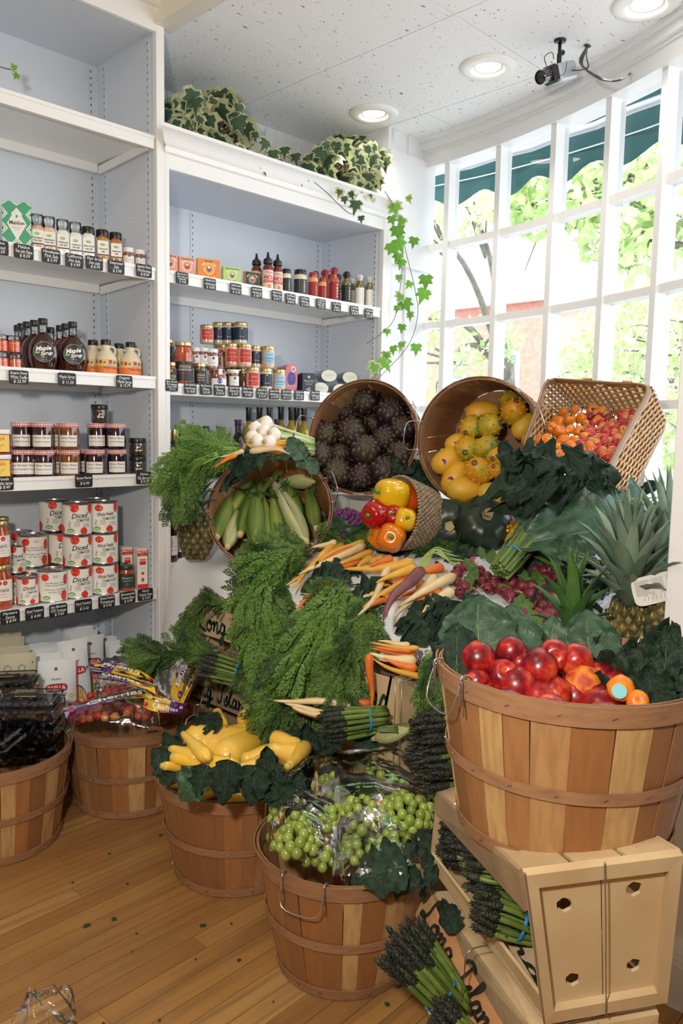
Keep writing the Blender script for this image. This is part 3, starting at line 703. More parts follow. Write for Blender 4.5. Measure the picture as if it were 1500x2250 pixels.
can('wide San Marzano tomato can in the front row', 116, 1324, 'San Marzano', 0, .03)
can('small diced tomato can in the front row beside the marinara jar', 61, 1332, 'Diced', 0, .03, True)
for l, x, y, kd, lv, bk in (('diced tomato can alone high in the back row', 122, 1304, 'Diced', 2, .17), ('diced tomato can in the back row, second level left of the tall stack', 140, 1306, 'Diced', 1, .12), ('tomato can in the back row, lowest left of the tall stack', 138, 1308, 'Diced', 0, .12),
        ('San Marzano can in the second level behind the front row', 74, 1310, 'San Marzano', 1, .13), ('San Marzano can lowest behind the front row', 72, 1312, 'San Marzano', 0, .13), ('whole peeled can hidden behind its stack, top level', 214, 1300, 'Whole Peeled', 2, .13), ('whole peeled can hidden behind its stack, middle level', 214, 1300, 'Whole Peeled', 1, .13), ('tomato can at the back, second level behind the marinara jar', 42, 1300, 'Diced', 1, .24)):
    can(l, x, y, kd, lv, bk, turn=-.30)
for l, x, y in (('small tomato can between the marinara jar and the San Marzano can', 36, 1322), ('small tomato can behind the front row left of centre', 90, 1318)): can(l, x, y, 'Diced', 0, .09, True)
can('small tomato can on the second level beside the marinara jar', 36, 1318, 'Diced', 1, .12, True)
mar = content('marinara', (.33, .05, .015), (.48, .10, .02), scale=50)
for l, x, y, lv, bk in (('marinara jar with gold lid, lower one at the left edge', 2, 1337, 0, .03), ('marinara jar with gold lid, upper one at the left edge', 0, 1337, 1, .03), ('marinara jar at the back left behind the gold-lidded pair', 2, 1326, 1, .13)):
    t = jar('marinara_jar', l, 'jar', .039, .148, mar, gold, .016, .033, .78, labw, [('Marinara', .021, .45, print_black, .25), ('PASTA SAUCE', .007, .35, redp, 0), ('●●●', .020, .60, tomr, 0), ('with Italian tomatoes & basil', .0045, .29, redp, 0)], 'marinara jars', shoulder=.72, labz=(.20, .68), labw_=1.25, M=M_at(x, y, ZS['can'], bk, -.45)); t.location.z += .149*lv
pas = content('paste', (.40, .05, .015))
for l, x, y, bk in (('small tomato paste jar with dark green label in the front row', 278, 1297, .02), ('tomato paste jar behind the front one, lid only showing', 268, 1292, .09)):
    jar('tomato_paste_jar', l, 'jar', .028, .096, pas, mat('lid_dkgreen', (.01, .05, .035), .35), .014, .026, .9, mat('label_dkgreen', (.012, .05, .035), .5), [('Bionaturae', .010, .52, labw, .3), ('TOMATO PASTE', .0055, .40, labw, 0), ('◆', .010, .28, redp, 0)], 'tomato paste jars', shoulder=.74, labz=(.12, .68), labw_=1.2, M=M_at(x, y, ZS['can'], bk, -.4))
for k, l in enumerate(('tomato paste carton nearest the front by the post', 'tomato paste carton, middle of the three by the post', 'tomato paste carton hindmost of the three by the post')):
    w, h = .040, .153
    P = [(rectp(-w/2+.0005, 0, w/2-.0005, .016), redp), (rectp(-w/2+.0005, h-.028, w/2-.0005, h-.006), redp), (text_vf('MUTTI', .012, 0, h-.013, lift=.0012, bold=.03), labw), (text_vf('PARMA', .006, 0, h-.023, lift=.0012), goldp),
         (rectp(-.012, .040, .014, h-.036), paper_white), (rectp(-.011, h-.062, .013, h-.040, .0008), redp), (text_vf('MUTTI', .0075, .001, h-.047, lift=.0012, bold=.03), labw), (text_vf('PASTE', .006, .001, h-.075, lift=.0012), redp), (disc_print(.001, .058, .006, None, .0008), redp), (rectp(-.004, .026, .006, .040, .0008), redp)]
    p0 = onY(317, 1291, .03); p0.z = ZS['can']
    carton('tomato_paste_carton', l, 'carton', w, .055, h, labw, P, 'tomato paste cartons', T(p0+Vector((0, .012, .001))+Vector((-.028*k, .062*k, 0))) @ RZ(-.25))

# --- paper pasta bags on the deck
def pouch_vf(w, h, d, seed=0, top=.03, n=10):
    """pillow bag standing on its bottom; front towards -Y"""
    def prof(v): return d*(.5*min(1, v*9)**.5)*(1-max(0, (v-.55)/.45)**1.6*.97)
    def side(s):
        def fn(u, v):
            y = prof(v)*(math.sin(math.pi*min(max(u, .0), 1))**.45 if 0 < u < 1 else 0)
            y += .0025*smooth_noise((u*w*3+seed, v*h*2, s), 18)*(1 if 0 < u < 1 else 0)
            return ((u-.5)*w*(1+.03*math.sin(v*9+seed)), s*y, v*h + .004*smooth_noise((u*4+seed, 0, 0), 1)*(v > .9))
        return fn
    a = grid(side(-1), n, n+2); b = grid(side(1), n, n+2)
    v = a[0]+b[0]; k = len(a[0]); return v, a[1]+[tuple(i+k for i in q[::-1]) for q in b[1]]
bagw = mat('paper_bag_white', (.74, .77, .80), .5, bump=.25, bscale=35); bagb = mat('paper_bag_buff', (.50, .46, .33), .6, bump=.25, bscale=35)
pastam = mat('dry_pasta', (.72, .48, .16), .5, (.80, .58, .25), 60)
def pasta_bag(label, x, y, tx, kind, back=0, turn=-.35, w=.13, h=.215, group='white paper pasta bags', dy=0, tilt=0):
    t = thing('pasta_bag', label, 'bag', group=group)
    p = onZ(x, y, ZS['deck']); p = onY(x, tx, back)     # top centre of the bag at depth plane 'back'
    h = p.z-ZS['deck']-.001
    t.matrix_basis = T(Vector((p.x, p.y, p.z-h))) @ RZ(turn) @ RY(tilt)
    body = obj('paper_bag', MB().add(pouch_vf(w, h, .055, hash(label) % 50 if False else len(label))), bagb if kind == 'buff' else bagw, t)
    mb = MB(); F_ = .030
    if kind == 'buff':
        mb.add(text_vf('ORGANIC ARTISAN', .0105, 0, h*.72, lift=F_, fit=w*.8), 0); mb.add(text_vf('PASTA', .007, 0, h*.66, lift=F_), 0)
        for k in range(7): mb.add(text_vf('bronze cut and slowly dried wheat pasta', .0052, 0, h*(.60-.04*k), lift=F_+.001, fit=w*.66), 0)
        mb.add(text_vf('FUSILLI', .008, 0, h*.24, lift=F_), 3); mb.add(lathe([(.010, 0), (.0115, 0)], 16, caps=False), 0, T(-.022, -.019, h*.86) @ RX(math.pi/2)); mb.add(lathe([(.010, 0), (.0115, 0)], 16, caps=False), 0, T(.022, -.019, h*.86) @ RX(math.pi/2))
        mb.add(disc_print(w*.4, h*.9, .004, None, .006), 0)
    else:
        mb.add(disc_print(0, h*.90, .0055, None, .016), 0); mb.add(disc_print(0, h*.90, .002, None, .0165), 4)
        if kind != 'plain':
            for q in range(1): pass
            oval = [(math.copysign(abs(math.cos(a))**.6, math.cos(a))*.036, math.copysign(abs(math.sin(a))**.6, math.sin(a))*.0145+h*.665) for a in np.linspace(0, 2*math.pi, 28, endpoint=False)]
            mb.add(poly(oval, F_-.0006), 0); mb.add(poly([(a*.94, (b-h*.665)*.88+h*.665) for a, b in oval], F_-.0002), 3)
            mb.add(text_vf('FAELLA', .021, 0, h*.663, lift=F_+.0006, bold=.03, fit=.060), 4); mb.add(text_vf('Pastificio', .0095, 0, h*.775, lift=F_-.004, shear=.4), 2)
            if kind == 'short':
                mb.add(rectp(-.026, .01, .026, h*.46, F_-.0005), 2); mb.add(rectp(-.022, .01, .022, h*.44, F_), 5)
                for a in range(9): mb.add(tube([(-.014+.014*(a % 3), -F_-.003, .03+.022*(a//3)), (-.004+.012*(a % 3), -F_-.003, .042+.020*(a//3))], .0042, 8), 5)
                mb.add(disc_print(-.042, h*.42, .008, None, F_-.004), 2); mb.add(disc_print(.047, h*.55, .009, None, F_-.006), 6); mb.add(disc_print(.047, h*.42, .008, None, F_-.006), 2)
                mb.add(rectp(w*.485, h*.2, w*.505, h*.97, .004), 3); mb.add(rectp(-w*.5, h*.05, -w*.45, h*.82, .012), 2)
            else:
                mb.add(disc_print(0, h*.30, .034, None, F_-.0006, 24, 1.9), 2); mb.add(disc_print(0, h*.30, .0315, None, F_, 24, 1.9), 5)
                for a in range(7): mb.add(rectp(-.022+.0065*a, h*.12, -.0205+.0065*a, h*.48, F_+.0006), 0)
    obj('print', mb, [print_black, print_white, bluep, redp, labw, pastam, goldp], body, smooth=False)
    return t
pasta_bag('white pasta bag with red oval mark and pasta window, front row centre', 122, 1500, 1450, 'short', .03, -.40, .139)
pasta_bag('tall white spaghetti bag with red oval mark, leaning behind the front one', 170, 1500, 1404, 'long', .07, -.30, .105, .27, tilt=-.06)
for k, (x, ty, bk, w_, l) in enumerate(((108, 1434, .10, .12, 'white pasta bag top sticking up directly behind the front one'), (104, 1424, .16, .12, 'white pasta bag, third in the row behind the front one'), (172, 1377, .35, .12, 'white pasta bag highest at the back, upper left'),
        (180, 1384, .30, .12, 'white pasta bag just in front of the highest one'), (196, 1396, .20, .11, 'white pasta bag with red mark behind the spaghetti bag'), (236, 1398, .32, .10, 'white pasta bag in the back right of the highest'),
        (262, 1406, .24, .11, 'white pasta bag behind the blue-edged ones at the right'), (274, 1414, .15, .12, 'blue-edged white pasta bag, middle one at the right by the post'), (292, 1426, .07, .12, 'blue-edged white pasta bag, front one at the right by the post'),
        (84, 1413, .30, .13, 'white pasta bag at the back behind the buff ones'), (98, 1418, .23, .12, 'white pasta bag between the buff ones and the front white one'), (56, 1418, .35, .10, 'white pasta bag at the back left by the buff pile'))):
    t = pasta_bag(l, x, 0, ty, 'plain' if k not in (4,) else 'long', bk, -.35+.12*math.sin(k*2.1), w_, .2 if k not in (2, 3) else .24)
    if k in (7, 8):
        obj('edge_print', MB().add(rectp(-w_*.5, .05, -w_*.38, .15, .022)), bluep, t, smooth=False)
for l, x, ty, bk in (('buff organic pasta pouch at the front left', 32, 1436, .02), ('buff pasta pouch second behind the front one', 18, 1420, .10), ('buff pasta pouch third, near the left edge', 8, 1400, .18), ('buff pasta pouch hindmost at the left edge', 2, 1388, .26)):
    pasta_bag(l, x, 0, ty, 'buff', bk, -.45, .135, .215, 'buff pasta pouches')

# --- right unit, top shelf
Z = ZU['top']
def fishbox(label, x, y, w, h, c, band, txt, dark=False):
    m = mat('carton_'+c[0], c[1], .5); P = [(rectp(-w*.47, h*.04, w*.47, h*.96, .0003), mat('carton2_'+c[0], c[2], .5)), (disc_print(0, h*.56, h*.27, None, .0006, 20), mat('carton3_'+c[0], c[3], .5)), (disc_print(0, h*.56, h*.20, None, .0008, 20), mat('carton4_'+c[0], c[4], .5)),
        (disc_print(0, h*.54, h*.10, None, .0010, 14, 1.2), bluep), (disc_print(0, h*.62, h*.06, None, .0012, 12), labw), (disc_print(0, h*.50, h*.05, None, .0012, 10), redp)]
    arc = [(h*.40*math.sin(a), h*.52+h*.36*math.cos(a)) for a in np.linspace(-1.1, 1.1, 9)]
    P.append((([(a*s, -.0009, b+(s-1)*h*.03) for s in (1, .82) for a, b in arc], [(i, i+1, 10+i, 9+i) for i in range(8)]), labw))
    P.append((text_vf(txt, h*.085, 0, h*.88, lift=.0012, bold=.02, fit=w*.8), print_black)); P.append((text_vf('Fishwife', h*.21, 0, h*.16, lift=.0014, shear=.35, bold=.03, fit=w*.86), band))
    rr2 = random.Random(len(label))
    for k in range(14): P.append((disc_print(rr2.uniform(-.42, .42)*w, rr2.uniform(.1, .9)*h, w*.022, None, .0011, 6), rr2.choice([redp, goldp, green, teal])))
    p = onY(x, y, .03); p.z = Z
    return carton('fish_tin_box', label, 'box', w, .022, h, m, P, 'illustrated tinned fish boxes', T(p+Vector((0, .0, .001))) @ RZ(-.28))
pk = ('pink', (.80, .40, .10), (.75, .30, .28), (.80, .62, .30), (.72, .22, .10)); og = ('orange', (.78, .38, .03), (.80, .22, .05), (.78, .55, .10), (.70, .30, .08)); gr = ('lime', (.60, .60, .10), (.42, .60, .22), (.70, .70, .35), (.35, .55, .15)); bk_ = ('dark', (.60, .30, .03), (.02, .03, .035), (.10, .15, .12), (.60, .25, .05))
fishbox('pink illustrated fish box at the left end by the post', 373, 598, .060, .077, pk, yel, 'SLOW SMOKED TUNA')
fishbox('pink illustrated fish box beside the orange one', 411, 607, .062, .077, pk, yel, 'SLOW SMOKED TUNA')
fishbox('large orange illustrated fish box', 459, 617, .092, .086, og, yel, 'MACKEREL')
fishbox('lime green illustrated trout box', 510, 625, .077, .073, gr, yel, 'SMOKED RAINBOW TROUT')
fishbox('dark illustrated salmon box in front of the honey bottles', 554, 635, .064, .070, bk_, yel, 'SMOKED SALMON')
hh = mat('hot_honey', (.10, .02, .006), .08, coat=1); hl = mat('label_cream', (.76, .68, .56), .5)
for x, y, b_, l in ((588, 643, .03, 'dark honey squeeze bottle with cream label, middle one'), (609, 647, .03, 'dark honey squeeze bottle with cream label beside the small black jar'), (563, 640, .09, 'dark honey squeeze bottle half hidden behind the dark box')):
    t = thing('honey_bottle', l, 'bottle', M_at(x, y, Z, b_, -.4) @ SCL(1.12, 1.12, 1.17), 'hot honey squeeze bottles')
    obj('body', MB().add(lathe([(.018, 0), (.021, .004), (.021, .085), (.018, .096), (.0125, .103), (.0125, .108)], 22)), hh, t)
    obj('cap', MB().add(lathe([(.0175, .106), (.0180, .108), (.0165, .122), (.008, .127), (.0055, .133), (.0035, .147), (.0001, .148)], 20, caps=False)), lidk, t, smooth=50)
    lo = obj('label', MB().add(wrapped(-.030, .030, .012, .084, .021)), hl, t)
    obj('lettering', MB().add(text_vf("Mike's", .013, 0, .072, .021, .0008, shear=.3), 0).add(text_vf('HOT', .021, 0, .055, .021, .0008, bold=.04), 0).add(text_vf('HONEY', .0145, 0, .041, .021, .0008, bold=.04), 0).add(disc_print(0, .023, .0085, .021), 1)
        .add(([((.0216)*math.sin(a), -.0216*math.cos(a), z_+(.002 if i % 2 else 0)) for z_ in (.080, .0835) for i, a in enumerate(np.linspace(-1.3, 1.3, 15))], [(i, i+1, 16+i, 15+i) for i in range(14)]), 0), [redp, orangep], lo, smooth=False)
def truff(label, x, y, r, h, body, capm, labm, txtm, kind, back=.02, group='truffle condiment bottles'):
    r *= 1.1; h *= 1.4 if kind == 'jar' else 1.3
    t = thing('truffle_bottle' if kind == 'bottle' else 'truffle_jar', label, kind, M_at(x, y, Z, back, -.42), group)
    if kind == 'bottle':
        obj('body', MB().add(lathe([(r*.92, 0), (r, .004), (r, h*.66), (r*.9, h*.72), (r*.6, h*.78), (r*.6, h*.81)], 22)), body, t)
        obj('faceted_cap', MB().add(lathe([(r*.62, h*.80), (r*.62, h*.83), (r*.85, h*.89), (r*.80, h*.96), (r*.4, h), (.0001, h)], 7, caps=False)), capm, t, smooth=False)
        z0, z1 = h*.10, h*.60
    else:
        obj('body', MB().add(lathe([(r*.92, 0), (r, .004), (r, h*.74), (r*.85, h*.82), (r*.85, h*.84)], 22)), body, t)
        obj('lid', MB().add(lathe([(r*.88, h*.83), (r*.9, h*.84), (r*.9, h*.985), (r*.84, h), (.0001, h)], 22, caps=False)), capm, t, smooth=50)
        z0, z1 = h*.12, h*.66
    lo = obj('label', MB().add(wrapped(-r*1.5, r*1.5, z0, z1, r)), labm, t)
    obj('lettering', MB().add(text_vf('T\nR\nU\nF\nF', (z1-z0)*.155, r*.35, (z0+z1)/2, r, .0008, bold=.03)), txtm, lo, smooth=False)
capr = mat('cap_red', (.30, .015, .02), .25, coat=.6); capg = mat('cap_grey', (.62, .61, .60), .3, coat=.6); mayo = content('mayo', (.72, .64, .48)); spm = content('spicy_mayo', (.66, .33, .14)); hotm = content('hot_sauce', (.42, .06, .015)); olv = mat('olive_oil', (.14, .13, .02), .06, coat=1)
labdr = mat('label_darkred', (.30, .012, .02), .5)
truff('black-labelled salt jar with black lid beside the honey bottles', 629, 645, .018, .082, mayo, lidk, labk, print_white, 'jar')
truff('wide mayonnaise jar with black label and lid', 659, 653, .027, .088, mayo, lidk, labk, print_white, 'jar')
truff('wide orange mayonnaise jar with red lid', 687, 658, .021, .088, spm, capr, labdr, goldp, 'jar'); truff('small orange mayonnaise jar with red lid', 708, 662, .0175, .078, spm, capr, labdr, goldp, 'jar')
truff('red hot sauce bottle with red label in the front row', 733, 667, .0205, .128, hotm, capr, labdr, print_white, 'bottle')
truff('red hot sauce bottle in the second row behind the small jar', 713, 662, .0205, .128, hotm, capr, labdr, print_white, 'bottle', .09); truff('red hot sauce bottle at the back left of the others', 692, 656, .0205, .128, hotm, capr, labdr, print_white, 'bottle', .15); truff('red hot sauce bottle hidden behind the front one', 725, 664, .0205, .128, hotm, capr, labdr, print_white, 'bottle', .15)
truff('green oil bottle with black label and black cap', 760, 671, .020, .123, olv, lidk, labk, print_white, 'bottle'); truff('black-capped oil bottle behind the red ones', 741, 664, .020, .123, olv, lidk, labk, print_white, 'bottle', .10)
truff('oil bottle with white label and grey cap, left of two in front', 789, 677, .020, .124, olv, capg, labw, goldp, 'bottle'); truff('oil bottle with white label and grey cap nearest the shelf end', 810, 681, .0175, .124, olv, capg, labw, goldp, 'bottle'); truff('grey-capped oil bottle in the second row', 771, 671, .0175, .118, olv, capg, labw, goldp, 'bottle', .08)

# --- right unit, middle shelf
Z = ZU['mid']
def M2(x, y, zz=0, back=.02, turn=-.4):
    m = M_at(x, y, Z, back, turn); return T(0, 0, zz) @ m
sauce = content('red_pepper_sauce', (.36, .05, .012), (.48, .09, .02), scale=60); olive = content('olives', (.06, .07, .012), (.14, .15, .03), scale=80)
ma = [('mina', .021, .45, print_white, 0)]
jar('sauce_jar', 'small red harissa jar with black label in the left front corner', 'jar', .0285, .090, sauce, gold, .012, .024, .8, labk, [('mina', .021, .42, goldp, 0), ('HARISSA', .009, .28, labw, 0), ('❖', .014, .62, goldp, 0)], 'red sauce jars', labz=(.10, .72), labw_=1.2, shoulder=.75, M=M2(373, 834))
jar('sauce_jar', 'tall red shakshuka sauce jar with gold lid', 'jar', .036, .172, sauce, gold, .014, .0325, .8, labk, [('mina', .024, .45, goldp, 0), ('SHAKSHUKA', .010, .37, labw, 0), ('tomato & pepper sauce', .006, .29, redp, 0)], 'red sauce jars', labz=(.12, .56), labw_=1.1, shoulder=.78, M=M2(403, 838))
jar('sauce_jar', 'red sauce jar stacked behind the small harissa jar', 'jar', .030, .10, sauce, gold, .012, .026, .8, labk, [('mina', .021, .42, goldp, 0)], 'red sauce jars', labz=(.10, .72), M=M2(366, 828, .085, .10))
jar('sauce_jar', 'tallest dark sauce jar cut by the post at the back', 'jar', .036, .20, sauce, gold, .014, .0325, .8, labk, [('mina', .024, .45, goldp, 0), ('SHAKSHUKA', .010, .37, labw, 0)], 'red sauce jars', labz=(.12, .56), M=M2(352, 822, .10, .22))
jar('olive_jar', 'green olive jar with gold lid and black label', 'jar', .024, .096, olive, gold, .012, .0225, .9, labk, [('mina', .018, .52, goldp, 0), ('Moroccan', .007, .40, labw, 0), ('Green Olives', .006, .30, labw, 0)], None, labz=(.16, .70), labw_=1.2, M=M2(439, 842))
def clipjar():
    t = thing('clip_jar', 'wide clip-top anchovy jar with red seal', 'jar', M2(478, 847))
    obj('body', MB().add(lathe([(.034, 0), (.037, .004), (.037, .052), (.032, .060), (.033, .064)], 24)), anch, t)
    obj('seal', MB().add(lathe([(.034, .0635), (.0355, .065), (.034, .0668)], 24, caps=False)), mat('rubber_red', (.45, .02, .02), .4), t)
    obj('glass_lid', MB().add(lathe([(.034, .066), (.034, .070), (.028, .073), (.0001, .073)], 24, caps=False)), glassc, t)
    obj('wire_clip', MB().add(tube([(-.022, -.034, .05), (-.022, -.038, .062), (-.022, -.030, .074), (.0, -.036, .076), (.022, -.030, .074), (.022, -.038, .062), (.022, -.034, .05)], .0012, 6)), steel, t)
    lo = obj('label', MB().add(wrapped(-.034, .034, .012, .040, .037)).add(wrapped(-.006, .010, .055, .078, .037, .003, 3)), labw, t)
    obj('lettering', MB().add(disc_print(0, .030, .011, .037), 1).add(text_vf('anchovies', .008, 0, .016, .037, .0009, shear=.3), 0), [greyp, bluep], lo, smooth=False)
clipjar()
def anj(l, x, y, zz=0, bk=.02, r=.022, h=.082): return jar('anchovy_jar', l, 'jar', r, h, anch, lidw, .013, None, .95, labw, [('●', .014, .55, bluep, 0), ('Recca', .008, .34, greyp, .3)], 'white-lidded anchovy jars', labz=(.2, .66), M=M2(x, y, zz, bk))
anj('white-lidded anchovy jar in the front row beside the clip-top jar', 513, 849); anj('white-lidded anchovy jar stacked above the clip-top jar, right one', 466, 845, .075, .06, .025, .086); anj('white-lidded anchovy jar stacked above the olive jar', 448, 841, .082, .08); anj('small dark anchovy jar behind the tall sauce jar', 430, 838, .082, .10)
twist = content('dark_fillets', (.12, .04, .02), (.25, .12, .07))
for l, x, y, zz, bk in (('dark fillet jar behind the white-lidded front one', 536, 848, 0, .07), ('dark fillet jar on the second tier', 483, 843, .076, .12)): jar('fillet_jar', l, 'jar', .021, .085, twist, clearm, .012, None, .9, None, (), 'dark fillet jars', M=M2(x, y, zz, bk), body2=None)
tuna = content('tuna', (.60, .33, .20), (.72, .48, .32)); labb = mat('label_lightblue', (.32, .58, .75), .5); labdk = mat('label_darkblue', (.015, .025, .05), .4)
def tun(l, x, y, kind, zz=0, bk=.02, r=.0265, h=.082):
    r *= 1.08; h *= 1.18
    lab_, L_ = {'red': (labr, [('Callipo', .011, .60, goldp, .3), ('FILETTI DI TONNO', .005, .42, labw, 0), ('in olive oil', .005, .32, goldp, 0)]), 'blue': (labb, [('CALLIPO', .009, .62, redp, 0), ('TONNO', .011, .46, bluep, 0), ('YELLOWFIN', .006, .34, bluep, 0)]), 'dark': (labdk, [('~', .03, .56, mat('print_blue2', (.02, .12, .5), .4), 0), ('Ramon', .007, .36, labw, .3), ('❖', .010, .70, goldp, 0)])}[kind]
    return jar('tuna_jar', l, 'jar', r, h, tuna if kind != 'dark' else content('white_tuna', (.62, .50, .36)), gold, .010, None, .98, lab_, L_, 'gold-lidded tuna jars', labz=(.22, .76), labw_=.8 if kind != 'dark' else 1.4, M=M2(x, y, zz, bk, -.5))
Ha = .098
tun('gold-lidded tuna jar with red label, front row', 555, 852, 'red'); tun('gold-lidded tuna jar with dark label, front row', 584, 853, 'dark', r=.024); tun('gold-lidded tuna jar with light blue label, front row', 613, 856, 'blue')
tun('red-labelled tuna jar in the second tier, right one', 537, 851, 'red', Ha, .06, .028); tun('dark-labelled tuna jar in the second tier', 561, 852, 'dark', Ha, .08, .024); tun('light blue labelled tuna jar in the second tier', 588, 854, 'blue', Ha, .05, .0285); tun('red-labelled tuna jar in the second tier, left one', 508, 848, 'red', Ha, .09, .0265); tun('red-labelled tuna jar half hidden at the left of the second tier', 492, 846, 'red', Ha*.98, .14)
tun('red-labelled tuna jar in the top tier above the anchovy jars', 454, 838, 'red', Ha*1.92, .14, .027, .066)
for l, x, bk in (('dark-labelled jar in the top tier, left of three', 480, .20), ('dark-labelled jar in the top tier, middle of three', 500, .17), ('dark-labelled jar in the top tier nearest the shelf end', 528, .12)): tun(l, x, 846, 'dark', Ha*2, bk, .025 if x < 520 else .028)
for l, x, bk, zz in (('tuna jar under the top tier, back left', 482, .20, 0), ('tuna jar under the top tier, back middle', 502, .17, 0), ('tuna jar under the top tier, back right', 527, .12, 0)):
    for q in (0, 1): tun(l+(', lower' if not q else ', upper'), x, 846, 'dark', Ha*q, bk, .025)
tinr = mat('sardine_red', (.45, .03, .05), .25, coat=.7)
for k in range(5):
    t = thing('sardine_tin', ['red sardine tin standing at the front of its row', 'red sardine tin second in the row', 'red sardine tin third in the row', 'red sardine tin fourth in the row', 'red sardine tin hindmost in the row'][k], 'tin', M2(640-5*k, 857-2*k, 0, .01+.035*k, -.35) @ SCL(1.05, 1, 1.2), 'red sardine tins')
    sh = [(.0265*math.copysign(abs(math.cos(a))**.55, math.cos(a)), .054+.052*math.copysign(abs(math.sin(a))**.55, math.sin(a))) for a in np.linspace(0, 2*math.pi, 28, endpoint=False)]
    v = [(x, y, z) for y in (0, .022) for x, z in sh]; n = 28
    obj('tin', MB().add((v, [(i, (i+1) % n, n+(i+1) % n, n+i) for i in range(n)]+[tuple(range(n))[::-1], tuple(range(n, 2*n))])), tinr, t, smooth=40)
    if k == 0:
        obj('ring_pull', MB().add(lathe([(.007, 0), (.0095, .001), (.011, 0)], 14, caps=False), M=T(.006, -.002, .086) @ RX(math.pi/2)), labw, t)
        obj('lettering', MB().add(disc_print(0, .052, .019, None, .0008, 20, 1.3), 0).add(text_vf('OLIVE\nOIL', .009, 0, .055, lift=.0014, bold=.03), 1).add(text_vf('SARDINES', .008, 0, .026, lift=.0014), 2), [bluep, redp, labw], t, smooth=False)
carton('squid_tin_box', 'black box with gold crest and white squid drawing', 'box', .064, .03, .092, labdk, [(text_vf('Ramon Pena', .0095, 0, .058, lift=.001, shear=.3), labw), (text_vf('STUFFED SQUID', .0055, 0, .048, lift=.001), goldp), (text_vf('IN INK SAUCE', .005, 0, .041, lift=.001), labw), (disc_print(0, .075, .006, None, .0008), goldp), (disc_print(-.008, .02, .006, None, .0008, 8, .8), greyp), (disc_print(.004, .016, .008, None, .0008, 8, .6), greyp), (disc_print(.002, .026, .006, None, .0008, 8, .7), greyp)], None, M2(678, 861, 0, .0, -.35))
carton('squid_tin_box', 'black box standing directly behind the crested one', 'box', .056, .03, .090, labdk, [], None, M2(668, 858, 0, .05, -.35))
otm = mat('tin_darkgreen', (.01, .03, .025), .3, coat=.5); ivory = mat('label_ivory', (.72, .72, .62), .4)
for l, x, y, zz in (('oval tin with ivory end lying on its side, upper left', 722, 862, .055), ('oval tin with ivory end, upper right beside the basket', 768, 868, .055), ('oval tin with ivory end, lower left above the artichoke basket', 704, 866, 0), ('oval tin with ivory end, lower right', 748, 870, 0)):
    t = thing('oval_tin', l, 'tin', M2(x, y, zz*1.1, .03, -.5) @ SCL(1.08, 1, 1.1), 'dark green oval tins'); n = 28
    sh = [(.036*math.cos(a), .0275+.0265*math.sin(a)) for a in np.linspace(0, 2*math.pi, n, endpoint=False)]
    v = [(x_, y_, z_) for y_ in (0, .10) for x_, z_ in sh]
    obj('tin', MB().add((v, [(i, (i+1) % n, n+(i+1) % n, n+i) for i in range(n)]+[tuple(range(n))[::-1], tuple(range(n, 2*n))])), otm, t, smooth=40)
    lo = obj('end_label', MB().add(([(a*.95, -.0006, (b-.0275)*.93+.0275) for a, b in sh], [tuple(range(n))])), ivory, t, smooth=False)
    obj('lettering', MB().add(text_vf('OCTOPUS', .0075, 0, .030, lift=.0012)).add(text_vf('in olive oil', .005, 0, .021, lift=.0012)), greyp, lo, smooth=False)

# --- right unit: bottles behind the carrots, vinegar and tins below
ob = MB().add(box(.024, .0, 1.018, 1.194, .388, 1.03)).add(box(.024, -.014, .99, 1.194, .002, 1.034))
for o_ in COL.objects:
    if o_.get('label', '').startswith('lower white'): obj('shelf', ob, shelf_cream, o_, smooth=False)
wine = mat('bottle_dark', (.006, .008, .006), .05, coat=1); oil = mat('oil_gold', (.38, .27, .03), .05, coat=1)
def bottle(label, x, ytop, Y, zb, r, neck, m, capm, group, caph=.05, lab=None, lines=()):
    p = onY(x, ytop, Y); h = p.z-zb
    t = thing('bottle', label, 'bottle', T(p.x, p.y, zb+.0005) @ RZ(-.5), group)
    obj('body', MB().add(lathe([(r*.92, 0), (r, .006), (r, h*.62), (r*.9, h*.68), (neck, h*.76), (neck, h-caph)], 20)), m, t)
    obj('cap', MB().add(lathe([(neck*1.08, h-caph), (neck*1.12, h-caph+.001), (neck*1.12, h-.010), (neck*1.25, h-.0095), (neck*1.25, h-.001), (.0001, h)], 18, caps=False)), capm, t, smooth=50)
    if lab:
        lo = obj('label', MB().add(wrapped(-r*1.3, r*1.3, h*.12, h*.46, r)), lab, t)
        mm = []; mb = MB()
        for s, sz, zf, m2 in lines:
            if m2 not in mm: mm.append(m2)
            mb.add(text_vf(s, sz, 0, h*zf, r, .0009, fit=r*1.7), mm.index(m2))
        if mb.v: obj('lettering', mb, mm, lo, smooth=False)
    return t
zb = 1.034
for i, (x, y) in enumerate(((547, 895), (570, 895), (592, 895), (617, 894), (640, 895), (652, 896), (668, 897))):
    bottle('golden oil bottle with long black cap, ' + ['farthest left', 'second from the left', 'third from the left', 'fourth from the left', 'fifth from the left', 'sixth, half hidden', 'beside the artichoke basket'][i], x, y, .20+.05*(i % 2), zb, .030, .0125, oil, lidk, 'golden oil bottles behind the garlic', .06)
for i, (x, y, c) in enumerate(((368, 944, 0), (384, 943, 0), (408, 947, 0), (391, 934, 1), (430, 935, 1), (452, 936, 1), (483, 938, 1))):
    bottle(['dark vinegar bottle with gold foil cap, left one by the post', 'dark vinegar bottle with gold foil cap, second from the post', 'dark vinegar bottle with gold foil cap, third from the post', 'black-capped dark bottle behind the gold-capped ones', 'black-capped dark bottle right of the gold-capped ones', 'black-capped dark bottle left of the lone flat cap', 'black flat-capped bottle left of the clear-topped ones'][i], x, y, .12 if not c else .28, zb, .033, .0125, wine, gold if not c else lidk, 'dark vinegar bottles behind the carrot tops', .045)
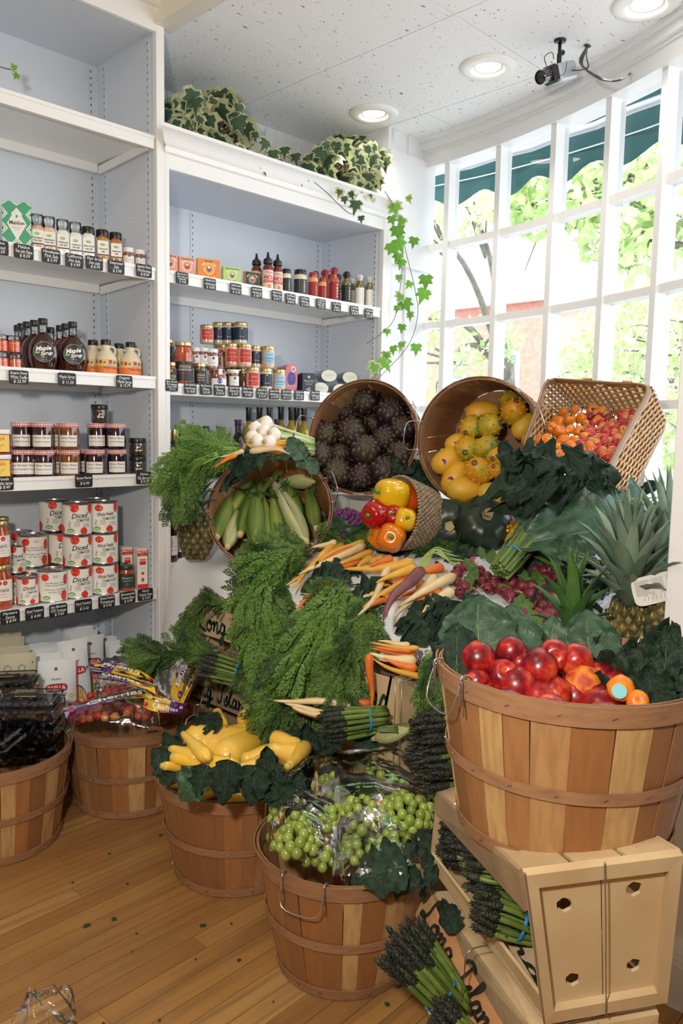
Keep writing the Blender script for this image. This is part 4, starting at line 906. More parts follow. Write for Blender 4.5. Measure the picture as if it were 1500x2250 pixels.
for i, (x, y) in enumerate(((500, 938), (526, 936))): bottle('dark vinegar bottle with clear top, '+('left one', 'right one')[i], x, y, .14, zb, .027, .012, wine, clearm, 'clear-topped vinegar bottles', .03)
purp = mat('foil_purple', (.10, .03, .12), .4); kraft = mat('kraft_tag', (.42, .28, .16), .6)
for i, (x, y) in enumerate(((523, 922), (549, 923), (610, 921))): bottle('balsamic bottle with purple cap and kraft tag, '+('left one', 'middle one', 'one beside the oil bottles')[i], x, y, .26, zb, .026, .014, wine, purp, 'purple-capped balsamic bottles', .03, kraft)
for i, (x, y) in enumerate(((373, 1108), (402, 1112))): bottle('red wine vinegar bottle with white and red label, '+('nearer the post', 'behind the pineapple')[i], x, y, .06+.05*i, ZU['low'], .030, .014, mat('vinegar_dark', (.03, .006, .006), .05, coat=1), lidk, 'red wine vinegar bottles', .035, paper_white, [('Just', .014, .40, green), ('RED', .018, .33, redp), ('WINE VINEGAR', .009, .27, redp), ('Product of Italy', .008, .21, redp)])
for k in range(4):
    c = mat('tin_teal', (.01, .06, .06), .35); t = thing('fish_tin_pack', ['teal fish tin pack, lowest of the pile beside the tablecloth', 'teal fish tin pack, second from the bottom', 'teal fish tin pack, third from the bottom', 'teal fish tin pack, topmost of the pile'][k], 'tin', T(onY(368, 1405, .05).x, .05, .434+.033*k) @ RZ(-.3), 'teal fish tin packs')
    obj('carton', MB().add(cbox(-.05, 0, 0, .05, .07, .030, .004)), c, t, smooth=False); obj('lid', MB().add(cbox(-.046, .003, .030, .046, .067, .0325, .001)), tinm, t, smooth=False)
    obj('lettering', MB().add(text_vf('MEDITERRANEAN', .012, 0, .015, fit=.085)), labw, t, smooth=False)

# ------------------------------------------------------------------ chalkboard price tags along the shelf lips
chalk = mat('chalk_white', (.80, .80, .78), .8); board_m = mat('chalkboard', (.010, .011, .013), .55)
def price_tag(label, x, y, lines, w=.050, h=.038, rot=0):
    p = onY(x, y, -.0205)
    t = thing('price_tag', label, 'price tag', T(p) @ RY(rot), 'chalkboard price tags'); pts = []
    for a in np.linspace(0, 2*math.pi, 64, endpoint=False):
        c, s = math.cos(a), math.sin(a); k = (abs(c)**14+abs(s)**14)**(-1/14); k *= 1-.075*max(0, 1-abs((abs(c)*k-1)**2+(abs(s)*k-1)**2)**.5/.12)-.012*math.cos(12*a)
        pts.append((w/2*c*k, h/2*s*k))
    n = 64; v = [(a, y_, b) for y_ in (-.0012, .0012) for a, b in pts]
    obj('plate', MB().add((v, [(i, (i+1) % n, n+(i+1) % n, n+i) for i in range(n)]+[tuple(range(n))[::-1], tuple(range(n, 2*n))])), board_m, t, smooth=False)
    mb = MB(); m = len(lines)
    for i, s in enumerate(lines): mb.add(text_vf(s, h*(.30 if m < 4 else .235), (.04*w if i == m-1 else 0), h*(.30-.30*i if m == 3 else (.2-.42*i if m == 2 else .33-.22*i)), lift=.0016, shear=.12, bold=.008, fit=w*.86, rot=.02*(-1)**i), 0)
    if mb.v:
        for q in range(9): mb.add(rectp(-w*.38+q*w*.088, -h*.13 if m == 3 else -h*.02, -w*.34+q*w*.088, -h*.115 if m == 3 else -h*.005, .0014))
    obj('lettering', mb, chalk, t, smooth=False)
TG = [(52, 553, ('Maldon', 'Sea salt Flake', '$ 8.59'), 'under the patterned salt box'), (112, 563, ('Himalayan', 'Pink Salt', '$ 5.99'), 'under the pink salt grinders'), (163, 573, ('California', 'Sea Salt', '$ 4.99'), 'under the white salt grinders'), (207, 578, ('Fleur de Sel', 'Sea salt', '$ 8.79'), 'under the black-lidded white shaker'),
 (255, 587, ('Seasoned', 'Salt', '$ 3.99'), 'under the orange shakers'), (316, 595, ('Agostino Recca', 'Anchovies', '$ 8.59'), 'under the small anchovy jars, left unit'), (-4, 543, ('Maldon', 'smoked', '$ 8.59'), 'cut by the left photo edge on the salt shelf'),
 (41, 829, ('Rosario Honey', 'White Truffle', '$ 22.99'), 'under the red honey jars'), (147, 834, ('Maple Syrup', '$ 11.59'), 'under the dark syrup bottles'), (273, 839, ('Organic', 'Maple Syrup', '$ 15.79'), 'under the cream jugs'),
 (8, 1062, ('Foods', 'Fruits Jams', '$ 8.49'), 'cut by the left photo edge on the jam shelf'), (184, 1056, ('Bonne Maman', '$ 6.99'), 'under the gingham-lidded jam'), (316, 1050, ('Divina', 'Fig Spread', '$ 5.19'), 'under the fig spread'),
 (22, 1356, ('Marinara', 'Sauce', '$ 8.99'), 'under the marinara jars'), (76, 1348, ('Diced Tomatoes', '$ 4.99'), 'under the small diced tomato can'), (128, 1341, ('San Marzano', 'DOP Tomatoes', '$ 7.60'), 'under the wide San Marzano can'), (183, 1331, ('Diced Tomatoes', '$ 5.42'), 'under the tall diced tomato stack'), (234, 1322, ('Whole Peeled', 'Tomatoes', '$ 5.42'), 'under the whole peeled stack'), (280, 1313, ('Bionaturae', 'Tomato Paste', '$ 4.99'), 'under the small paste jars'), (319, 1306, ('Mutti', 'Tomato Paste', '$ 3.69'), 'under the tomato paste cartons'),
 (400, 611, ('Albacore tuna in', 'spicy olive oil', 'Fishwife', '$ 10.85'), 'under the pink fish boxes'), (461, 624, ('Fishwife Slow', 'smoked mackerel', '$ 10.85'), 'under the orange fish box'), (518, 635, ('Fishwife smoked', 'Rainbow Trout', '$ 13.35'), 'under the lime trout box'), (564, 643, ('Smoked salmon', 'with sichuan chili', '$ 18.77'), 'under the dark salmon box'), (608, 650, ('Mikes hot honey', 'Chilies 12oz', '$ 24.11'), 'under the honey bottles'), (638, 657, ('Truff Black', 'Truffle Salt', '$ 20.31'), 'under the small black jar'), (669, 663, ('Truff Black', 'Truffle Mayo', '$ 13.68'), 'under the wide mayonnaise jar'), (705, 668, ('Truff Black', 'Truffle spicy', 'Mayo 8oz', '$ 13.68'), 'under the red-lidded jars'), (739, 675, ('Truff Hot', 'Sauce', '$ 18.02'), 'under the red sauce bottles'), (778, 683, ('Truff Black', 'Truffle Olive', '$ 28.28'), 'under the black-labelled oil'), (810, 689, ('Truff white', 'truffle oil', '$ 31.59'), 'at the right end under the white-labelled oil'),
 (377, 847, ('Mina Harissa', 'Red pepper', 'sauce mild', '$ 9.12'), 'under the harissa jar'), (418, 853, ('Mina Shakshuka', 'sauce Moroccan', '$ 10.85'), 'under the tall sauce jar'), (452, 855, ('Mina Moroccan', 'Olives', '$ 8.20'), 'under the olive jar'), (482, 857, ('Agostino', 'Recca', '$ 20.63'), 'under the clip-top jar'), (514, 859, ('Agostino Recca', 'Anchovies 3.17oz', '$ 9.33'), 'under the white-lidded anchovies, right unit'), (544, 861, ('Balena Filet of', 'anchovies', '$ 9.82'), 'between the anchovy and tuna jars'), (575, 864, ('Callipo solid tuna', 'in olive oil', '$ 15.91'), 'under the red-labelled tuna'), (602, 866, ('Ramon Pena', 'solid white tuna', '$ 15.99'), 'under the dark-labelled tuna'), (629, 867, ('Callipo solid tuna', 'in water 6oz', '$ 11.11'), 'under the light blue tuna'), (657, 868, ('Calvisius Anchovy', '3.75 oz', '$ 11.01'), 'under the red sardine tins'), (692, 869, ('Ramon Pena', 'stuffed squid', '$ 13.99'), 'under the black squid box'), (399, 1255, ('Just', '$ 3.99'), 'on the low shelf beside the tablecloth')]
for x, y, ls, where in TG:
    price_tag(f'black scalloped price tag {where}', x, y, ls, w=.064 if x < 340 else .055, h=.045 if x < 340 else .043)

# ------------------------------------------------------------------ produce builders
def fast_mesh(name, V, F, mats, smooth=True, mi=None):
    """V (n,3) array, F (m,4) quads"""
    me = bpy.data.meshes.new(name); V = np.asarray(V, np.float32); F = np.asarray(F, np.int32); k = F.shape[1]
    me.vertices.add(len(V)); me.vertices.foreach_set('co', V.ravel()); me.loops.add(F.size); me.loops.foreach_set('vertex_index', F.ravel())
    me.polygons.add(len(F)); me.polygons.foreach_set('loop_start', np.arange(0, F.size, k, dtype=np.int32))
    for m in (mats if isinstance(mats, (list, tuple)) else [mats]): me.materials.append(m)
    if mi is not None: me.polygons.foreach_set('material_index', np.asarray(mi, np.int32))
    me.polygons.foreach_set('use_smooth', [smooth]*len(F)); me.update(calc_edges=True); me.validate(); return me
stave_m = pick_mat('basket_veneer', [(.30, .125, .042), (.27, .115, .042), (.33, .155, .058), (.50, .31, .13), (.28, .145, .068), (.36, .155, .050), (.25, .11, .042), (.40, .22, .09)], .5, gscale=3.4, stretch=(2.2, 2.2, .22), bump=.12, mixk=.42, dark=(.20, .085, .035))
hoop_m = mat('basket_hoop', (.32, .165, .085), .5, (.25, .125, .065), 22, stretch=(1, 1, 5), bump=.15, ramp=(.4, .7), rnd=.08)
def band_ring(r, z0, z1, th, n=56, taper=0.0, overlap=0.0):
    v = []; f = []
    for j in range(n+1):
        a = 2*math.pi*j/n; e = .0015*(j/n if overlap else 0)
        for rr_, z in ((r+e, z0), (r+th+e, z0), (r+th+taper+e, z1), (r+taper+e, z1)): v.append((rr_*math.cos(a), rr_*math.sin(a), z))
    for j in range(n):
        for k in range(4): f.append((j*4+k, j*4+(k+1) % 4, j*4+4+(k+1) % 4, j*4+4+k))
    return v, f
def basket(label, M, R=.222, Rb=.172, H=.29, N=30, seed=0, group='bushel baskets', handles=(0, math.pi), up=(1, 1)):
    t = thing('bushel_basket', label, 'basket', M, group); r5 = random.Random(seed)
    ws = [r5.choice([.6, 1.25, 1.5, 1.0, 1.35]) for _ in range(N)]; tot = sum(ws); a = 0
    rad = lambda u: Rb+(R-Rb)*(u**.85)
    for i, w_ in enumerate(ws):
        a1 = a+2*math.pi*w_/tot; e = .0015 if i % 2 else 0; v = []; f = []; nz = 4; na = 2; gp = .12*(a1-a)/w_*.35
        tw = r5.uniform(-.012, .012)
        for s_ in (0, 1):
            for k in range(nz+1):
                u = k/nz
                for j in range(na+1):
                    an = a-.006*(1-u)+(a1-a-.004*u)*j/na+tw*u; r0 = rad(u)+e+(.0022 if s_ else 0); v.append((r0*math.cos(an), r0*math.sin(an), .004+u*(H-.006)))
        n0 = (nz+1)*(na+1)
        for k in range(nz):
            for j in range(na):
                q = k*(na+1)+j; f += [(q, q+na+1, q+na+2, q+1), (n0+q, n0+q+1, n0+q+na+2, n0+q+na+1)]
        for k in range(nz): f += [(k*(na+1), n0+k*(na+1), n0+(k+1)*(na+1), (k+1)*(na+1)), (k*(na+1)+na, (k+1)*(na+1)+na, n0+(k+1)*(na+1)+na, n0+k*(na+1)+na)]
        for k in (0, nz):
            for j in range(na): q = k*(na+1)+j; f.append((q, q+1, n0+q+1, n0+q))
        obj('stave', MB().add((v, f)), stave_m, t, smooth=40); a = a1
    o1 = .0038
    obj('top_hoop', MB().add(band_ring(rad(.93)+o1, H*.885, H+.001, .0032, taper=(R-Rb)*.10, overlap=1)), hoop_m, t, smooth=40)
    obj('inner_hoop', MB().add(band_ring(rad(.93)-.0045, H*.885, H+.001, .003, taper=(R-Rb)*.10)), hoop_m, t, smooth=40)
    obj('middle_hoop', MB().add(band_ring(rad(.48)+o1, H*.44, H*.51, .0028, taper=(R-Rb)*.05, overlap=1)), hoop_m, t, smooth=40)
    obj('bottom_hoop', MB().add(band_ring(rad(0)+o1, .001, H*.085, .003, taper=(R-Rb)*.09, overlap=1)), hoop_m, t, smooth=40)
    obj('base', MB().add(lathe([(.0001, .004), (Rb, .004), (Rb, .009), (.0001, .009)], 40, caps=False)), stave_m, t, smooth=False)
    st = MB()
    for k in range(18):
        an = 2*math.pi*k/18+.1
        for zz, rr_ in ((H*.94, rad(.95)), (H*.475, rad(.48)), (H*.045, rad(.04))):
            st.add(box(-.0015, -.004, -.001, .0015, .004, .001), M=RZ(an) @ T(rr_+o1+.0045, 0, zz) @ RX(.4))
    stuff(obj('staples', st, steel, t, smooth=False))
    for q, an in enumerate(handles):
        hgt = .075 if up[q] else -.06; w2 = .05
        rr_ = rad(1)+.009
        pts = [(rr_-.004, -w2, H*.80), (rr_+.001, -w2, H*.93), (rr_+.002, -w2, H*1.0), (rr_+.018, -w2*.9, H+hgt*.85), (rr_+.022, 0, H+hgt), (rr_+.018, w2*.9, H+hgt*.85), (rr_+.002, w2, H*1.0), (rr_+.001, w2, H*.93), (rr_-.004, w2, H*.80)]
        m = MB().add(tube(spline(pts, 26), .0015, 6))
        for s in (-1, 1): m.add(tube(spline([(rr_-.018, s*w2, H*.90), (rr_-.016, s*w2, H+.002), (rr_-.006, s*w2, H+.009), (rr_+.004, s*w2, H+.003), (rr_+.002, s*w2, H*.88)], 12), .0017, 6))
        obj('wire_handle', m, steel, t, RZ(an))
    return t
# leaves
kaleA = leaf_mat('kale_leaf', (.014, .036, .021), (.028, .062, .034), 10, .55, .06, .9, 70, rnd=.25)
collard = leaf_mat('collard_leaf', (.030, .075, .040), (.055, .12, .065), 8, .40, .10, .5, 26, rnd=.2)
ribm = mat('leaf_rib', (.07, .14, .07), .5)
ribl = mat('leaf_rib_pale', (.16, .28, .13), .5)
def leaf_vf(seed=0, W=.42, ruff=.06, bend=.25, savoy=.02, cup=.12, nu=16, nv=10, tipw=.5, lobes=0):
    """leaf of length 1 along +Y, facing +Z"""
    def pos(u, v):
        s = (v-.5)*2
        wd = W*(math.sin(math.pi*min(max(u, 0), 1)**tipw if u > 0 else 0)**.7 if 0 < u < 1 else .01)
        if u >= 1: wd = .015
        if lobes: wd *= 1+.10*math.sin(u*lobes*6.28+seed)+.05*math.sin(u*31+seed*2+s)
        e = abs(s)**2.5
        z = ruff*e*math.sin(u*17+seed*1.7+(2.1 if s > 0 else 0))*min(1, u*4)*min(1, (1.02-u)*5) + cup*s*s*wd - bend*u*u
        z += savoy*noise.noise(Vector((u*7+seed*3, s*3.5, seed)))*(.4+e) + savoy*.5*noise.noise(Vector((u*19, s*9, seed)))
        z -= .02*math.exp(-(s/.10)**2)
        return (s*wd*.5+.02*math.sin(seed+u*3), u*(1-.08*bend), z)
    return grid(pos, nu, nv)
def rib_vf(seed=0, bend=.25, r=.013):
    pts = [(.02*math.sin(seed+u*3), u*(1-.08*bend), -bend*u*u-.018) for u in np.linspace(-.16, .93, 14)]
    return tube([Vector(p) for p in pts], [r*(1.25-u) for u in np.linspace(0, 1, 14)], 5)
_lv = {}
def leaf_proto(kind, var):
    key = (kind, var)
    if key not in _lv:
        if kind == 'kale': a = leaf_vf(var*1.9+1, .46+.08*(var % 3), .14, .15+.22*(var % 3), .13, .10, 26, 16, .62, 5); rm = ribm; lm = kaleA
        elif kind == 'curly': a = leaf_vf(var*2.3+4, .74, .20, .22+.15*(var % 2), .20, .10, 32, 24, .6, 7); rm = ribm; lm = kaleA
        else: a = leaf_vf(var*1.3+2, .60+.1*(var % 3), .07, .12+.16*(var % 3), .05, .12, 24, 16, .75, 1); rm = ribl; lm = collard
        _lv[key] = (MB().add(a).mesh('blade', lm), MB().add(rib_vf(var*{'kale': 1.9, 'curly': 2.3}.get(kind, 1.3)+{'kale': 1, 'curly': 4}.get(kind, 2), {'kale': .15+.22*(var % 3), 'curly': .22+.15*(var % 2)}.get(kind, .12+.16*(var % 3)), .009)).mesh('rib', rm))
    return _lv[key]
def leaf_at(P0, P1, face, label, group, kind='kale', var=0, name='kale_leaf', cat='leaf', wid=1.0, zs=1.0):
    """leaf from stalk end P0 to tip P1, its face turned towards 'face'"""
    P0, P1 = Vector(P0), Vector(P1); d = P1-P0; L = d.length; y = d.normalized(); f = Vector(face); z = (f-y*f.dot(y)).normalized(); x = y.cross(z)
    M = Matrix(((x.x*wid*L, y.x*L, z.x*L*zs, P0.x), (x.y*wid*L, y.y*L, z.y*L*zs, P0.y), (x.z*wid*L, y.z*L, z.z*L*zs, P0.z), (0, 0, 0, 1)))
    t = thing(name, label, cat, M, group); b, r = leaf_proto(kind, var)
    link('blade', b, t); link('rib', r, t); return t
def px_leaf(x0, y0, t0, x1, y1, t1, label, group, kind='kale', var=0, face=None, **k):
    a, b = at(x0, y0, t0), at(x1, y1, t1); f = face if face is not None else (CAM-(a+b)/2)
    return leaf_at(a, b, f, label, group, kind, var, **k)
# feathery carrot tops
def frond_template(seed):
    r = np.random.default_rng(seed); V = []; F = []
    def quad(p, d, L, w_, n):
        d = d/np.linalg.norm(d); s = np.cross(n, d); s = s/(np.linalg.norm(s)+1e-9); k = len(V)
        V.extend([p, p+d*L*.45+s*w_, p+d*L, p+d*L*.45-s*w_]); F.append((k, k+1, k+2, k+3))
    N_ = np.array([0, 0, 1.0]); ax = lambda u: np.array([u, .04*math.sin(u*4+seed), -.30*u*u])
    for i in range(10):
        a, b = ax(i/10), ax((i+1)/10); k = len(V); w_ = .007*(1.1-i/10); s = np.array([0, w_, 0]); V.extend([a-s, b-s, b+s, a+s]); F.append((k, k+1, k+2, k+3))
    for i in range(9):
        u = .22+.76*i/9; p = ax(u); Lp = .30*math.sin(math.pi*min(.95, (u-.1)*.9))**.8+.05
        for sd in (-1, 1):
            d = np.array([.75, sd*.9, r.uniform(-.35, .25)]); d /= np.linalg.norm(d); quad(p, d, Lp, .005, N_)
            for j in range(4):
                q = p+d*Lp*(.25+.2*j)
                for s2 in (-1, 1):
                    dd = d+np.cross(N_, d)*s2*.9+r.normal(0, .18, 3); quad(q, dd, Lp*.38*(1.15-.18*j), .021, N_+r.normal(0, .4, 3))
            quad(p+d*Lp*.85, d, Lp*.34, .020, N_+r.normal(0, .3, 3))
    quad(ax(.95), np.array([1., 0, -.3]), .12, .014, N_)
    return np.array(V), np.array(F)
FT = [frond_template(s) for s in range(4)]
green_t = leaf_mat('carrot_top', (.026, .072, .011), (.135, .24, .040), 14, .55, .22, .0001, 30, rnd=.12, ramp=(.40, .62))  # wide tone spread puts bright highlights and dark gaps into the colour
green_y = leaf_mat('carrot_top_light', (.09, .20, .025), (.17, .31, .05), 9, .55, .25, .0001, 30, rnd=.1, ramp=(.35, .7))
stem_m = mat('carrot_stem', (.20, .36, .06), .5, rnd=.1)
def greens(parent, path, width, n, L=.15, seed=0, m=None, depth=.03, gravity=.6, stems=8, name='greens'):
    """path: (px, py, t) points; width in metres; foliage follows the path"""
    r = np.random.default_rng(seed); P = spline([at(*q) for q in path], 40); Vs = []; Fs = []; off = 0
    wd = width if isinstance(width, (list, tuple)) else (width, width)
    for i in range(n):
        s = r.uniform(0, 1)**.9; k = min(int(s*38), 38); p = P[k].lerp(P[k+1], r.uniform()); tg = (P[min(k+2, 40)]-P[max(k-1, 0)]).normalized()
        side = tg.cross(CF).normalized(); a = r.uniform(-1, 1); wk = wd[0]+(wd[1]-wd[0])*s
        p = p+side*(a*wk)-CF*(r.uniform(-depth, depth)+depth*.6*(1-a*a))
        d = tg+side*(a*.7+r.normal(0, .25))-CF*r.normal(.1, .25)+Vector((0, 0, -gravity*r.uniform(.2, 1)*(.3+s)))
        d.normalize(); up = (-CF+Vector((0, 0, .5))+Vector(r.normal(0, .35, 3))).normalized(); y = up.cross(d).normalized(); z = d.cross(y); l = L*r.uniform(.6, 1.15)
        V, F = FT[r.integers(4)]; B = np.array([[*d], [*y], [*z]])*l
        W = V @ B+np.array(p-d*l*.35); Vs.append(W); Fs.append(F+off); off += len(V)
    o = link(name, fast_mesh(name, np.concatenate(Vs), np.concatenate(Fs), m or green_t, False), parent, parent.matrix_basis.inverted())
    stuff(o)
    if stems:
        mb = MB()
        for i in range(stems):
            a = r.uniform(-1, 1); pts = []
            for k in range(0, 30, 5):
                tg = (P[k+1]-P[max(k-1, 0)]).normalized(); side = tg.cross(CF).normalized(); pts.append(P[k]+side*(a*(wd[0]*.3+(wd[1])*.6*k/30))-CF*(.010+.02*k/30*r.uniform()))
            mb.add(tube(spline(pts, 12), [.0024*(1-.6*j/12) for j in range(13)], 4))
        o2 = link(name.replace('greens', 'leaf_stems'), mb.mesh('leaf_stems', stem_m), parent, parent.matrix_basis.inverted()); stuff(o2)
    return o
car = {k: mat('carrot_'+k, c, .5, c2, 16, stretch=(1, 1, 1), bump=.35, bscale=70, rnd=.1) for k, c, c2 in (('orange', (.62, .125, .012), (.70, .19, .025)), ('yellow', (.64, .31, .028), (.72, .40, .06)), ('cream', (.64, .47, .22), (.74, .59, .33)), ('purple', (.13, .035, .045), (.22, .07, .07)))}
def carrot_vf(P0, P1, r, bend=0.0, seed=0, n=14):
    rr_ = random.Random(seed); P0, P1 = Vector(P0), Vector(P1); d = P1-P0; s = d.cross(CF).normalized()
    b2 = rr_.uniform(-.022, .022)*d.length
    pts = [P0+d*u+s*(bend*d.length*math.sin(math.pi*u)+b2*math.sin(2*math.pi*u)) for u in np.linspace(0, 1, n)]
    rad = [r*.55]+[r*((1-u)**.62*.93+.05)*(1+.05*rr_.uniform(-1, 1)) for u in np.linspace(.03, 1, n-1)]; rad[-1] = r*.06
    return tube(pts, rad, 9)
tie_m = mat('twist_tie', (.12, .03, .22), .4)
def carrot_bunch(label, carrots, tie=None, group=None):
    """carrots: (x0, y0, x1, y1, t, r px, colour[, bend])"""
    a = carrots[0]; t = thing('carrot_bunch', label, 'carrots', at(a[0], a[1], a[4]), group); inv = T(-t.matrix_basis.translation)
    for i, c in enumerate(carrots):
        tt = c[4]-.004*i; r = c[5]*1.2*tt/FPX; P0, P1 = at(c[0], c[1], tt), at(c[2], c[3], tt-(c[8] if len(c) > 8 else 0)); o = obj('carrot', MB().add(carrot_vf(P0, P1, r, c[7] if len(c) > 7 else random.uniform(-.06, .06), i*7+int(c[0])), M=inv), car[c[6]], t)
    if tie:
        x, y, tt, r, ang = tie; obj('twist_tie', MB().add(lathe([(r, -.003), (r+.0015, 0), (r, .003)], 14, caps=False)).add(tube([(r, 0, 0), (r+.02, .004, .01), (r+.035, -.004, .004)], .002, 4)), tie_m, t, inv @ T(at(x, y, tt)) @ frame(CR*math.cos(ang)+CU*math.sin(ang)))
    return t, inv
# asparagus
aspg = mat('asparagus_green', (.085, .15, .022), .45, (.15, .21, .045), 20, rnd=.25); aspt = mat('asparagus_tip', (.030, .032, .028), .6, (.055, .075, .022), 60, bump=.6, bscale=150, ramp=(.5, .68), rnd=.3)
band_b = mat('rubber_band_blue', (.02, .22, .62), .4)
def spear_mesh(v):
    rr_ = random.Random(v); L, r = .23, .0056; mb = MB(); bn = rr_.uniform(-.008, .008)
    ax = lambda u: Vector((bn*math.sin(u*3), 0, u*L))
    mb.add(tube([ax(u) for u in np.linspace(0, .80, 7)], r, 7), 0)
    for k in range(4): u = .2+.15*k; a = k*2.4; mb.add(([ax(u)+Vector((r*1.05*math.cos(a-.5), r*1.05*math.sin(a-.5), 0)), ax(u)+Vector((r*1.05*math.cos(a+.5), r*1.05*math.sin(a+.5), 0)), ax(u)+Vector((r*1.15*math.cos(a), r*1.15*math.sin(a), .016))], [(0, 1, 2)]), 1)
    mb.add(tube([ax(u) for u in np.linspace(.70, 1, 6)], [r*.98, r*1.15, r*1.2, r*1.0, r*.6, r*.15], 7), 1)
    for k in range(34):
        u = .70+.29*k/34; a = k*2.4; rr2 = r*(1.2 if u < .88 else 1.2*(1.02-u)/.14+.1); c = ax(u); l = .015*(1.1-.3*(k/34)); o_ = rr_.uniform(1.1, 1.9)
        mb.add(([c+Vector((rr2*math.cos(a-.7), rr2*math.sin(a-.7), 0)), c+Vector((rr2*math.cos(a+.7), rr2*math.sin(a+.7), 0)), c+Vector((rr2*o_*math.cos(a), rr2*o_*math.sin(a), l))], [(0, 1, 2)]), 1)
    return mb.mesh('spear', [aspg, aspt])
SPM = [spear_mesh(i) for i in range(4)]
def asparagus(label, P0, P1, rad=.032, n=19, seed=0, group='asparagus bunches', band=.32, splay=.10):
    P0, P1 = Vector(P0), Vector(P1); L = (P1-P0).length; t = thing('asparagus_bunch', label, 'asparagus', T(P0) @ frame(P1-P0), group); rr_ = random.Random(seed)
    for i in range(n):
        q = rad*math.sqrt((i+.5)/n)*.92; a = i*2.39996; k = L/.23*rr_.uniform(.9, 1.04)
        o = link('spear', SPM[(i+seed) % 4], t, T(q*math.cos(a), q*math.sin(a), rr_.uniform(-.004, .008)) @ RZ(rr_.uniform(0, 6)) @ RY(0) @ SCL(1.05, 1.05, k))
        o.matrix_basis = T(q*math.cos(a), q*math.sin(a), rr_.uniform(-.004, .008)) @ Matrix.Rotation(splay*rr_.uniform(.2, 1.2)*q/rad, 4, Vector((-math.sin(a), math.cos(a), 0))) @ RZ(rr_.uniform(0, 6)) @ SCL(1.1, 1.1, k)
    if band: obj('rubber_band', MB().add(lathe([(rad*1.10, L*band-.003), (rad*1.14, L*band), (rad*1.10, L*band+.003)], 24, caps=False)), band_b, t)
    return t
# pineapple
pineb = mat('pineapple_skin', (.045, .048, .016), .55, (.17, .13, .035), 45, bump=.4, bscale=90, ramp=(.4, .65)); pinet = mat('pineapple_thorn', (.45, .30, .14), .6); pinel = leaf_mat('pineapple_leaf', (.12, .19, .125), (.24, .32, .23), 7, .45, .06, .2, 40, rnd=.22)
pineg = leaf_mat('pineapple_leaf_green', (.04, .12, .03), (.09, .20, .05), 7, .4, .12, .2, 40, rnd=.2)
def eye_surf(H, R, rows=9, per=13):
    v = []; f = []; mb = MB()
    rad = lambda u: R*(math.sin(math.pi*(.10+.80*u))**.55)
    mb.add(lathe([(rad(u)*.93, u*H) for u in np.linspace(0, 1, 12)], 26), 0)
    for i in range(rows):
        for j in range(per):
            u = (i+.5)/rows; a = 2*math.pi*(j+.5*(i % 2))/per; r = rad(u); w_ = math.pi*R*1.02/per*(r/R)*1.12; h = H/rows*.98
            dz = rad(min(u+.03, 1))-rad(max(u-.03, 0)); nrm = Vector((math.cos(a), math.sin(a), -dz/(.06*H))).normalized(); tx = Vector((-math.sin(a), math.cos(a), 0)); tz = nrm.cross(tx)
            c = Vector((r*.93*math.cos(a), r*.93*math.sin(a), u*H)); P = lambda x, z, n: c+tx*x+tz*z+nrm*n
            b = [P(-w_, 0, 0), P(0, -h, 0), P(w_, 0, 0), P(0, h, 0)]; m_ = [P(-w_*.62, 0, .006), P(0, -h*.62, .006), P(w_*.62, 0, .006), P(0, h*.62, .006)]
            mb.add((b+m_+[P(0, 0, .0075)], [(0, 1, 5, 4), (1, 2, 6, 5), (2, 3, 7, 6), (3, 0, 4, 7), (4, 5, 8), (5, 6, 8), (6, 7, 8), (7, 4, 8)]), 0)
            mb.add(([P(-w_*.22, 0, .006), P(w_*.22, 0, .006), P(0, h*.75, .0105), P(0, -h*.1, .009)], [(0, 3, 2), (3, 1, 2)]), 1)
    return mb
def pine_leaf(L, W, lean, curl):
    def fn(u, v):
        s = (v-.5)*2; wd = W*(1-u)**.55*(1 if u > .02 else .9)*(.75+.6*u*(1-u)); a = lean+curl*u*u
        x = L*(u*math.sin(lean+curl*u*u*.5)); z = L*(u*math.cos(lean+curl*u*u*.5)); c = .35*wd*s*s
        return (x-c*math.cos(a), s*wd*.5, z+c*math.sin(a))
    return grid(fn, 7, 2)
_pl = {}
def pineapple(label, M, H=.17, R=.058, CL=.20, n=34, body=True, green=False, group='pineapples', open_=1.0):
    t = thing('pineapple', label, 'pineapple', M, group)
    obj('fruit', eye_surf(H, R), [pineb, pinet], t, smooth=35)
    for i in range(n):
        u = i/(n-1); lean = (1.35*(1-u)**1.1+.05)*open_; L = CL*(.30+.75*math.sin(math.pi*min(.5+.0, .10+.46*u)))*(1 if u < .8 else 1.0); key = (round(lean, 2), round(L, 3), green)
        if key not in _pl: _pl[key] = MB().add(pine_leaf(L, .050*(1 if u < .75 else .75), lean*.55, .55*(1-u)+.08)).mesh('crown_leaf', pineg if green else pinel)
        link('crown_leaf', _pl[key], t, T(0, 0, H*.965+.055*u) @ RZ(i*2.39996) @ T(.012*(1-u)+.003, 0, 0))
    return t
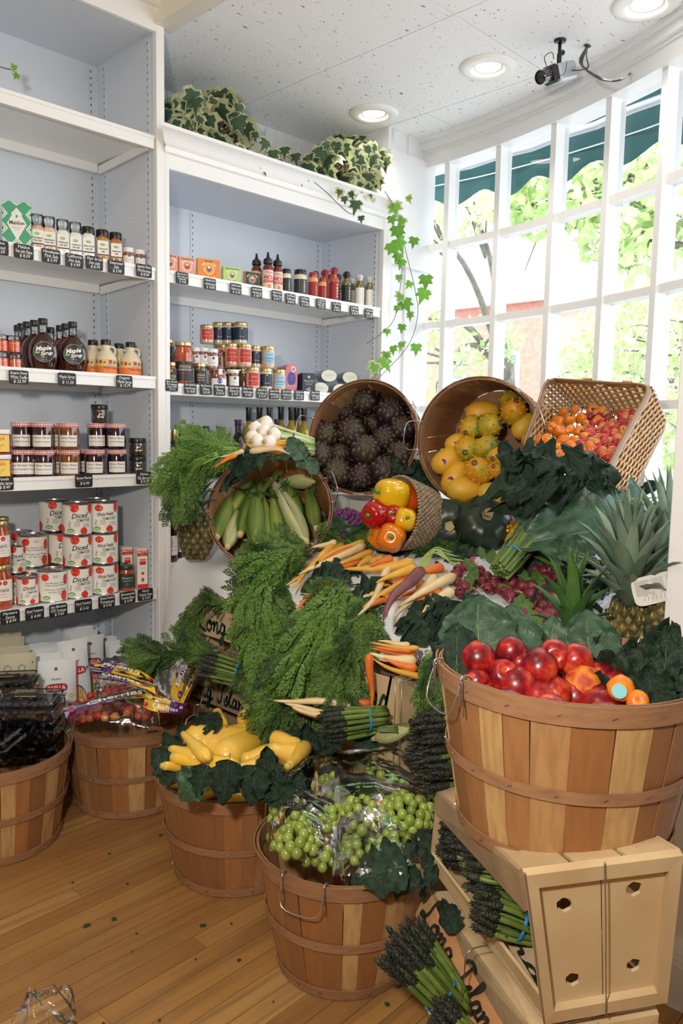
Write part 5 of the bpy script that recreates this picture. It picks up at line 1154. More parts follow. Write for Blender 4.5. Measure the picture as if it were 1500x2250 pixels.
# artichoke
artm = mat('artichoke_bract', (.034, .016, .022), .5, (.065, .060, .030), 9, bump=.25, bscale=50, ramp=(.45, .7), rnd=.2, c3=(.11, .12, .045))
arte = mat('artichoke_edge', (.16, .13, .055), .6, (.09, .05, .05), 60)
def art_mesh(seed):
    mb = MB(); r = random.Random(seed); mb.add(ball(.036, 14, 9), 0); n = 62
    for i in range(n):
        u = i/n; th_ = math.pi*(.93-.86*u); a = i*2.39996; R = .041-.002*u; L = .038-.016*u; W = .030-.014*u
        nrm = Vector((math.sin(th_)*math.cos(a), math.sin(th_)*math.sin(a), math.cos(th_))); up = Vector((-math.cos(th_)*math.cos(a), -math.cos(th_)*math.sin(a), math.sin(th_))); sd = nrm.cross(up); op = .0065+.006*(1-abs(u-.55))
        c = nrm*R
        def fn(p, q):
            s = (q-.5)*2; w_ = W*.5*(1-max(0, p-.45)/.6)**.7; return c+up*(L*(p-.35))+sd*(s*w_)+nrm*(-.006*s*s+op*(p**1.5)-.004*p*p*p*3*(u > .5)-.35*(L*(p-.35))**2/R)
        mb.add(grid(fn, 5, 2), 0); mb.m[-2:] = [1, 1]
    return mb.mesh('bracts', [artm, arte])
def put(me, name, label, cat, M, group, stuffy=False):
    o = tag(link(name, me, None, M), label, cat, group); return o
# small fruit
def fruit_mb(prof, n=14, lobes=None): return MB().add(lathe(prof, n, caps=False, lobes=lobes))
def pepper_mb(R=.042, H=.085, nl=4, seed=0):
    def lob(a, t_): return 1+.065*math.cos(nl*a+seed)*math.sin(math.pi*min(t_*.9+.12, 1))**.6+.03*math.sin(a+seed)
    pr = [(.0001, .02), (R*.45, .010), (R*.72, .003), (R*.92, .016), (R, H*.35), (R*.97, H*.6), (R*.82, H*.85), (R*.55, H*.97), (R*.3, H*.96), (.0001, H*.90)]
    return MB().add(lathe([(r, H-z) for r, z in [(.0001, H*.86)]+[(R*.25, H*.92), (R*.5, H*.99), (R*.76, H*.95), (R*.93, H*.82), (R, H*.62), (R*.95, H*.38), (R*.80, H*.16), (R*.58, H*.03), (R*.3, 0), (.0001, H*.06)]][::-1], 28, caps=False, lobes=lob))
def squash_vf(L, r, bulb=1.0, crook=.1, seed=0):
    """yellow squash along +Z from neck to bulb"""
    pts = []; rad = []
    for u in np.linspace(0, 1, 14):
        pts.append(Vector((crook*L*(1-u)**2, 0, u*L))); k = .48+.52*(1/(1+math.exp(-9*(u-.42)))) ; e = min(1, (1-u)*7)**.5*min(1, u*12+.45)**.5; rad.append(r*k*e if u < 1 else r*.08)
    return tube(pts, rad, 14)

# ------------------------------------------------------------------ display table, cloth, riser
SA, SK = .750, .22
def surf(x, y, h=0.0):
    d = ray(x, y); t = (SA+h+SK*CAM.x-CAM.z)/(d.z-SK*d.x); return CAM+d*t
def surf_t(x, y, h=0.0):
    d = ray(x, y); return (SA+h+SK*CAM.x-CAM.z)/(d.z-SK*d.x)
def wx(Y): return math.sqrt(3.19**2-(Y-.09)**2)-1.70
raw = mat('raw_wood', (.56, .40, .22), .6, (.66, .50, .30), 9, stretch=(1, 1, .12), bump=.2, bscale=60, rnd=.1)
rawg = mat('weathered_wood', (.30, .21, .12), .65, (.42, .30, .18), 9, stretch=(1, 1, 1), bump=.25, bscale=60, rnd=.15)
pale = mat('pale_wood', (.66, .64, .58), .6, (.74, .72, .66), 9, bump=.1, rnd=.06)
t = thing('display_table', 'wooden display table under the white cloth, all but hidden', 'table')
obj('table_top', MB().add(hexa([(.03, -1.86, .70), (1.0, -1.86, .70), (1.2, -.06, .70), (.03, -.06, .70)], [(.03, -1.86, .735), (1.0, -1.86, .735), (1.2, -.06, .735), (.03, -.06, .735)])), raw, t, smooth=False)
for a, b in ((.46, -1.7), (.9, -1.7), (.50, -.15), (1.1, -.15)): obj('leg', MB().add(box(a-.03, b-.03, 0, a+.03, b+.03, .70)), raw, t, smooth=False)
obj('slope_board', MB().add(hexa([(.05, -1.84, .736), (.65, -1.84, .736), (.65, -.08, .736), (.05, -.08, .736)], [(.05, -1.84, .742), (.65, -1.84, .876), (.65, -.08, .876), (.05, -.08, .742)])), raw, t, smooth=False)
def cloth(u, v):
    Y = -.085-1.78*v; hang = .10+.50*math.exp(-((v)/.13)**2)+.02*math.sin(v*23)
    s = u*1.45
    fold = smooth_noise((v*9, u*1.5, 3), 1)
    if s < 1.0: X = .70-.70*s; Z = max(.753+SK*X, .753)+.004*fold
    else:
        q = (s-1)/.45; X = -.010-.05*q*(1+.6*math.sin(v*42+fold*3))-.03*q*math.exp(-(v/.1)**2); Z = .750-hang*q
        if v < .08: Y += .07*q*(1-v/.08)
    return (X, Y, Z)
clm = mat('white_cloth', (.76, .78, .82), .8, bump=.25, bscale=14)
cv = grid(cloth, 34, 90)
tc_ = obj('tablecloth', MB().add(cv), clm); tag(tc_, 'white cloth draped over the display table and hanging down in front', 'tablecloth')
t = thing('riser', 'pale wooden riser crate along the window carrying the tilted baskets', 'riser')
def rise(a, b): return Vector((a, b, 0))
r0, r1 = Vector((.66, -.22, 0)), Vector((.72, -1.42, 0)); e = Vector((.40, .0, 0)); zt = .985
for k in range(4):
    q = r0+e*(k*.25); q2 = r1+e*(k*.25*.6); obj('slat', MB().add(board(q+Vector((0, 0, zt-.014)), q2+Vector((0, 0, zt-.014)), e*.23, (0, 0, .014))), pale, t, smooth=False)
obj('front_rail', MB().add(board(r0+Vector((0, 0, zt-.075)), r1+Vector((0, 0, zt-.075)), (.014, 0, 0), (0, 0, .06))), pale, t, smooth=False)
for k in range(5):
    q = r0.lerp(r1, k/4); obj('upright', MB().add(box(q.x, q.y-.02, .735, q.x+.3, q.y+.02, zt-.0145)), pale, t, smooth=False)

# ------------------------------------------------------------------ produce crates
wirem = mat('crate_wire', (.50, .50, .50), .35, metal=1); inkm = mat('stencil_ink', (.008, .04, .022), .6); inkb = mat('stencil_ink_black', (.02, .018, .015), .6)
STR = dict(L='.55 .85 .45 1 .32 .95 .3 .7 .34 .35 .25 .08 .08 .02 .05 .14 .2 .16 .45 .02 .8 -.06', o='.25 .4 .08 .3 .08 .08 .25 0 .4 .15 .35 .38 .22 .4 .3 .3 .55 .36', n='0 .36 .08 .4 .08 .02 .1 .25 .25 .42 .33 .36 .33 .05 .45 .03 .55 .15', g='.35 .36 .15 .42 .05 .2 .15 .03 .33 .12 .37 .4 .36 -.2 .22 -.42 .08 -.33 .25 -.12 .6 .1',
 I='0 .7 .1 .9 .35 1 .6 .88 .4 .92 .35 .5 .3 .1 .12 .02 .05 .2', s='0 .1 .22 .44 .2 .25 .32 .12 .2 0 .02 .05', l='0 .1 .2 .6 .25 .95 .14 .95 .12 .3 .2 .02 .35 .1', a='.33 .36 .15 .42 .04 .18 .14 .02 .3 .15 .36 .4 .34 .08 .5 .06', d='.33 .36 .15 .42 .04 .18 .14 .02 .3 .15 .42 1 .36 .5 .34 .08 .5 .06')
def brush(s):
    """hand-lettered script as flat ribbons"""
    if any(ch not in STR and ch != ' ' for ch in s): return glyphs(s, .1, .01, 3)
    V = []; F = []; X = 0
    for ch in s:
        if ch == ' ': X += .35; continue
        q = [float(k) for k in STR[ch].split()]; p = spline([(X+a+.18*b, b, 0) for a, b in zip(q[::2], q[1::2])], len(q)*3)
        for i, c in enumerate(p):
            d = (p[min(i+1, len(p)-1)]-p[max(i-1, 0)]).normalized(); n = Vector((-d.y, d.x, 0))*(.048+.02*abs(d.x)); V += [tuple(c-n), tuple(c+n)]
            if i: k = len(V); F.append((k-4, k-2, k-1, k-3))
        X += max(q[::2])-.02
    return [(v[0]-X/2, v[1]-.35, 0) for v in V], F
def script_text(s, A, B, UPv, nrm, size, m, parent, name='lettering'):
    """brush-script words laid on a board from A towards B"""
    A, B = Vector(A), Vector(B); x = (B-A).normalized(); up = Vector(UPv); up = (up-x*up.dot(x)).normalized(); n = Vector(nrm).normalized()
    v, f = brush(s)
    wd = max(p[0] for p in v)-min(p[0] for p in v); k = (B-A).length/wd; c = (A+B)/2
    V = [c+x*(p[0]*k)+up*(p[1]*size)+n*.0022 for p in v]
    return obj(name, MB().add((V, f)), m, parent, smooth=False)
def crate(label, x0, y0, z0, L=.46, D=.30, H=.24, text='Long Island', wm=None, slats=(0, .55), group=None, ink=inkm, tback=None):
    """wire-bound crate, long side along Y, front board facing -X; (x0, y0) = front far corner"""
    t = thing('produce_crate', label, 'crate', T(x0, y0, z0), group); wm = wm or raw
    for s in (0, -L+.022):
        for q in (0, D-.022): obj('corner_post', MB().add(box(q, s-.022, 0, q+.022, s, H)), wm, t, smooth=False)
        obj('end_panel', MB().add(box(.022, s-.014, .01, D-.022, s-.006, H-.01)), wm, t, smooth=False)
    for k in range(3): obj('bottom_slat', MB().add(box(.005+k*D/3, -L, 0, D/3*(k+1)-.010, 0, .006)), wm, t, smooth=False)
    for (h0, h1) in slats:
        o = obj('side_board', MB().add(cbox(-.006, -L, h0*H, 0, 0, h1*H, .001)), wm, t, smooth=False)
        if text and h0 == slats[-1][0]: script_text(text, (-.006, -.03, (h0+h1)/2*H), (-.006, -L+.03, (h0+h1)/2*H), (0, 0, 1), (-1, 0, 0), (h1-h0)*H*.85, ink, o)
        obj('side_board', MB().add(box(D, -L, h0*H, D+.005, 0, h1*H)), wm, t, smooth=False)
    mb = MB()
    for s in (-.012, -L/2, -L+.012):
        mb.add(tube([(-.0075, s, 0), (-.0085, s+.001, H*.3), (-.0075, s, H*.6), (-.008, s, H), (.02, s, H+.004), (D, s, H+.003)], .0012, 5))
    obj('binding_wire', mb, wirem, t)
    return t
crate('pale crate stencilled in dark green script behind the hanging carrot tops', -.075, -.30, .455, L=.46, D=.32, H=.20, slats=((0, .12), (.42, .92)), group=None)
crate('wooden crate stencilled in script whose right end ends under the hanging carrot', -.13, -.86, .385, L=.45, D=.32, H=.23, slats=((0, .2), (.45, .98)), wm=raw)
crate('brown crate with black script right of the hanging carrot', -.145, -1.32, .385, L=.46, D=.32, H=.23, slats=((0, .12), (.40, .98)), wm=rawg, ink=inkb)
crate('crate on the floor behind the cherry basket with green script', .015, -.10, .17, L=.46, D=.34, H=.17, slats=((.0, .35), (.45, 1.0)), wm=rawg)
crate('floor crate behind the squash basket', -.02, -.60, .12, L=.46, D=.34, H=.22, slats=((0, .35), (.45, 1)), wm=rawg, text=None)
crate('floor crate behind the grape basket', -.06, -1.10, .10, L=.46, D=.34, H=.24, slats=((0, .35), (.45, 1)), wm=rawg, text='Asparagus')
crate('low crate supporting the others, left of the table foot', .02, -.14, .0, L=.46, D=.34, H=.165, slats=((0, .35), (.5, 1)), wm=rawg, text=None)
# the tilted open crates at the right, laid out from their corner points
def hexcrate(label, near, far, text=None, holes=False, wm=raw):
    """near / far = 4 corner points of the end frames: top-left, top-right, bottom-right, bottom-left; the left side is open between its rails"""
    t = thing('produce_crate', label, 'crate'); TL, TR, BR, BL = [Vector(p) for p in near]; tl, tr, br, bl = [Vector(p) for p in far]
    n = (TR-TL).cross(BL-TL).normalized()
    if n.dot(CAM-TL) < 0: n = -n
    k = .12
    def fr(a, b, c, d, nm='end_frame'):  # mitred frame strips
        obj(nm, MB().add(([a, b, c, d]+[p+n*.014 for p in (a, b, c, d)], [(0, 3, 2, 1), (4, 5, 6, 7), (0, 1, 5, 4), (1, 2, 6, 5), (2, 3, 7, 6), (3, 0, 4, 7)])), wm, t, smooth=False)
    c = (TL+TR+BR+BL)/4; i = [p.lerp(c, .17) for p in (TL, TR, BR, BL)]; o = [TL, TR, BR, BL]
    for q in range(4): fr(o[q], o[(q+1) % 4], i[(q+1) % 4], i[q])
    # end panel with hand holes cut through, in two boards
    P = lambda u, v: TL.lerp(TR, u).lerp(BL.lerp(BR, u), v)
    hs = [(.25, .26), (.72, .22), (.27, .77), (.74, .74)] if holes else []
    for s in (0, 1):
        v = []; f = []; N_ = 12; M_ = 40; u0, u1 = (.07, .497) if s == 0 else (.503, .93)
        for a in range(N_+1):
            for b in range(M_+1): v.append(P(u0+(u1-u0)*a/N_, .06+.88*b/M_))
        # circles: build the board as a polygon ring around each hole
        mb = MB(); hh_ = [h for h in hs if u0 < h[0] < u1]
        cuts = [.06]+[.5]*(1 if len(hh_) > 1 else 0)+[.94]
        for z_ in range(len(cuts)-1):
            v0, v1 = cuts[z_], cuts[z_+1]; h = [h for h in hh_ if v0 < h[1] < v1]
            if not h: mb.add(([P(u0, v0), P(u1, v0), P(u1, v1), P(u0, v1)], [(0, 1, 2, 3)])); continue
            hu, hv = h[0]; K = 32; out = []; inn = []
            for q in range(K):
                an = 2*math.pi*q/K; ca, sa = math.cos(an), math.sin(an); rr_ = .055*(1+.05*math.sin(q*5))
                inn.append(P(hu+rr_*ca, hv+rr_*sa*.82)); m_ = min(((u1-hu) if ca > 0 else (hu-u0))/max(abs(ca), 1e-6), ((v1-hv) if sa > 0 else (hv-v0))/max(abs(sa), 1e-6)); out.append(P(hu+m_*ca, hv+m_*sa))
            cs = [P(u1, v1), P(u0, v1), P(u0, v0), P(u1, v0)]
            mb.add((out+inn+[p-n*.006 for p in inn], [(q, (q+1) % K, K+(q+1) % K, K+q) for q in range(K)]+[(K+q, K+(q+1) % K, 2*K+(q+1) % K, 2*K+q) for q in range(K)]))
            for ci, qa in enumerate((math.atan2(v1-hv, u1-hu), math.atan2(v1-hv, u0-hu), math.atan2(v0-hv, u0-hu), math.atan2(v0-hv, u1-hu))):
                q = int((qa % (2*math.pi))/(2*math.pi)*K); mb.add(([out[q], cs[ci], out[(q+1) % K]], [(0, 1, 2)]))
        obj('end_board', mb, mat('thin_panel', (.60, .44, .24), .5, (.68, .53, .32), 5, bump=.05), t, smooth=False)
    # long boards
    def lb(a, b, a2, b2, nm='side_board', th=.006, m_=wm):
        nn = (b-a).cross(a2-a).normalized()*th; return obj(nm, MB().add(([a, b, b2, a2]+[p+nn for p in (a, b, b2, a2)], [(0, 3, 2, 1), (4, 5, 6, 7), (0, 1, 5, 4), (1, 2, 6, 5), (2, 3, 7, 6), (3, 0, 4, 7)])), m_, t, smooth=False)
    lb(TL, tl, TL.lerp(BL, .26), tl.lerp(bl, .26), m_=rawg)                  # upper rail of the open side
    lb(BL.lerp(TL, .02), bl.lerp(tl, .02), BL.lerp(TL, .16), bl.lerp(tl, .16), m_=raw)
    lb(TR, tr, TR.lerp(BR, .45), tr.lerp(br, .45)); lb(BR, br, BR.lerp(TR, .45), br.lerp(tr, .45))
    for q in range(3): lb(TL.lerp(TR, q/3), tl.lerp(tr, q/3), TL.lerp(TR, q/3+.3), tl.lerp(tr, q/3+.3), 'top_slat'); lb(BL.lerp(BR, q/3), bl.lerp(br, q/3), BL.lerp(BR, q/3+.3), bl.lerp(br, q/3+.3), 'bottom_slat')
    fc = [p for p in (tl, tr, br, bl)]; lb(fc[0], fc[1], fc[3], fc[2], 'end_board')
    mb = MB()
    for a, b in ((TL, BL), (TL.lerp(TR, .5), BL.lerp(BR, .5))): mb.add(tube(spline([a-Vector((0, 0, -.004))+n*.016, a+n*.017, a.lerp(b, .33)+n*.016+CR*.001, a.lerp(b, .66)+n*.017, b+n*.016], 16), .0013, 5))
    obj('binding_wire', mb, wirem, t)
    return t, lb
n1 = [at(1147, 1908, 1.20), at(1492, 1864, 1.20), at(1458, 2186, 1.34), at(1190, 2234, 1.34)]
f1 = [at(962, 1735, 1.62), at(1220, 1700, 1.66), at(1230, 1950, 1.75), at(945, 1900, 1.72)]
uc, lb = hexcrate('front right crate with four holes in its end, peach basket on top', n1, f1, holes=True)
o = lb(at(1010, 1890, 1.62), at(1185, 2190, 1.38), at(1035, 1850, 1.62), at(1215, 2120, 1.40), 'back_board', m_=rawg)
script_text('Island', at(1022, 1890, 1.60), at(1192, 2165, 1.375), CU, CAM-at(1100, 2030, 1.5), .045, inkb, o)
lo1 = [at(1170, 2262, 1.36), at(1440, 2212, 1.36), at(1400, 2480, 1.46), at(1150, 2560, 1.46)]
lf1 = [at(952, 1962, 1.74), at(1200, 1960, 1.80), at(1200, 2150, 1.85), at(900, 2130, 1.78)]
lc, lb2 = hexcrate('lower right crate on the floor stencilled with black script', lo1, lf1, wm=raw)
o = lb2(at(938, 1950, 1.735), at(1118, 2260, 1.44), at(912, 2010, 1.735), at(1060, 2330, 1.44), 'name_board', m_=mat('orange_wood', (.50, .22, .08), .55, (.42, .26, .13), 12, bump=.2))
# letters run down the board
script_text('Long Island', at(930, 1985, 1.72), at(1092, 2290, 1.43), at(1010, 1950, 1.6)-at(960, 2050, 1.6), CAM-at(1000, 2100, 1.6), .058, inkb, o)
lb2(at(893, 2140, 1.72), at(915, 2050, 1.74), at(965, 2270, 1.62), at(985, 2200, 1.62), 'end_board', m_=pale)
cross = obj('loose_wire', MB().add(tube(spline([at(1083, 2078, 1.50), at(1055, 2080, 1.49), at(1030, 2090, 1.48), at(1022, 2115, 1.48), at(1018, 2160, 1.49), at(1008, 2210, 1.5)], 20), .0013, 5)), wirem, lc)
# thin slatted ledge of the crate under the holed one
t = thing('produce_crate', 'pale crate whose wired rim shows under the holed crate', 'crate')
A_, B_, C_, D2 = at(1200, 2262, 1.36), at(1440, 2205, 1.36), at(1430, 2240, 1.42), at(1190, 2300, 1.42)
for k in range(2):
    a, b = A_.lerp(D2, k*.5), B_.lerp(C_, k*.5); obj('rim_slat', MB().add(board(a, b, (D2-A_)*.42, (0, 0, -.012))), pale, t, smooth=False)
for k in range(3):
    a = D2.lerp(C_, k/2); obj('upright', MB().add(box(a.x-.012, a.y-.012, .0, a.x+.012, a.y+.012, a.z-.008)), raw, t, smooth=False)
obj('binding_wire', MB().add(tube(spline([A_+Vector((0, 0, .003)), A_.lerp(B_, .3)+Vector((0, -.006, .008)), A_.lerp(B_, .6)+Vector((0, 0, .006)), B_+Vector((0, 0, .004))], 16), .0014, 5)), wirem, t)

# ------------------------------------------------------------------ baskets
GB = (-.381, -1.361); QB = (-.313, -.862); CB = (-.304, -.266); BB = (-.755, -.245); PB = Vector((-.425, -1.935, .57))
basket('slatted wooden bushel basket of bagged green grapes on the floor', T(*GB, .001), .206, .150, .296, 26, 3, handles=(R_(200), R_(20)), up=(0, 1))
basket('bushel basket of yellow squash on the floor between the cherries and the grapes', T(*QB, .001), .223, .171, .289, 30, 5, handles=(R_(262), R_(80)))
basket('bushel basket of bagged cherries on the floor by the shelving', T(*CB, .001), .2165, .182, .281, 29, 8, handles=(R_(-40), R_(172)))
basket('bushel basket of boxed blueberries cut by the left photo edge', T(*BB, .001), .216, .18, .285, 30, 11, handles=(R_(0), R_(180)))
basket('large bushel basket of peaches raised on crates at the right', T(PB), .222, .176, .29, 27, 2, handles=(R_(153), R_(-20)), up=(0, 0))
def tilted(label, x, y, t, nr, nu, R, Rb, H, seed, N=28, roll=0):
    c = at(x, y, t); n = (-CF+CR*nr+CU*nu).normalized(); M = T(c) @ frame(n, (0, 0, 1)) @ RZ(roll) @ T(0, 0, -H)
    b = basket(label, M, R, Rb, H, N, seed, handles=(R_(20), R_(175))); return c, n, M
AC, AN, AM = tilted('bushel basket of artichokes tilted towards the room by the shelving', 795, 960, 3.02, -.42, .10, .215, .175, .28, 21)
MC, MN, MM_ = tilted('bushel basket of yellow melons and mangoes tilted beside the artichokes', 1052, 972, 2.68, -.50, -.16, .212, .17, .28, 22)
KC, KN, KM = tilted('bushel basket of corn tilted on the table left of the peppers', 592, 1118, 2.84, -.05, .45, .218, .17, .22, 23)
# contents helper: point on a plane across the opening, sunk by d
def in_basket(x, y, C_, N_, d): r = ray(x, y); p0 = C_-N_*d; return CAM+r*((p0-CAM).dot(N_)/r.dot(N_))
# artichokes
AMs = [art_mesh(s) for s in range(3)]
AL = ['topmost in the basket', 'upper right', 'uppermost left', 'left, upper row', 'centre, largest facing out', 'right, upper row', 'behind the centre one', 'lower left at the rim', 'right of centre', 'small one, lower left of centre', 'lower centre', 'bottom left', 'bottom centre', 'bottom right of centre', 'right, lower row at the rim']
for i, (x, y, s, dd) in enumerate(((805, 882, 1.0, .10), (857, 908, 1.05, .08), (760, 905, .9, .16), (720, 955, .95, .05), (775, 950, 1.1, .04), (886, 942, .9, .06), (822, 930, .85, .14), (700, 1002, 1.05, .0), (848, 962, .9, .05), (748, 998, .8, .05), (803, 990, 1.1, .02), (742, 1040, 1.05, .01), (795, 1046, .95, .0), (843, 1036, 1.05, .0), (880, 1000, .98, .02))):
    p = in_basket(x, y, AC, AN, dd+.01); a = Vector((math.sin(i*2.1), math.cos(i*1.3), .5))*.35-CF
    put(AMs[i % 3], 'artichoke', f'purple artichoke in the tilted basket, {AL[i]}', 'artichoke', T(p) @ frame(a-CF*.3+(CU*.5 if i % 4 else CR*-.6)) @ RZ(i) @ SCL(s*1.36), 'artichokes in the tilted basket')
# yellow melons (spiky) and mangoes
kiw = mat('horned_melon', (.66, .29, .012), .45, (.38, .32, .02), 9, bump=.1, ramp=(.45, .6)); kiwg = mat('horned_melon_green', (.10, .15, .015), .45, (.50, .34, .02), 12, bump=.1, ramp=(.4, .62)); man = mat('mango_yellow', (.68, .34, .016), .45, (.60, .36, .03), 5, bump=.03); scar = mat('stem_scar', (.10, .06, .03), .7); stk = mat('sticker_purple', (.16, .03, .25), .4)
def kiwano_mb(seed):
    mb = MB().add(ball(.042, 18, 12, sz=1.25)); r = random.Random(seed)
    for i in range(46):
        z = 1-2*(i+.5)/46; a = i*2.39996; n = Vector((math.sqrt(1-z*z)*math.cos(a), math.sqrt(1-z*z)*math.sin(a), z)); p = Vector((n.x*.042, n.y*.042, n.z*.0525))
        mb.add(lathe([(.0055, -.002), (.0028, .002), (.0001, .0055)], 6, caps=False), M=T(p) @ frame(n))
    return mb
km = [kiwano_mb(1).mesh('skin', kiw), kiwano_mb(2).mesh('skin', kiwg)]
for i, (x, y, k, s, dd, l) in enumerate(((1128, 905, 0, .95, .12, 'upper right'), (1072, 935, 1, .9, .07, 'green mottled, centre'), (1035, 938, 0, .85, .07, 'upper left'), (1025, 985, 0, .95, .04, 'left in the middle row'), (1068, 985, 1, .9, .03, 'greenish, middle row'), (1052, 1035, 0, 1.0, .01, 'low front by the lettuce'), (1090, 1000, 0, .8, .03, 'beside the kale'), (1125, 885, 1, .9, .17, 'green one at the back right'), (1085, 1030, 0, .7, .03, 'partly behind the kale'))):
    p = in_basket(x, y, MC, MN, dd); t = thing('horned_melon', f'spiky horned melon, {l}', 'melon', T(p) @ frame(-CF+CR*math.sin(i*2)*.9+CU*math.cos(i*1.4)*.7) @ SCL(s*1.12), 'horned melons in the tilted basket')
    link('skin', km[k], t); obj('stem_scar', MB().add(lathe([(.009, .050), (.010, .0535), (.006, .0535), (.0001, .051)], 10, caps=False)), scar, t)
mm_ = MB().add(lathe([(.0001, -.058), (.018, -.054), (.032, -.038), (.038, -.012), (.036, .018), (.026, .042), (.012, .054), (.0001, .057)], 20, caps=False), M=SCL(1, .85, 1)).mesh('skin', man)
for i, (x, y, s, dd, an, l) in enumerate(((1060, 906, .95, .14, 1.5, 'high at the back'), (1008, 972, .8, .05, 1.2, 'small, upper left with a sticker'), (985, 1010, 1.0, .02, 1.0, 'left with a purple sticker'), (1000, 1048, 1.0, .01, .5, 'lower left, pale yellow'), (1025, 1076, 1.1, -.0, 1.6, 'lowest at the basket rim'), (1035, 1030, .95, .05, .3, 'middle, with a sticker'), (1085, 1085, .9, .0, 1.7, 'lower right under the kale'), (1150, 935, .8, .12, .7, 'at the right wall'))):
    p = in_basket(x, y, MC, MN, dd); t = thing('mango', f'smooth yellow mango, {l}', 'mango', T(p) @ frame((CR*math.sin(an)+CU*math.cos(an)), -CF) @ SCL(s*1.12), 'mangoes in the tilted basket'); link('skin', mm_, t)
    if i in (1, 2, 3, 5): q = t.matrix_basis.to_3x3().inverted() @ (-CF-CR*.5-CU*.2); q.normalize(); obj('sticker', MB().add(disc_print(0, 0, .009, None, 0, 12, 1.3), M=T(Vector((q.x*.0385, q.y*.033, q.z*.05))) @ frame(q) @ RX(-math.pi/2)), stk, t)
# corn
huskm = leaf_mat('corn_husk', (.085, .155, .022), (.25, .31, .05), 4, .5, .05, .35, 90, rnd=.25); huskd = leaf_mat('corn_husk_dry', (.33, .38, .15), (.52, .50, .26), 8, .55, .06, .3, 80, rnd=.15); huskf = leaf_mat('corn_flag', (.035, .085, .018), (.09, .16, .035), 7, .5, .1, .3, 60); silk = mat('corn_silk', (.13, .055, .025), .8, (.30, .16, .06), 40); buttm = mat('corn_butt', (.62, .50, .26), .6)
for m_ in (huskm, huskd):
    for n_ in m_.node_tree.nodes:
        if n_.type == 'MAPPING': n_.inputs['Scale'].default_value = (5, 5, .5)
def corn_ear(label, P0, P1, r=.031, seed=0, m=huskm, silky=True, face=None):
    P0, P1 = Vector(P0), Vector(P1); L = (P1-P0).length; t = thing('corn_ear', label, 'corn', T(P0) @ frame(P1-P0, -CF), 'corn ears in the tilted basket'); rr_ = random.Random(seed)
    prof = [(.30, 0), (.42, .02), (.75, .10), (.98, .25), (1.0, .42), (.90, .60), (.66, .76), (.38, .90), (.16, 1.0)]
    for k in range(5):
        a0 = k*2*math.pi/5+rr_.uniform(-.3, .3); sp = 1.75
        def fn(u, v):
            i = min(int(u*8), 7); f_ = u*8-i; q = prof[i][0]*(1-f_)+prof[i+1][0]*f_; z = (prof[i][1]*(1-f_)+prof[i+1][1]*f_)*L*(1+.04*k)
            a = a0+sp*(v-.5)*(1-.25*u); rr2 = r*q*(1.0+.03*k)*(1+.05*(1-abs(v-.5)*2)); return (rr2*math.cos(a)+.004*math.sin(u*5+k)*u, rr2*math.sin(a), z)
        obj('husk', MB().add(grid(fn, 10, 6)), m, t)
    obj('stalk_end', MB().add(lathe([(.0001, -.012), (r*.33, -.012), (r*.42, .0), (r*.5, .012)], 14, caps=False)), buttm, t)
    for k in range(3):
        a0 = rr_.uniform(0, 6.28); ln = L*rr_.uniform(.6, 1.0); bd = rr_.uniform(.5, 1.3)
        def fl(u, v): s = (v-.5)*2; w_ = .012*(1-u)**.6+.001; rad = r*.55*(1-u)+ln*bd*.5*u*u; z = L*.62+ln*u*.8; return (rad*math.cos(a0)-s*w_*math.sin(a0), rad*math.sin(a0)+s*w_*math.cos(a0), z-.1*u*u)
        obj('flag_leaf', MB().add(grid(fl, 8, 2)), huskf, t)
    if silky:
        mb = MB()
        for k in range(16): a = rr_.uniform(0, 6.28); q = rr_.uniform(.2, 1); mb.add(tube([(.004*math.cos(a), .004*math.sin(a), L*.96), (.012*q*math.cos(a), .012*q*math.sin(a), L*1.03), (.02*q*math.cos(a+.6), .02*q*math.sin(a+.6), L*1.03+.03*q)], .0011, 3, False))
        stuff(obj('silk', mb, silk, t))
    return t
CE = [((476, 1195, .01), (510, 1080, .10), 'at the far left, stalk end down', .030), ((500, 1215, -.0), (520, 1120, .08), 'low left behind the first', .026), ((500, 1150, .06), (560, 1040, .14), 'dark with brown silk, left', .027), ((528, 1188, .01), (562, 1065, .10), 'bright yellow-green with pointed stalk end', .028), ((562, 1212, -.02), (560, 1080, .07), 'fat green ear in the front middle', .033),
      ((590, 1212, .0), (578, 1090, .08), 'slender ear beside the fat middle one', .020), ((615, 1208, -.0), (600, 1085, .08), 'green ear right of the middle', .030), ((672, 1205, -.02), (605, 1065, .07), 'pale dry ear leaning across from lower right', .031), ((660, 1150, .04), (622, 1060, .12), 'yellow ear behind the leaning one', .026),
      ((695, 1175, .02), (675, 1075, .09), 'with brown silk near the right rim', .026), ((690, 1070, .05), (635, 1060, .10), 'lying on top near the right wall', .026), ((640, 1190, .0), (640, 1090, .10), 'hidden low on the right', .028), ((545, 1140, .07), (580, 1050, .15), 'at the back of the basket, top', .027)]
for i, (a, b, l, r) in enumerate(CE):
    p0, p1 = in_basket(a[0], a[1]-14, KC, KN, a[2]+.02), in_basket(b[0], b[1], KC, KN, b[2]+.02); p1 = p0+(p1-p0).normalized()*max((p1-p0).length, .15)
    corn_ear(f'corn ear in the tilted basket, {l}', p0, p1, r, i, huskd if i in (7, 10, 1) else huskm, i in (2, 6, 9, 12))
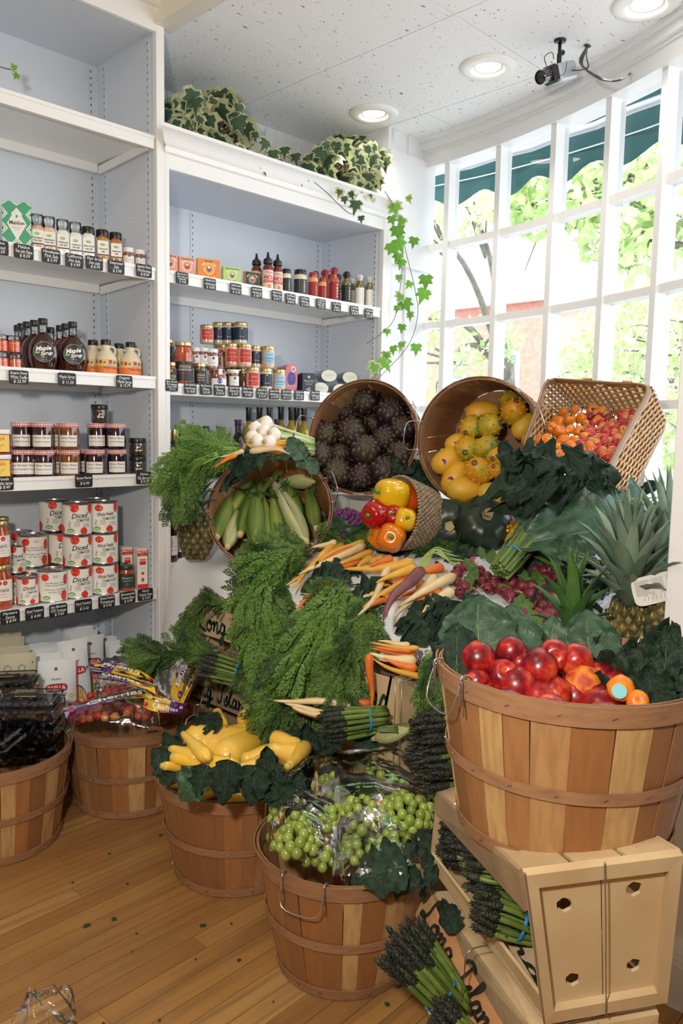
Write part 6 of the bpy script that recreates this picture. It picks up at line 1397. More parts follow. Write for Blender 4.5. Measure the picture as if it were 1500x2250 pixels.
# wicker hamper
wick = mat('wicker', (.30, .145, .04), .4, (.45, .25, .08), 30, bump=.4, bscale=120, coat=.15); wickd = mat('wicker_dark', (.20, .095, .03), .4, coat=.15)
wr = [at(1203, 834, 2.62), at(1430, 850, 2.40), at(1318, 1062, 2.16), at(1150, 985, 2.40)]     # rim: top left, top right, bottom right, bottom left
wb = [at(1262, 892, 2.86), at(1462, 928, 2.66), at(1388, 1082, 2.42), at(1225, 1020, 2.66)]
t = thing('wicker_basket', 'rectangular tan wicker basket tipped on its side with orange peppers and cherries', 'basket')
for q in range(4):
    a, b, c, d = wr[q], wr[(q+1) % 4], wb[(q+1) % 4], wb[q]; P = lambda u, v: a.lerp(b, u).lerp(d.lerp(c, u), v); n = (b-a).cross(d-a).normalized(); mb = MB(); nst = 14 if q in (0, 2) else 13; nwv = 17
    for i in range(nst+1): mb.add(tube([P(i/nst, v)+n*.002*math.sin(v*30) for v in np.linspace(0, 1, 6)], .0034, 5), 1)
    for j in range(nwv):
        v = (j+.5)/nwv
        mb.add(tube([P(u, v)+n*(.0048 if (int(round(u*nst*2))//2+j) % 2 else -.0048)*math.cos(u*nst*2*math.pi if 0 else 0) for u in np.linspace(0, 1, nst*2+1)], .0044, 5, flat=1.0), 0)
    stuff(obj('woven_side', mb, [wick, wickd], t))
mb = MB()
for j in range(16): u = (j+.5)/16; mb.add(tube([wb[0].lerp(wb[1], u), wb[3].lerp(wb[2], u)], .0028, 5))
stuff(obj('woven_bottom', mb, wick, t))
def loop(P, r, k, off=0):
    c = (P[0]+P[1]+P[2]+P[3])/4; pts = []
    for q in range(4):
        a, b = P[q], P[(q+1) % 4]
        for u in (.08, .35, .65, .92): pts.append(a.lerp(b, u)+(a.lerp(b, u)-c)*off)
    return tube(spline(pts+[pts[0]], k), r, 7)
mb = MB()
for i, (r, off, dz) in enumerate(((.0062, .015, 0), (.0058, -.01, .006), (.0055, .02, .010), (.0052, .0, -.008))): mb.add(loop([p+(wb[q]-wr[q]).normalized()*dz for q, p in enumerate(wr)], r, 60, off))
obj('braided_rim', mb, wickd, t)
obj('base_rim', MB().add(loop(wb, .0055, 50, .01)).add(loop([p-(wb[q]-wr[q])*.06 for q, p in enumerate(wb)], .0045, 50, .02)), wickd, t)
for x, u in ((0, .40), (1, .78)):
    c = wr[0].lerp(wr[1], u); d = (wr[1]-wr[0]).normalized(); mb = MB()
    for k in range(7): mb.add(lathe([(.0085, -.0022), (.0105, 0), (.0085, .0022)], 10, caps=False), M=T(c+d*(.0042*(k-3))+CU*.004) @ frame(d))
    obj('handle_binding', mb, wick, t)
    obj('white_tie', MB().add(tube(spline([c+d*.03+CU*.002, c+d*.045+CU*.010, c+d*.055-CU*.002, c+d*.04-CU*.008, c+d*.03], 12), .002, 5)), print_white, t)
WN = ((wr[1]-wr[0]).cross(wr[3]-wr[0])).normalized()
if WN.dot(CAM-wr[0]) < 0: WN = -WN
WCn = (wr[0]+wr[1]+wr[2]+wr[3])/4
habm = mat('habanero', (.66, .13, .004), .3, (.70, .20, .008), 5, coat=.1); hstem = mat('pepper_stem', (.06, .12, .02), .5)
def hab_mb(seed): return MB().add(lathe([(.0001, -.018), (.005, -.017), (.012, -.006), (.0155, .006), (.0135, .016), (.007, .020), (.0001, .018)], 16, caps=False, lobes=lambda a, q: 1+.13*math.cos(3*a+seed)+.04*math.cos(5*a)))
hmesh = [hab_mb(s).mesh('skin', habm) for s in range(3)]; hst = MB().add(tube([(0, 0, .017), (.002, 0, .024), (.006, .001, .034)], [.0028, .0013, .0016], 5)).add(lathe([(.0055, .0185), (.003, .0205), (.0001, .021)], 8, caps=False)).mesh('stem', hstem)
r8 = random.Random(5); pts = []
HB = [(1204, 915), (1238, 905), (1262, 902), (1275, 920), (1300, 900), (1320, 905), (1225, 925), (1250, 925), (1216, 942), (1232, 950), (1250, 945), (1270, 948), (1290, 935), (1310, 925), (1182, 942), (1185, 970), (1200, 962), (1210, 975), (1225, 985), (1240, 968), (1262, 970), (1255, 998), (1245, 1010), (1268, 1012), (1278, 990), (1225, 1000), (1205, 990), (1290, 960), (1248, 985), (1180, 960), (1160, 968), (1295, 985), (1232, 1008), (1215, 1005)]
for i, (x, y) in enumerate(HB):
    dep = .02+max(0, (1000-y))*.0011; p = in_basket(x, y, WCn, WN, dep)
    t = thing('orange_pepper', 'small glossy orange habanero pepper heaped in the left half of the wicker basket', 'pepper', T(p) @ frame((r8.uniform(-1, 1), r8.uniform(-1, 1), r8.uniform(-.3, 1))) @ SCL(r8.uniform(.95, 1.25)), 'habaneros in the wicker basket')
    link('skin', hmesh[i % 3], t); link('stem', hst, t)
def cher_mat(name, cols):
    m = pick_mat(name, cols, .3, gscale=3.0, stretch=(1, 1, 1), bump=0, mixk=.8, coat=.1, dark=(.40, .012, .012)); return m
cherm = cher_mat('cherry_skin', [(.42, .012, .015), (.62, .17, .04), (.20, .004, .010), (.52, .06, .025), (.66, .30, .07), (.46, .03, .02)])
chm = MB().add(lathe([(.0001, -.0115), (.006, -.010), (.0108, -.004), (.0118, .002), (.0095, .009), (.004, .0112), (.0001, .0095)], 14, caps=False)).mesh('skin', cherm); chs = MB().add(tube([(0, 0, .009), (.003, 0, .022), (.010, .002, .034)], .0009, 4)).mesh('stem', hstem)
def cherry(p, label, group, s=1.0, stem=False):
    t = thing('cherry', label, 'cherry', T(p) @ Euler((r8.uniform(-2, 2), r8.uniform(-2, 2), r8.uniform(0, 6))).to_matrix().to_4x4() @ SCL(s), group) if stem else None
    if stem: link('skin', chm, t); link('stem', chs, t); return t
    return tag(link('cherry', chm, None, T(p) @ Euler((r8.uniform(-2, 2), r8.uniform(-2, 2), r8.uniform(0, 6))).to_matrix().to_4x4() @ SCL(s)), label, 'cherry', group)
for i in range(400):
    x, y = r8.uniform(1262, 1402), r8.uniform(908, 1008)
    u = (y-905)/105; lo_, hi = 1300-42*u, 1402-70*u
    if not lo_ < x < hi: continue
    p = in_basket(x, y, WCn, WN, .02+max(0, 1000-y)*.0011)
    if any((p-q).length < .0175 for q in pts): continue
    pts.append(p); cherry(p, 'red and yellow blushed cherry heaped in the right half of the wicker basket', 'cherries in the wicker basket', 1.2, i % 4 == 0)
# woven bowl of bell peppers
gras = mat('seagrass', (.20, .135, .075), .7, (.34, .25, .16), 60, bump=.8, bscale=110); bc = at(872, 1128, 2.66); bn = (-CR*.80-CF*.50+CU*.12).normalized()
t = thing('woven_basket', 'round brown seagrass basket tipped over with bell peppers in its mouth', 'basket', T(bc) @ frame(bn, (0, 0, 1)) @ RZ(0) @ T(0, 0, -.125))
mb = MB(); HB_ = .125
for k in range(13):
    z = .004+k*HB_/12.5; r = .098+.027*(k/12)**.8
    for q in range(44): a = 2*math.pi*q/44+(k % 2)*.07; mb.add(ball(1, 6, 4), M=RZ(a) @ T(r, 0, z) @ Matrix.Diagonal((.0042, .0092, .0060, 1)))
stuff(obj('woven_coils', mb, gras, t)); obj('wall_lining', MB().add(lathe([(.0001, .002), (.094, .002), (.122, HB_), (.118, HB_), (.092, .006), (.0001, .006)], 40, caps=False)), gras, t)
mb = MB()
for q in range(70): a = 2*math.pi*q/70; mb.add(ball(1, 6, 4), M=RZ(a) @ T(.125, 0, HB_+.002) @ RX(.5) @ Matrix.Diagonal((.0062, .0048, .0095, 1)))
stuff(obj('rim_binding', mb, gras, t))
bell = {k: mat('bell_'+k, c, .16, coat=.35) for k, c in (('yellow', (.74, .42, .006)), ('orange', (.74, .18, .004)), ('red', (.36, .003, .004)), ('redorange', (.66, .085, .005)))}; bst = mat('bell_stem', (.10, .26, .02), .4)
bme = {k: pepper_mb(seed=i).mesh('skin', bell[k]) for i, k in enumerate(bell)}; stm = MB().add(tube([(0, 0, .072), (.001, 0, .082), (.006, 0, .096)], [.0075, .0045, .0062], 8)).add(lathe([(.0001, .0745), (.012, .0755), (.016, .078), (.010, .0785), (.005, .08)], 8, caps=False, lobes=lambda a, q: 1+.25*math.cos(5*a))).mesh('stem', bst)
for x, y, tt, k, s, d_, l in ((860, 1087, 2.62, 'yellow', 1.05, (-.75, .1, -.5), 'yellow bell pepper at the top of the heap'), (893, 1094, 2.66, 'redorange', .85, (-.7, .9, -.6), 'orange-red bell pepper against the basket wall'), (826, 1130, 2.60, 'red', .95, (-.6, -.1, -.9), 'large red bell pepper at the left'), (864, 1134, 2.60, 'red', .75, (-.2, .2, -1), 'small red bell pepper in the middle'), (890, 1142, 2.58, 'yellow', .78, (.0, .1, -1), 'small yellow bell pepper by the basket wall'), (858, 1182, 2.56, 'orange', .92, (-.1, .05, -1), 'orange bell pepper at the lower front'), (840, 1180, 2.62, 'orange', .88, (-.9, .2, -.6), 'orange bell pepper half behind the front one')):
    d = CR*d_[0]+CU*d_[1]+CF*d_[2]; d = d.normalized(); s *= 1.25; p = at(x, y, tt)-d*.042*s
    q = thing('bell_pepper', l, 'pepper', T(p) @ frame(d) @ RZ(.6) @ SCL(s), 'bell peppers in the woven basket'); link('skin', bme[k], q); link('stem', stm, q)
# kabocha, cauliflower, gourd
kab = mat('kabocha_skin', (.008, .024, .014), .35, (.022, .048, .022), 3.5, bump=.15, bscale=6, ramp=(.4, .7), c3=(.12, .16, .05)); kab2 = mat('kabocha_dark', (.007, .018, .011), .35, (.014, .030, .014), 2, bump=.1, bscale=6)
for x, y, s, m_, l, dv in ((986, 1152, .088, kab, 'dark green speckled kabocha squash beside the woven basket', (-.1, -.1, -1)), (1058, 1152, .094, kab2, 'larger nearly black kabocha squash under the melon basket', (.15, .55, -1))):
    d = (CR*dv[0]+CU*dv[1]+CF*dv[2]).normalized(); q = thing('kabocha_squash', l, 'squash', T(surf(x, y, .085)) @ frame(d) @ SCL(s), 'kabocha squashes')
    obj('skin', MB().add(lathe([(.0001, -.66), (.35, -.72), (.75, -.58), (.98, -.2), (1, .1), (.85, .5), (.5, .72), (.2, .68), (.0001, .62)], 60, caps=False, lobes=lambda a, q_: 1+.035*math.cos(10*a))), m_, q)
    obj('stem', MB().add(lathe([(.22, .66), (.17, .72), (.15, .86), (.17, .90), (.0001, .91)], 10, caps=False, lobes=lambda a, q_: 1+.1*math.cos(5*a))), mat('squash_stem', (.42, .32, .16), .8, bump=.6), q, smooth=40)
caul = mat('cauliflower_purple', (.085, .012, .085), .6, (.17, .03, .15), 40, bump=.8, bscale=130)
q = thing('cauliflower', 'purple cauliflower head between the corn and the peppers', 'cauliflower', T(surf(762, 1160, .07)))
mb = MB().add(ball(.062, 16, 10)); r9 = random.Random(9)
for i in range(150):
    z = 1-1.6*(i+.5)/150; a = i*2.39996; n = Vector((math.sqrt(max(0, 1-z*z))*math.cos(a), math.sqrt(max(0, 1-z*z))*math.sin(a), z)); n2 = n*(.062+.008*smooth_noise(n, 3)); mb.add(ball(r9.uniform(.008, .013), 7, 5), M=T(n2))
stuff(obj('florets', mb, caul, q))
for i, a in enumerate((2.6, 3.6, 4.6, .8)):
    b_, r_ = leaf_proto('collard', i % 3); M = RZ(a) @ T(.05, 0, -.06) @ RX(0) @ frame((-1, 0, .25), (0, 0, 1)) @ SCL(.13); link('leaf', b_, q, M)
gd = thing('gourd', 'knobbly orange gourd behind the asparagus stalks', 'gourd', T(surf(1110, 1190, .03)) @ frame(CR*.6+CU*.5-CF*.2))
mb = MB().add(squash_vf(.12, .042, crook=.2)); 
for i in range(60): mb.add(ball(.006, 6, 4), M=RZ(i*2.4) @ T(.036+.003*math.sin(i), 0, .03+.08*i/60))
obj('skin', mb, mat('gourd_skin', (.72, .38, .02), .5, (.62, .45, .05), 20, bump=.3), gd)

# ------------------------------------------------------------------ carrots and their tops on the table and crates
def cs(x0, y0, x1, y1, r, c, h=.012, bend=None):   # a carrot lying on the slope of the display
    t0 = surf_t(x0, y0, h); t1 = surf_t(x1, y1, h); e = [x0, y0, x1, y1, t0, r, c]
    return e+[bend if bend is not None else random.uniform(-.05, .05), t0-t1]
def bunch(label, L_, tie=None): return carrot_bunch(label, L_, tie)
def lay(L_): return [cs(*q[:6], h=(q[6] if len(q) > 6 else .014)) for q in L_]
b1, i1 = bunch('bunch of yellow and cream carrots on the shelf top left of the artichokes', [(530, 986, 668, 972, 2.66, 7, 'yellow', .03), (540, 975, 650, 966, 2.68, 6, 'yellow', -.04), (545, 968, 606, 990, 2.66, 6, 'cream', .12), (560, 978, 672, 988, 2.67, 8, 'yellow', -.02), (535, 990, 480, 1004, 2.62, 5, 'cream', .05), (520, 1000, 462, 1030, 2.62, 5, 'orange'), (580, 984, 690, 1000, 2.68, 6, 'orange'), (548, 992, 640, 1000, 2.66, 7, 'cream', .1)], (532, 985, 2.66, .017, .1))
greens(b1, [(530, 988, 2.66), (470, 992, 2.62), (420, 1008, 2.6), (390, 1030, 2.58), (378, 1060, 2.58)], (.02, .05), 80, .10, 1, green_y, gravity=.4)
greens(b1, [(480, 1000, 2.6), (432, 1022, 2.58), (402, 1055, 2.58), (394, 1090, 2.58), (400, 1125, 2.58)], (.03, .026), 70, .085, 2, green_t, gravity=.8, name='hanging_greens')
greens(b1, [(520, 985, 2.66), (470, 968, 2.64), (430, 950, 2.64), (395, 935, 2.66)], (.012, .02), 14, .11, 3, green_y, gravity=.0, stems=2, name='upright_greens')
b2, i2 = bunch('bunch of rainbow carrots on the table below the corn basket', lay([(736, 1196, 628, 1286, 8, 'yellow', .05), (756, 1196, 642, 1300, 8, 'yellow', .03), (800, 1198, 655, 1262, 8, 'cream', .06), (748, 1212, 655, 1292, 8, 'yellow', .02), (800, 1207, 672, 1254, 10, 'orange', .04), (818, 1212, 722, 1247, 7, 'yellow', .05), (780, 1232, 684, 1290, 6, 'cream', .02), (792, 1230, 700, 1270, 8, 'orange', .03), (816, 1226, 782, 1250, 8, 'yellow', .04), (745, 1228, 625, 1262, 6, 'orange', .0), (690, 1195, 602, 1221, 4, 'cream', .02), (738, 1190, 684, 1203, 7, 'cream', .05), (800, 1190, 700, 1235, 7, 'yellow', .03)]), None)
greens(b2, [(668, 1206, 2.66), (615, 1222, 2.6), (578, 1262, 2.52), (580, 1340, 2.44), (592, 1420, 2.40), (610, 1490, 2.36)], (.03, .068), 190, .125, 4, gravity=.9, stems=12)
b3, i3 = bunch('lone pair of orange carrots hanging over the cloth edge', lay([(734, 1270, 648, 1345, 8, 'orange', .02), (736, 1292, 676, 1332, 10, 'orange', .02)]))
b4, i4 = bunch('large bunch of yellow carrots with one purple carrot in the table centre', lay([(908, 1234, 755, 1250, 11, 'yellow', .06), (872, 1228, 786, 1352, 9, 'cream', .04), (912, 1247, 826, 1280, 10, 'yellow', .05), (906, 1262, 838, 1288, 8, 'orange', .03), (972, 1247, 915, 1264, 11, 'orange', .05), (862, 1276, 768, 1291, 7, 'orange', .0), (892, 1280, 796, 1335, 9, 'yellow', .02), (882, 1302, 798, 1345, 8, 'orange', .01), (925, 1252, 842, 1364, 13, 'purple', .07), (850, 1300, 776, 1316, 6, 'cream', .0), (928, 1280, 906, 1310, 9, 'orange', .02), (860, 1228, 812, 1245, 9, 'orange', .05), (842, 1225, 790, 1240, 8, 'yellow', .03)]), (832, 1240, surf_t(832, 1240, .03), .02, .5))
greens(b4, [(760, 1290, 2.4), (735, 1330, 2.34), (715, 1380, 2.28), (690, 1440, 2.24), (660, 1490, 2.22), (630, 1530, 2.2)], (.03, .085), 190, .12, 5, gravity=.9, stems=8)
greens(b4, [(790, 1318, 2.3), (790, 1370, 2.2), (772, 1430, 2.16), (752, 1480, 2.14), (752, 1520, 2.12)], (.02, .045), 90, .11, 6, gravity=1.0, name='hanging_greens')
greens(b2, [(650, 1215, 2.56), (590, 1240, 2.5), (565, 1300, 2.42), (570, 1380, 2.36), (590, 1450, 2.32)], (.03, .055), 34, .12, 44, green_y, gravity=.8, stems=0, name='highlight_greens')  # lighter fronds laid on top, highlights put into their colour
greens(b4, [(745, 1300, 2.3), (720, 1370, 2.22), (700, 1430, 2.18), (680, 1490, 2.16)], (.05, .08), 34, .12, 45, green_y, gravity=.9, stems=0, name='highlight_greens')  # outer layer in a lighter green paints highlights on the foliage
b5, i5 = bunch('bunch of cream and orange carrots beside the radishes', lay([(956, 1266, 865, 1355, 11, 'cream', .04), (998, 1266, 878, 1330, 11, 'cream', .05), (970, 1298, 875, 1335, 9, 'orange', .03), (992, 1300, 928, 1346, 12, 'cream', .05), (986, 1324, 920, 1340, 9, 'yellow', .02), (962, 1322, 898, 1352, 9, 'orange', .01), (950, 1332, 905, 1326, 5, 'orange', .0), (990, 1338, 976, 1400, 9, 'cream', .02), (945, 1290, 868, 1318, 7, 'orange', .0)]))
greens(b5, [(1010, 1215, 2.6), (960, 1205, 2.66), (915, 1200, 2.7)], (.03, .03), 50, .09, 7, gravity=.1, stems=0)
mb = MB()
for k in range(9): mb.add(tube(spline([at(916+2*k, 1250+k, surf_t(925, 1255, .03)), at(928+4*k, 1226-3*k+2*(k % 3), surf_t(940, 1225, .07)), at(958+5*k, 1203+5*k, surf_t(970, 1215, .08)), at(985+9*k, 1212+5*k-4*(k % 2), surf_t(1000, 1220, .05))], 14), .0018, 5))
stuff(obj('arching_stems', mb, mat('stem_pale', (.42, .55, .18), .45), b5, i5))
greens(b2, [(700, 1175, 2.8), (760, 1172, 2.85), (820, 1190, 2.8), (900, 1205, 2.75)], (.03, .03), 80, .09, 8, gravity=.1, stems=0, name='bedding_greens')
b6, i6 = bunch('single orange carrot hanging straight down from the carrot tops', [(812, 1436, 815, 1560, 2.06, 9, 'orange', .01)])
b7, i7 = bunch('bunch of carrots lying on the crate under the cloth edge', [(920, 1424, 812, 1411, 2.02, 6, 'yellow', .04), (912, 1440, 815, 1424, 2.03, 7, 'orange', .03), (914, 1452, 812, 1434, 2.0, 10, 'cream', .05), (926, 1488, 818, 1446, 1.99, 7, 'yellow', .06), (915, 1468, 842, 1445, 2.0, 9, 'orange', .05), (905, 1430, 822, 1420, 2.04, 7, 'orange', .03), (900, 1416, 830, 1408, 2.05, 6, 'cream', .02)], (925, 1452, 1.99, .02, .2))
greens(b7, [(925, 1455, 1.98), (950, 1475, 1.95), (962, 1520, 1.93), (958, 1570, 1.92), (950, 1615, 1.92)], (.02, .035), 90, .09, 9, gravity=1.0, stems=10)
b8, i8 = bunch('bunch of cream carrots lying low behind the squash', [(772, 1552, 600, 1539, 2.10, 9, 'cream', -.03), (755, 1568, 625, 1546, 2.09, 9, 'cream', .04), (815, 1546, 690, 1534, 2.12, 9, 'orange', .03), (700, 1574, 642, 1556, 2.10, 7, 'orange', .02), (740, 1580, 640, 1552, 2.08, 8, 'cream', .03)])
greens(b8, [(640, 1500, 2.24), (620, 1540, 2.22), (590, 1560, 2.2)], (.06, .06), 50, .10, 10, gravity=.8)
b9, i9 = bunch('carrot bunch at the far left, its tops spread over the crate end', [(560, 1335, 535, 1322, 2.62, 6, 'orange')], (545, 1330, 2.6, .016, .2))
greens(b9, [(500, 1325, 2.60), (460, 1324, 2.60), (430, 1340, 2.62), (414, 1372, 2.62), (416, 1400, 2.62)], (.012, .018), 70, .075, 11, gravity=.7)
greens(b9, [(480, 1430, 2.58), (420, 1432, 2.58), (350, 1436, 2.56), (290, 1440, 2.56)], (.02, .025), 80, .09, 12, gravity=.0, name='lying_greens')
greens(b9, [(640, 1370, 2.5), (620, 1420, 2.5), (640, 1480, 2.45)], (.05, .05), 40, .11, 13, gravity=.6, name='deep_greens')
# garlic
garm = mat('garlic_skin', (.80, .74, .66), .5, (.86, .82, .76), 12, bump=.1); rootm = mat('garlic_root', (.52, .38, .22), .8); stal = mat('garlic_stem', (.30, .45, .10), .4, (.62, .68, .42), 8)
gt = thing('garlic_bunch', 'bunch of fresh white garlic with long green stems', 'garlic', at(600, 950, 2.7)); gi = T(-gt.matrix_basis.translation)
gb = MB().add(lathe([(.0001, -.004), (.010, -.004), (.021, .004), (.026, .016), (.022, .030), (.012, .040), (.006, .048)], 18, caps=False, lobes=lambda a, q: 1+.05*math.cos(7*a))).mesh('bulb', garm)
for i, (x, y, tt) in enumerate(((585, 930, 2.74), (562, 942, 2.72), (580, 950, 2.70), (602, 955, 2.68), (556, 962, 2.68), (566, 970, 2.66), (592, 972, 2.66), (575, 935, 2.76), (585, 962, 2.72))):
    a, b = at(x, y, tt), at(690, 965+4*i, 2.86); d = (b-a).normalized(); M = T(a-d*.02) @ frame(d)
    link('bulb', gb, gt, gi @ M); obj('root_tuft', MB().add(lathe([(.009, -.004), (.008, -.009), (.0001, -.011)], 9, caps=False)), rootm, gt, gi @ M)
    obj('stem', MB().add(tube(spline([a+d*.02, a.lerp(b, .5)+Vector((0, 0, .006*math.sin(i))), b], 8), [.0065]*3+[.0055]*6, 6), M=gi), stal, gt)
obj('rubber_band', MB().add(lathe([(.022, -.002), (.024, 0), (.022, .002)], 16, caps=False)), black_m, gt, gi @ T(at(645, 966, 2.78)) @ frame(CR))
# ------------------------------------------------------------------ kale and collard leaves
K = []
def kl(x0, y0, x1, y1, t0, t1, kind, var, label, group, wid=1.0, face=None):
    if group.endswith(('squash', 'grapes')): x0, y0, x1, y1 = x0-(x1-x0)*.12, y0-(y1-y0)*.12, x1+(x1-x0)*.06, y1+(y1-y0)*.06
    px_leaf(x0, y0, t0, x1, y1, t1, label, group, kind, var, face, wid=wid*(.62 if 'wicker' in group and kind != 'collard' else .9), zs=1.0 if kind == 'collard' else 1.25, name='kale_leaf' if kind != 'collard' else 'collard_leaf')
g_ = 'leaves under the wicker basket'; FU = -CF+CU*.8
for a in ((1420, 1095, 1215, 1105, 2.35, 2.30, 'collard', 0, 'long collard leaf with clear veins pointing left below the wicker basket', 1.15, FU), (1430, 1150, 1120, 1150, 2.2, 2.15, 'collard', 1, 'widest collard leaf lying across the pineapple tops', .9, FU), (1240, 1120, 1090, 1020, 2.28, 2.32, 'collard', 2, 'collard leaf curling up against the wicker basket', 1.1, None),
          (1140, 1040, 1090, 950, 2.25, 2.3, 'kale', 1, 'dark kale leaf standing in front of the yellow melons', 1.4, None), (1190, 1000, 1110, 960, 2.22, 2.3, 'kale', 2, 'kale leaf lying over the melon basket rim', 1.6, FU), (1300, 1050, 1120, 985, 2.2, 2.24, 'kale', 0, 'long bumpy kale leaf under the orange peppers', 1.3, FU), (1350, 1070, 1250, 990, 2.14, 2.1, 'kale', 1, 'kale leaf hanging over the wicker rim', 1.5, None), (1320, 1075, 1300, 1000, 2.1, 2.1, 'curly', 0, 'curled kale leaf at the wicker rim corner', 1.0, None),
          (1190, 1060, 1060, 1050, 2.26, 2.22, 'kale', 2, 'kale leaf pointing left towards the mangoes', 1.4, FU), (1200, 1090, 1090, 1120, 2.24, 2.2, 'curly', 1, 'frilly kale leaf drooping below the melon basket', 1.0, None), (1210, 1060, 1150, 1130, 2.2, 2.16, 'kale', 0, 'kale leaf hanging down beside the green stalks', 1.4, None), (1260, 1060, 1130, 1080, 2.2, 2.14, 'curly', 0, 'light-stalked kale leaf in the middle of the bundle', .9, FU),
          (1300, 1230, 1215, 1180, 2.0, 2.1, 'collard', 0, 'dark collard leaf between the asparagus and the pineapple', 1.2, None), (1440, 1060, 1400, 1090, 2.4, 2.4, 'curly', 1, 'kale leaf sticking out right of the wicker basket', 1.2, None)): kl(*a[:9], g_, a[9], a[10])
for a in ((905, 1105, 905, 1000, 2.9, 2.92, 'curly', 0, 'dark curly kale standing between the artichoke and melon baskets', 1.0, None), (935, 1110, 920, 1010, 2.9, 2.9, 'curly', 1, 'dark curly kale beside the melon basket foot', 1.0, None), (880, 1040, 905, 975, 2.9, 3.0, 'kale', 2, 'small dark kale leaf right of the artichoke basket', 1.2, None),
          (585, 995, 478, 1062, 2.66, 2.6, 'kale', 0, 'long kale leaf draped over the left rim of the corn basket', .7, FU), (560, 1002, 486, 1078, 2.62, 2.58, 'kale', 2, 'kale leaf hanging down the left side of the corn basket', .6, None), (650, 1000, 580, 998, 2.64, 2.64, 'collard', 1, 'rounded collard leaf between garlic and corn basket', .8, FU), (668, 1010, 632, 958, 2.62, 2.64, 'collard', 0, 'collard leaf standing at the left rim of the artichoke basket', 1.3, None), (700, 1040, 640, 985, 2.64, 2.62, 'collard', 2, 'dark collard leaf lying above the corn basket rim', .7, FU)): kl(*a[:9], 'leaves around the tilted baskets', a[9], a[10])
for a in ((790, 1262, 660, 1300, 2.56, 2.48, 'curly', 0, 'curly kale under the left carrot bunch', 1.1, FU), (760, 1260, 690, 1320, 2.50, 2.36, 'curly', 1, 'curly kale behind the two hanging orange carrots', 1.1, None), (960, 1345, 880, 1385, 2.16, 2.10, 'curly', 0, 'curly kale under the purple carrot tip', 1.2, None), (1000, 1340, 900, 1400, 2.1, 2.02, 'curly', 1, 'curly kale hanging over the cloth below the cream carrots', 1.2, None), (1010, 1330, 960, 1400, 2.08, 2.0, 'curly', 0, 'curly kale beside the drooping cream carrot', 1.0, None), (860, 1290, 760, 1330, 2.36, 2.26, 'curly', 1, 'curly kale between the two carrot bunches', 1.0, FU)): kl(*a[:9], 'kale under the carrots', a[9], a[10])
for a in ((1230, 1260, 1060, 1290, 'curly', 0, 'under the radishes at the left'), (1280, 1240, 1130, 1330, 'curly', 1, 'under the radishes in the middle'), (1300, 1330, 1130, 1380, 'curly', 0, 'under the lowest radishes'), (1330, 1290, 1230, 1230, 'collard', 1, 'behind the radishes beside the asparagus'), (1080, 1330, 1000, 1370, 'curly', 1, 'between the carrots and the tall veined leaf'),
          (1460, 1260, 1340, 1330, 'curly', 1, 'behind the two pineapples'), (1330, 1400, 1240, 1360, 'curly', 0, 'round the front pineapple'), (1110, 1200, 980, 1250, 'curly', 0, 'at the left end of the radishes'), (1440, 1340, 1330, 1400, 'curly', 0, 'in front of the paper tag'), (1180, 1180, 1060, 1215, 'curly', 1, 'under the kabocha squash'), (900, 1215, 800, 1215, 'curly', 0, 'below the woven basket'), (1010, 1215, 900, 1230, 'curly', 1, 'below the speckled kabocha')):
    leaf_at(surf(a[0], a[1], .008), surf(a[2], a[3], .012), FU, 'dark curly kale leaf bedded ' + a[6], 'kale bedding', a[4], a[5], wid=1.0)
for a in ((1060, 1490, 1050, 1290, 1.47, 1.52, 'collard', 1, 'tall veined leaf standing behind the leftmost peach', 1.35, None), (1005, 1510, 1010, 1345, 1.42, 1.47, 'kale', 1, 'ruffled leaf at the left rim of the peach basket', 1.5, None), (1125, 1470, 1118, 1310, 1.50, 1.54, 'collard', 2, 'second tall leaf beside the veined one', 1.1, None), (1205, 1470, 1220, 1350, 1.54, 1.57, 'collard', 0, 'dark leaf standing behind the middle peaches', 1.2, None), (1310, 1510, 1285, 1325, 1.50, 1.55, 'collard', 1, 'large leaf overlapping the front pineapple', 1.2, None), (1330, 1530, 1340, 1370, 1.48, 1.54, 'curly', 0, 'curly kale right of the large leaf', 1.1, None),
          (1400, 1560, 1400, 1370, 1.36, 1.46, 'curly', 1, 'curly kale in the right of the peach basket, middle', 1.2, None), (1460, 1560, 1470, 1340, 1.34, 1.44, 'curly', 0, 'curly kale at the right edge of the photo, tallest', 1.2, None), (1500, 1540, 1500, 1380, 1.36, 1.46, 'curly', 1, 'curly kale cut by the right photo edge', 1.2, None), (1440, 1570, 1420, 1450, 1.30, 1.36, 'curly', 0, 'curly kale low at the front right of the peaches', 1.3, None), (1490, 1570, 1480, 1450, 1.30, 1.34, 'kale', 2, 'kale leaf at the front right rim of the peach basket', 1.6, None)): kl(*a[:9], 'leaves in the peach basket', a[9], a[10])
g_ = 'kale leaves round the yellow squash'
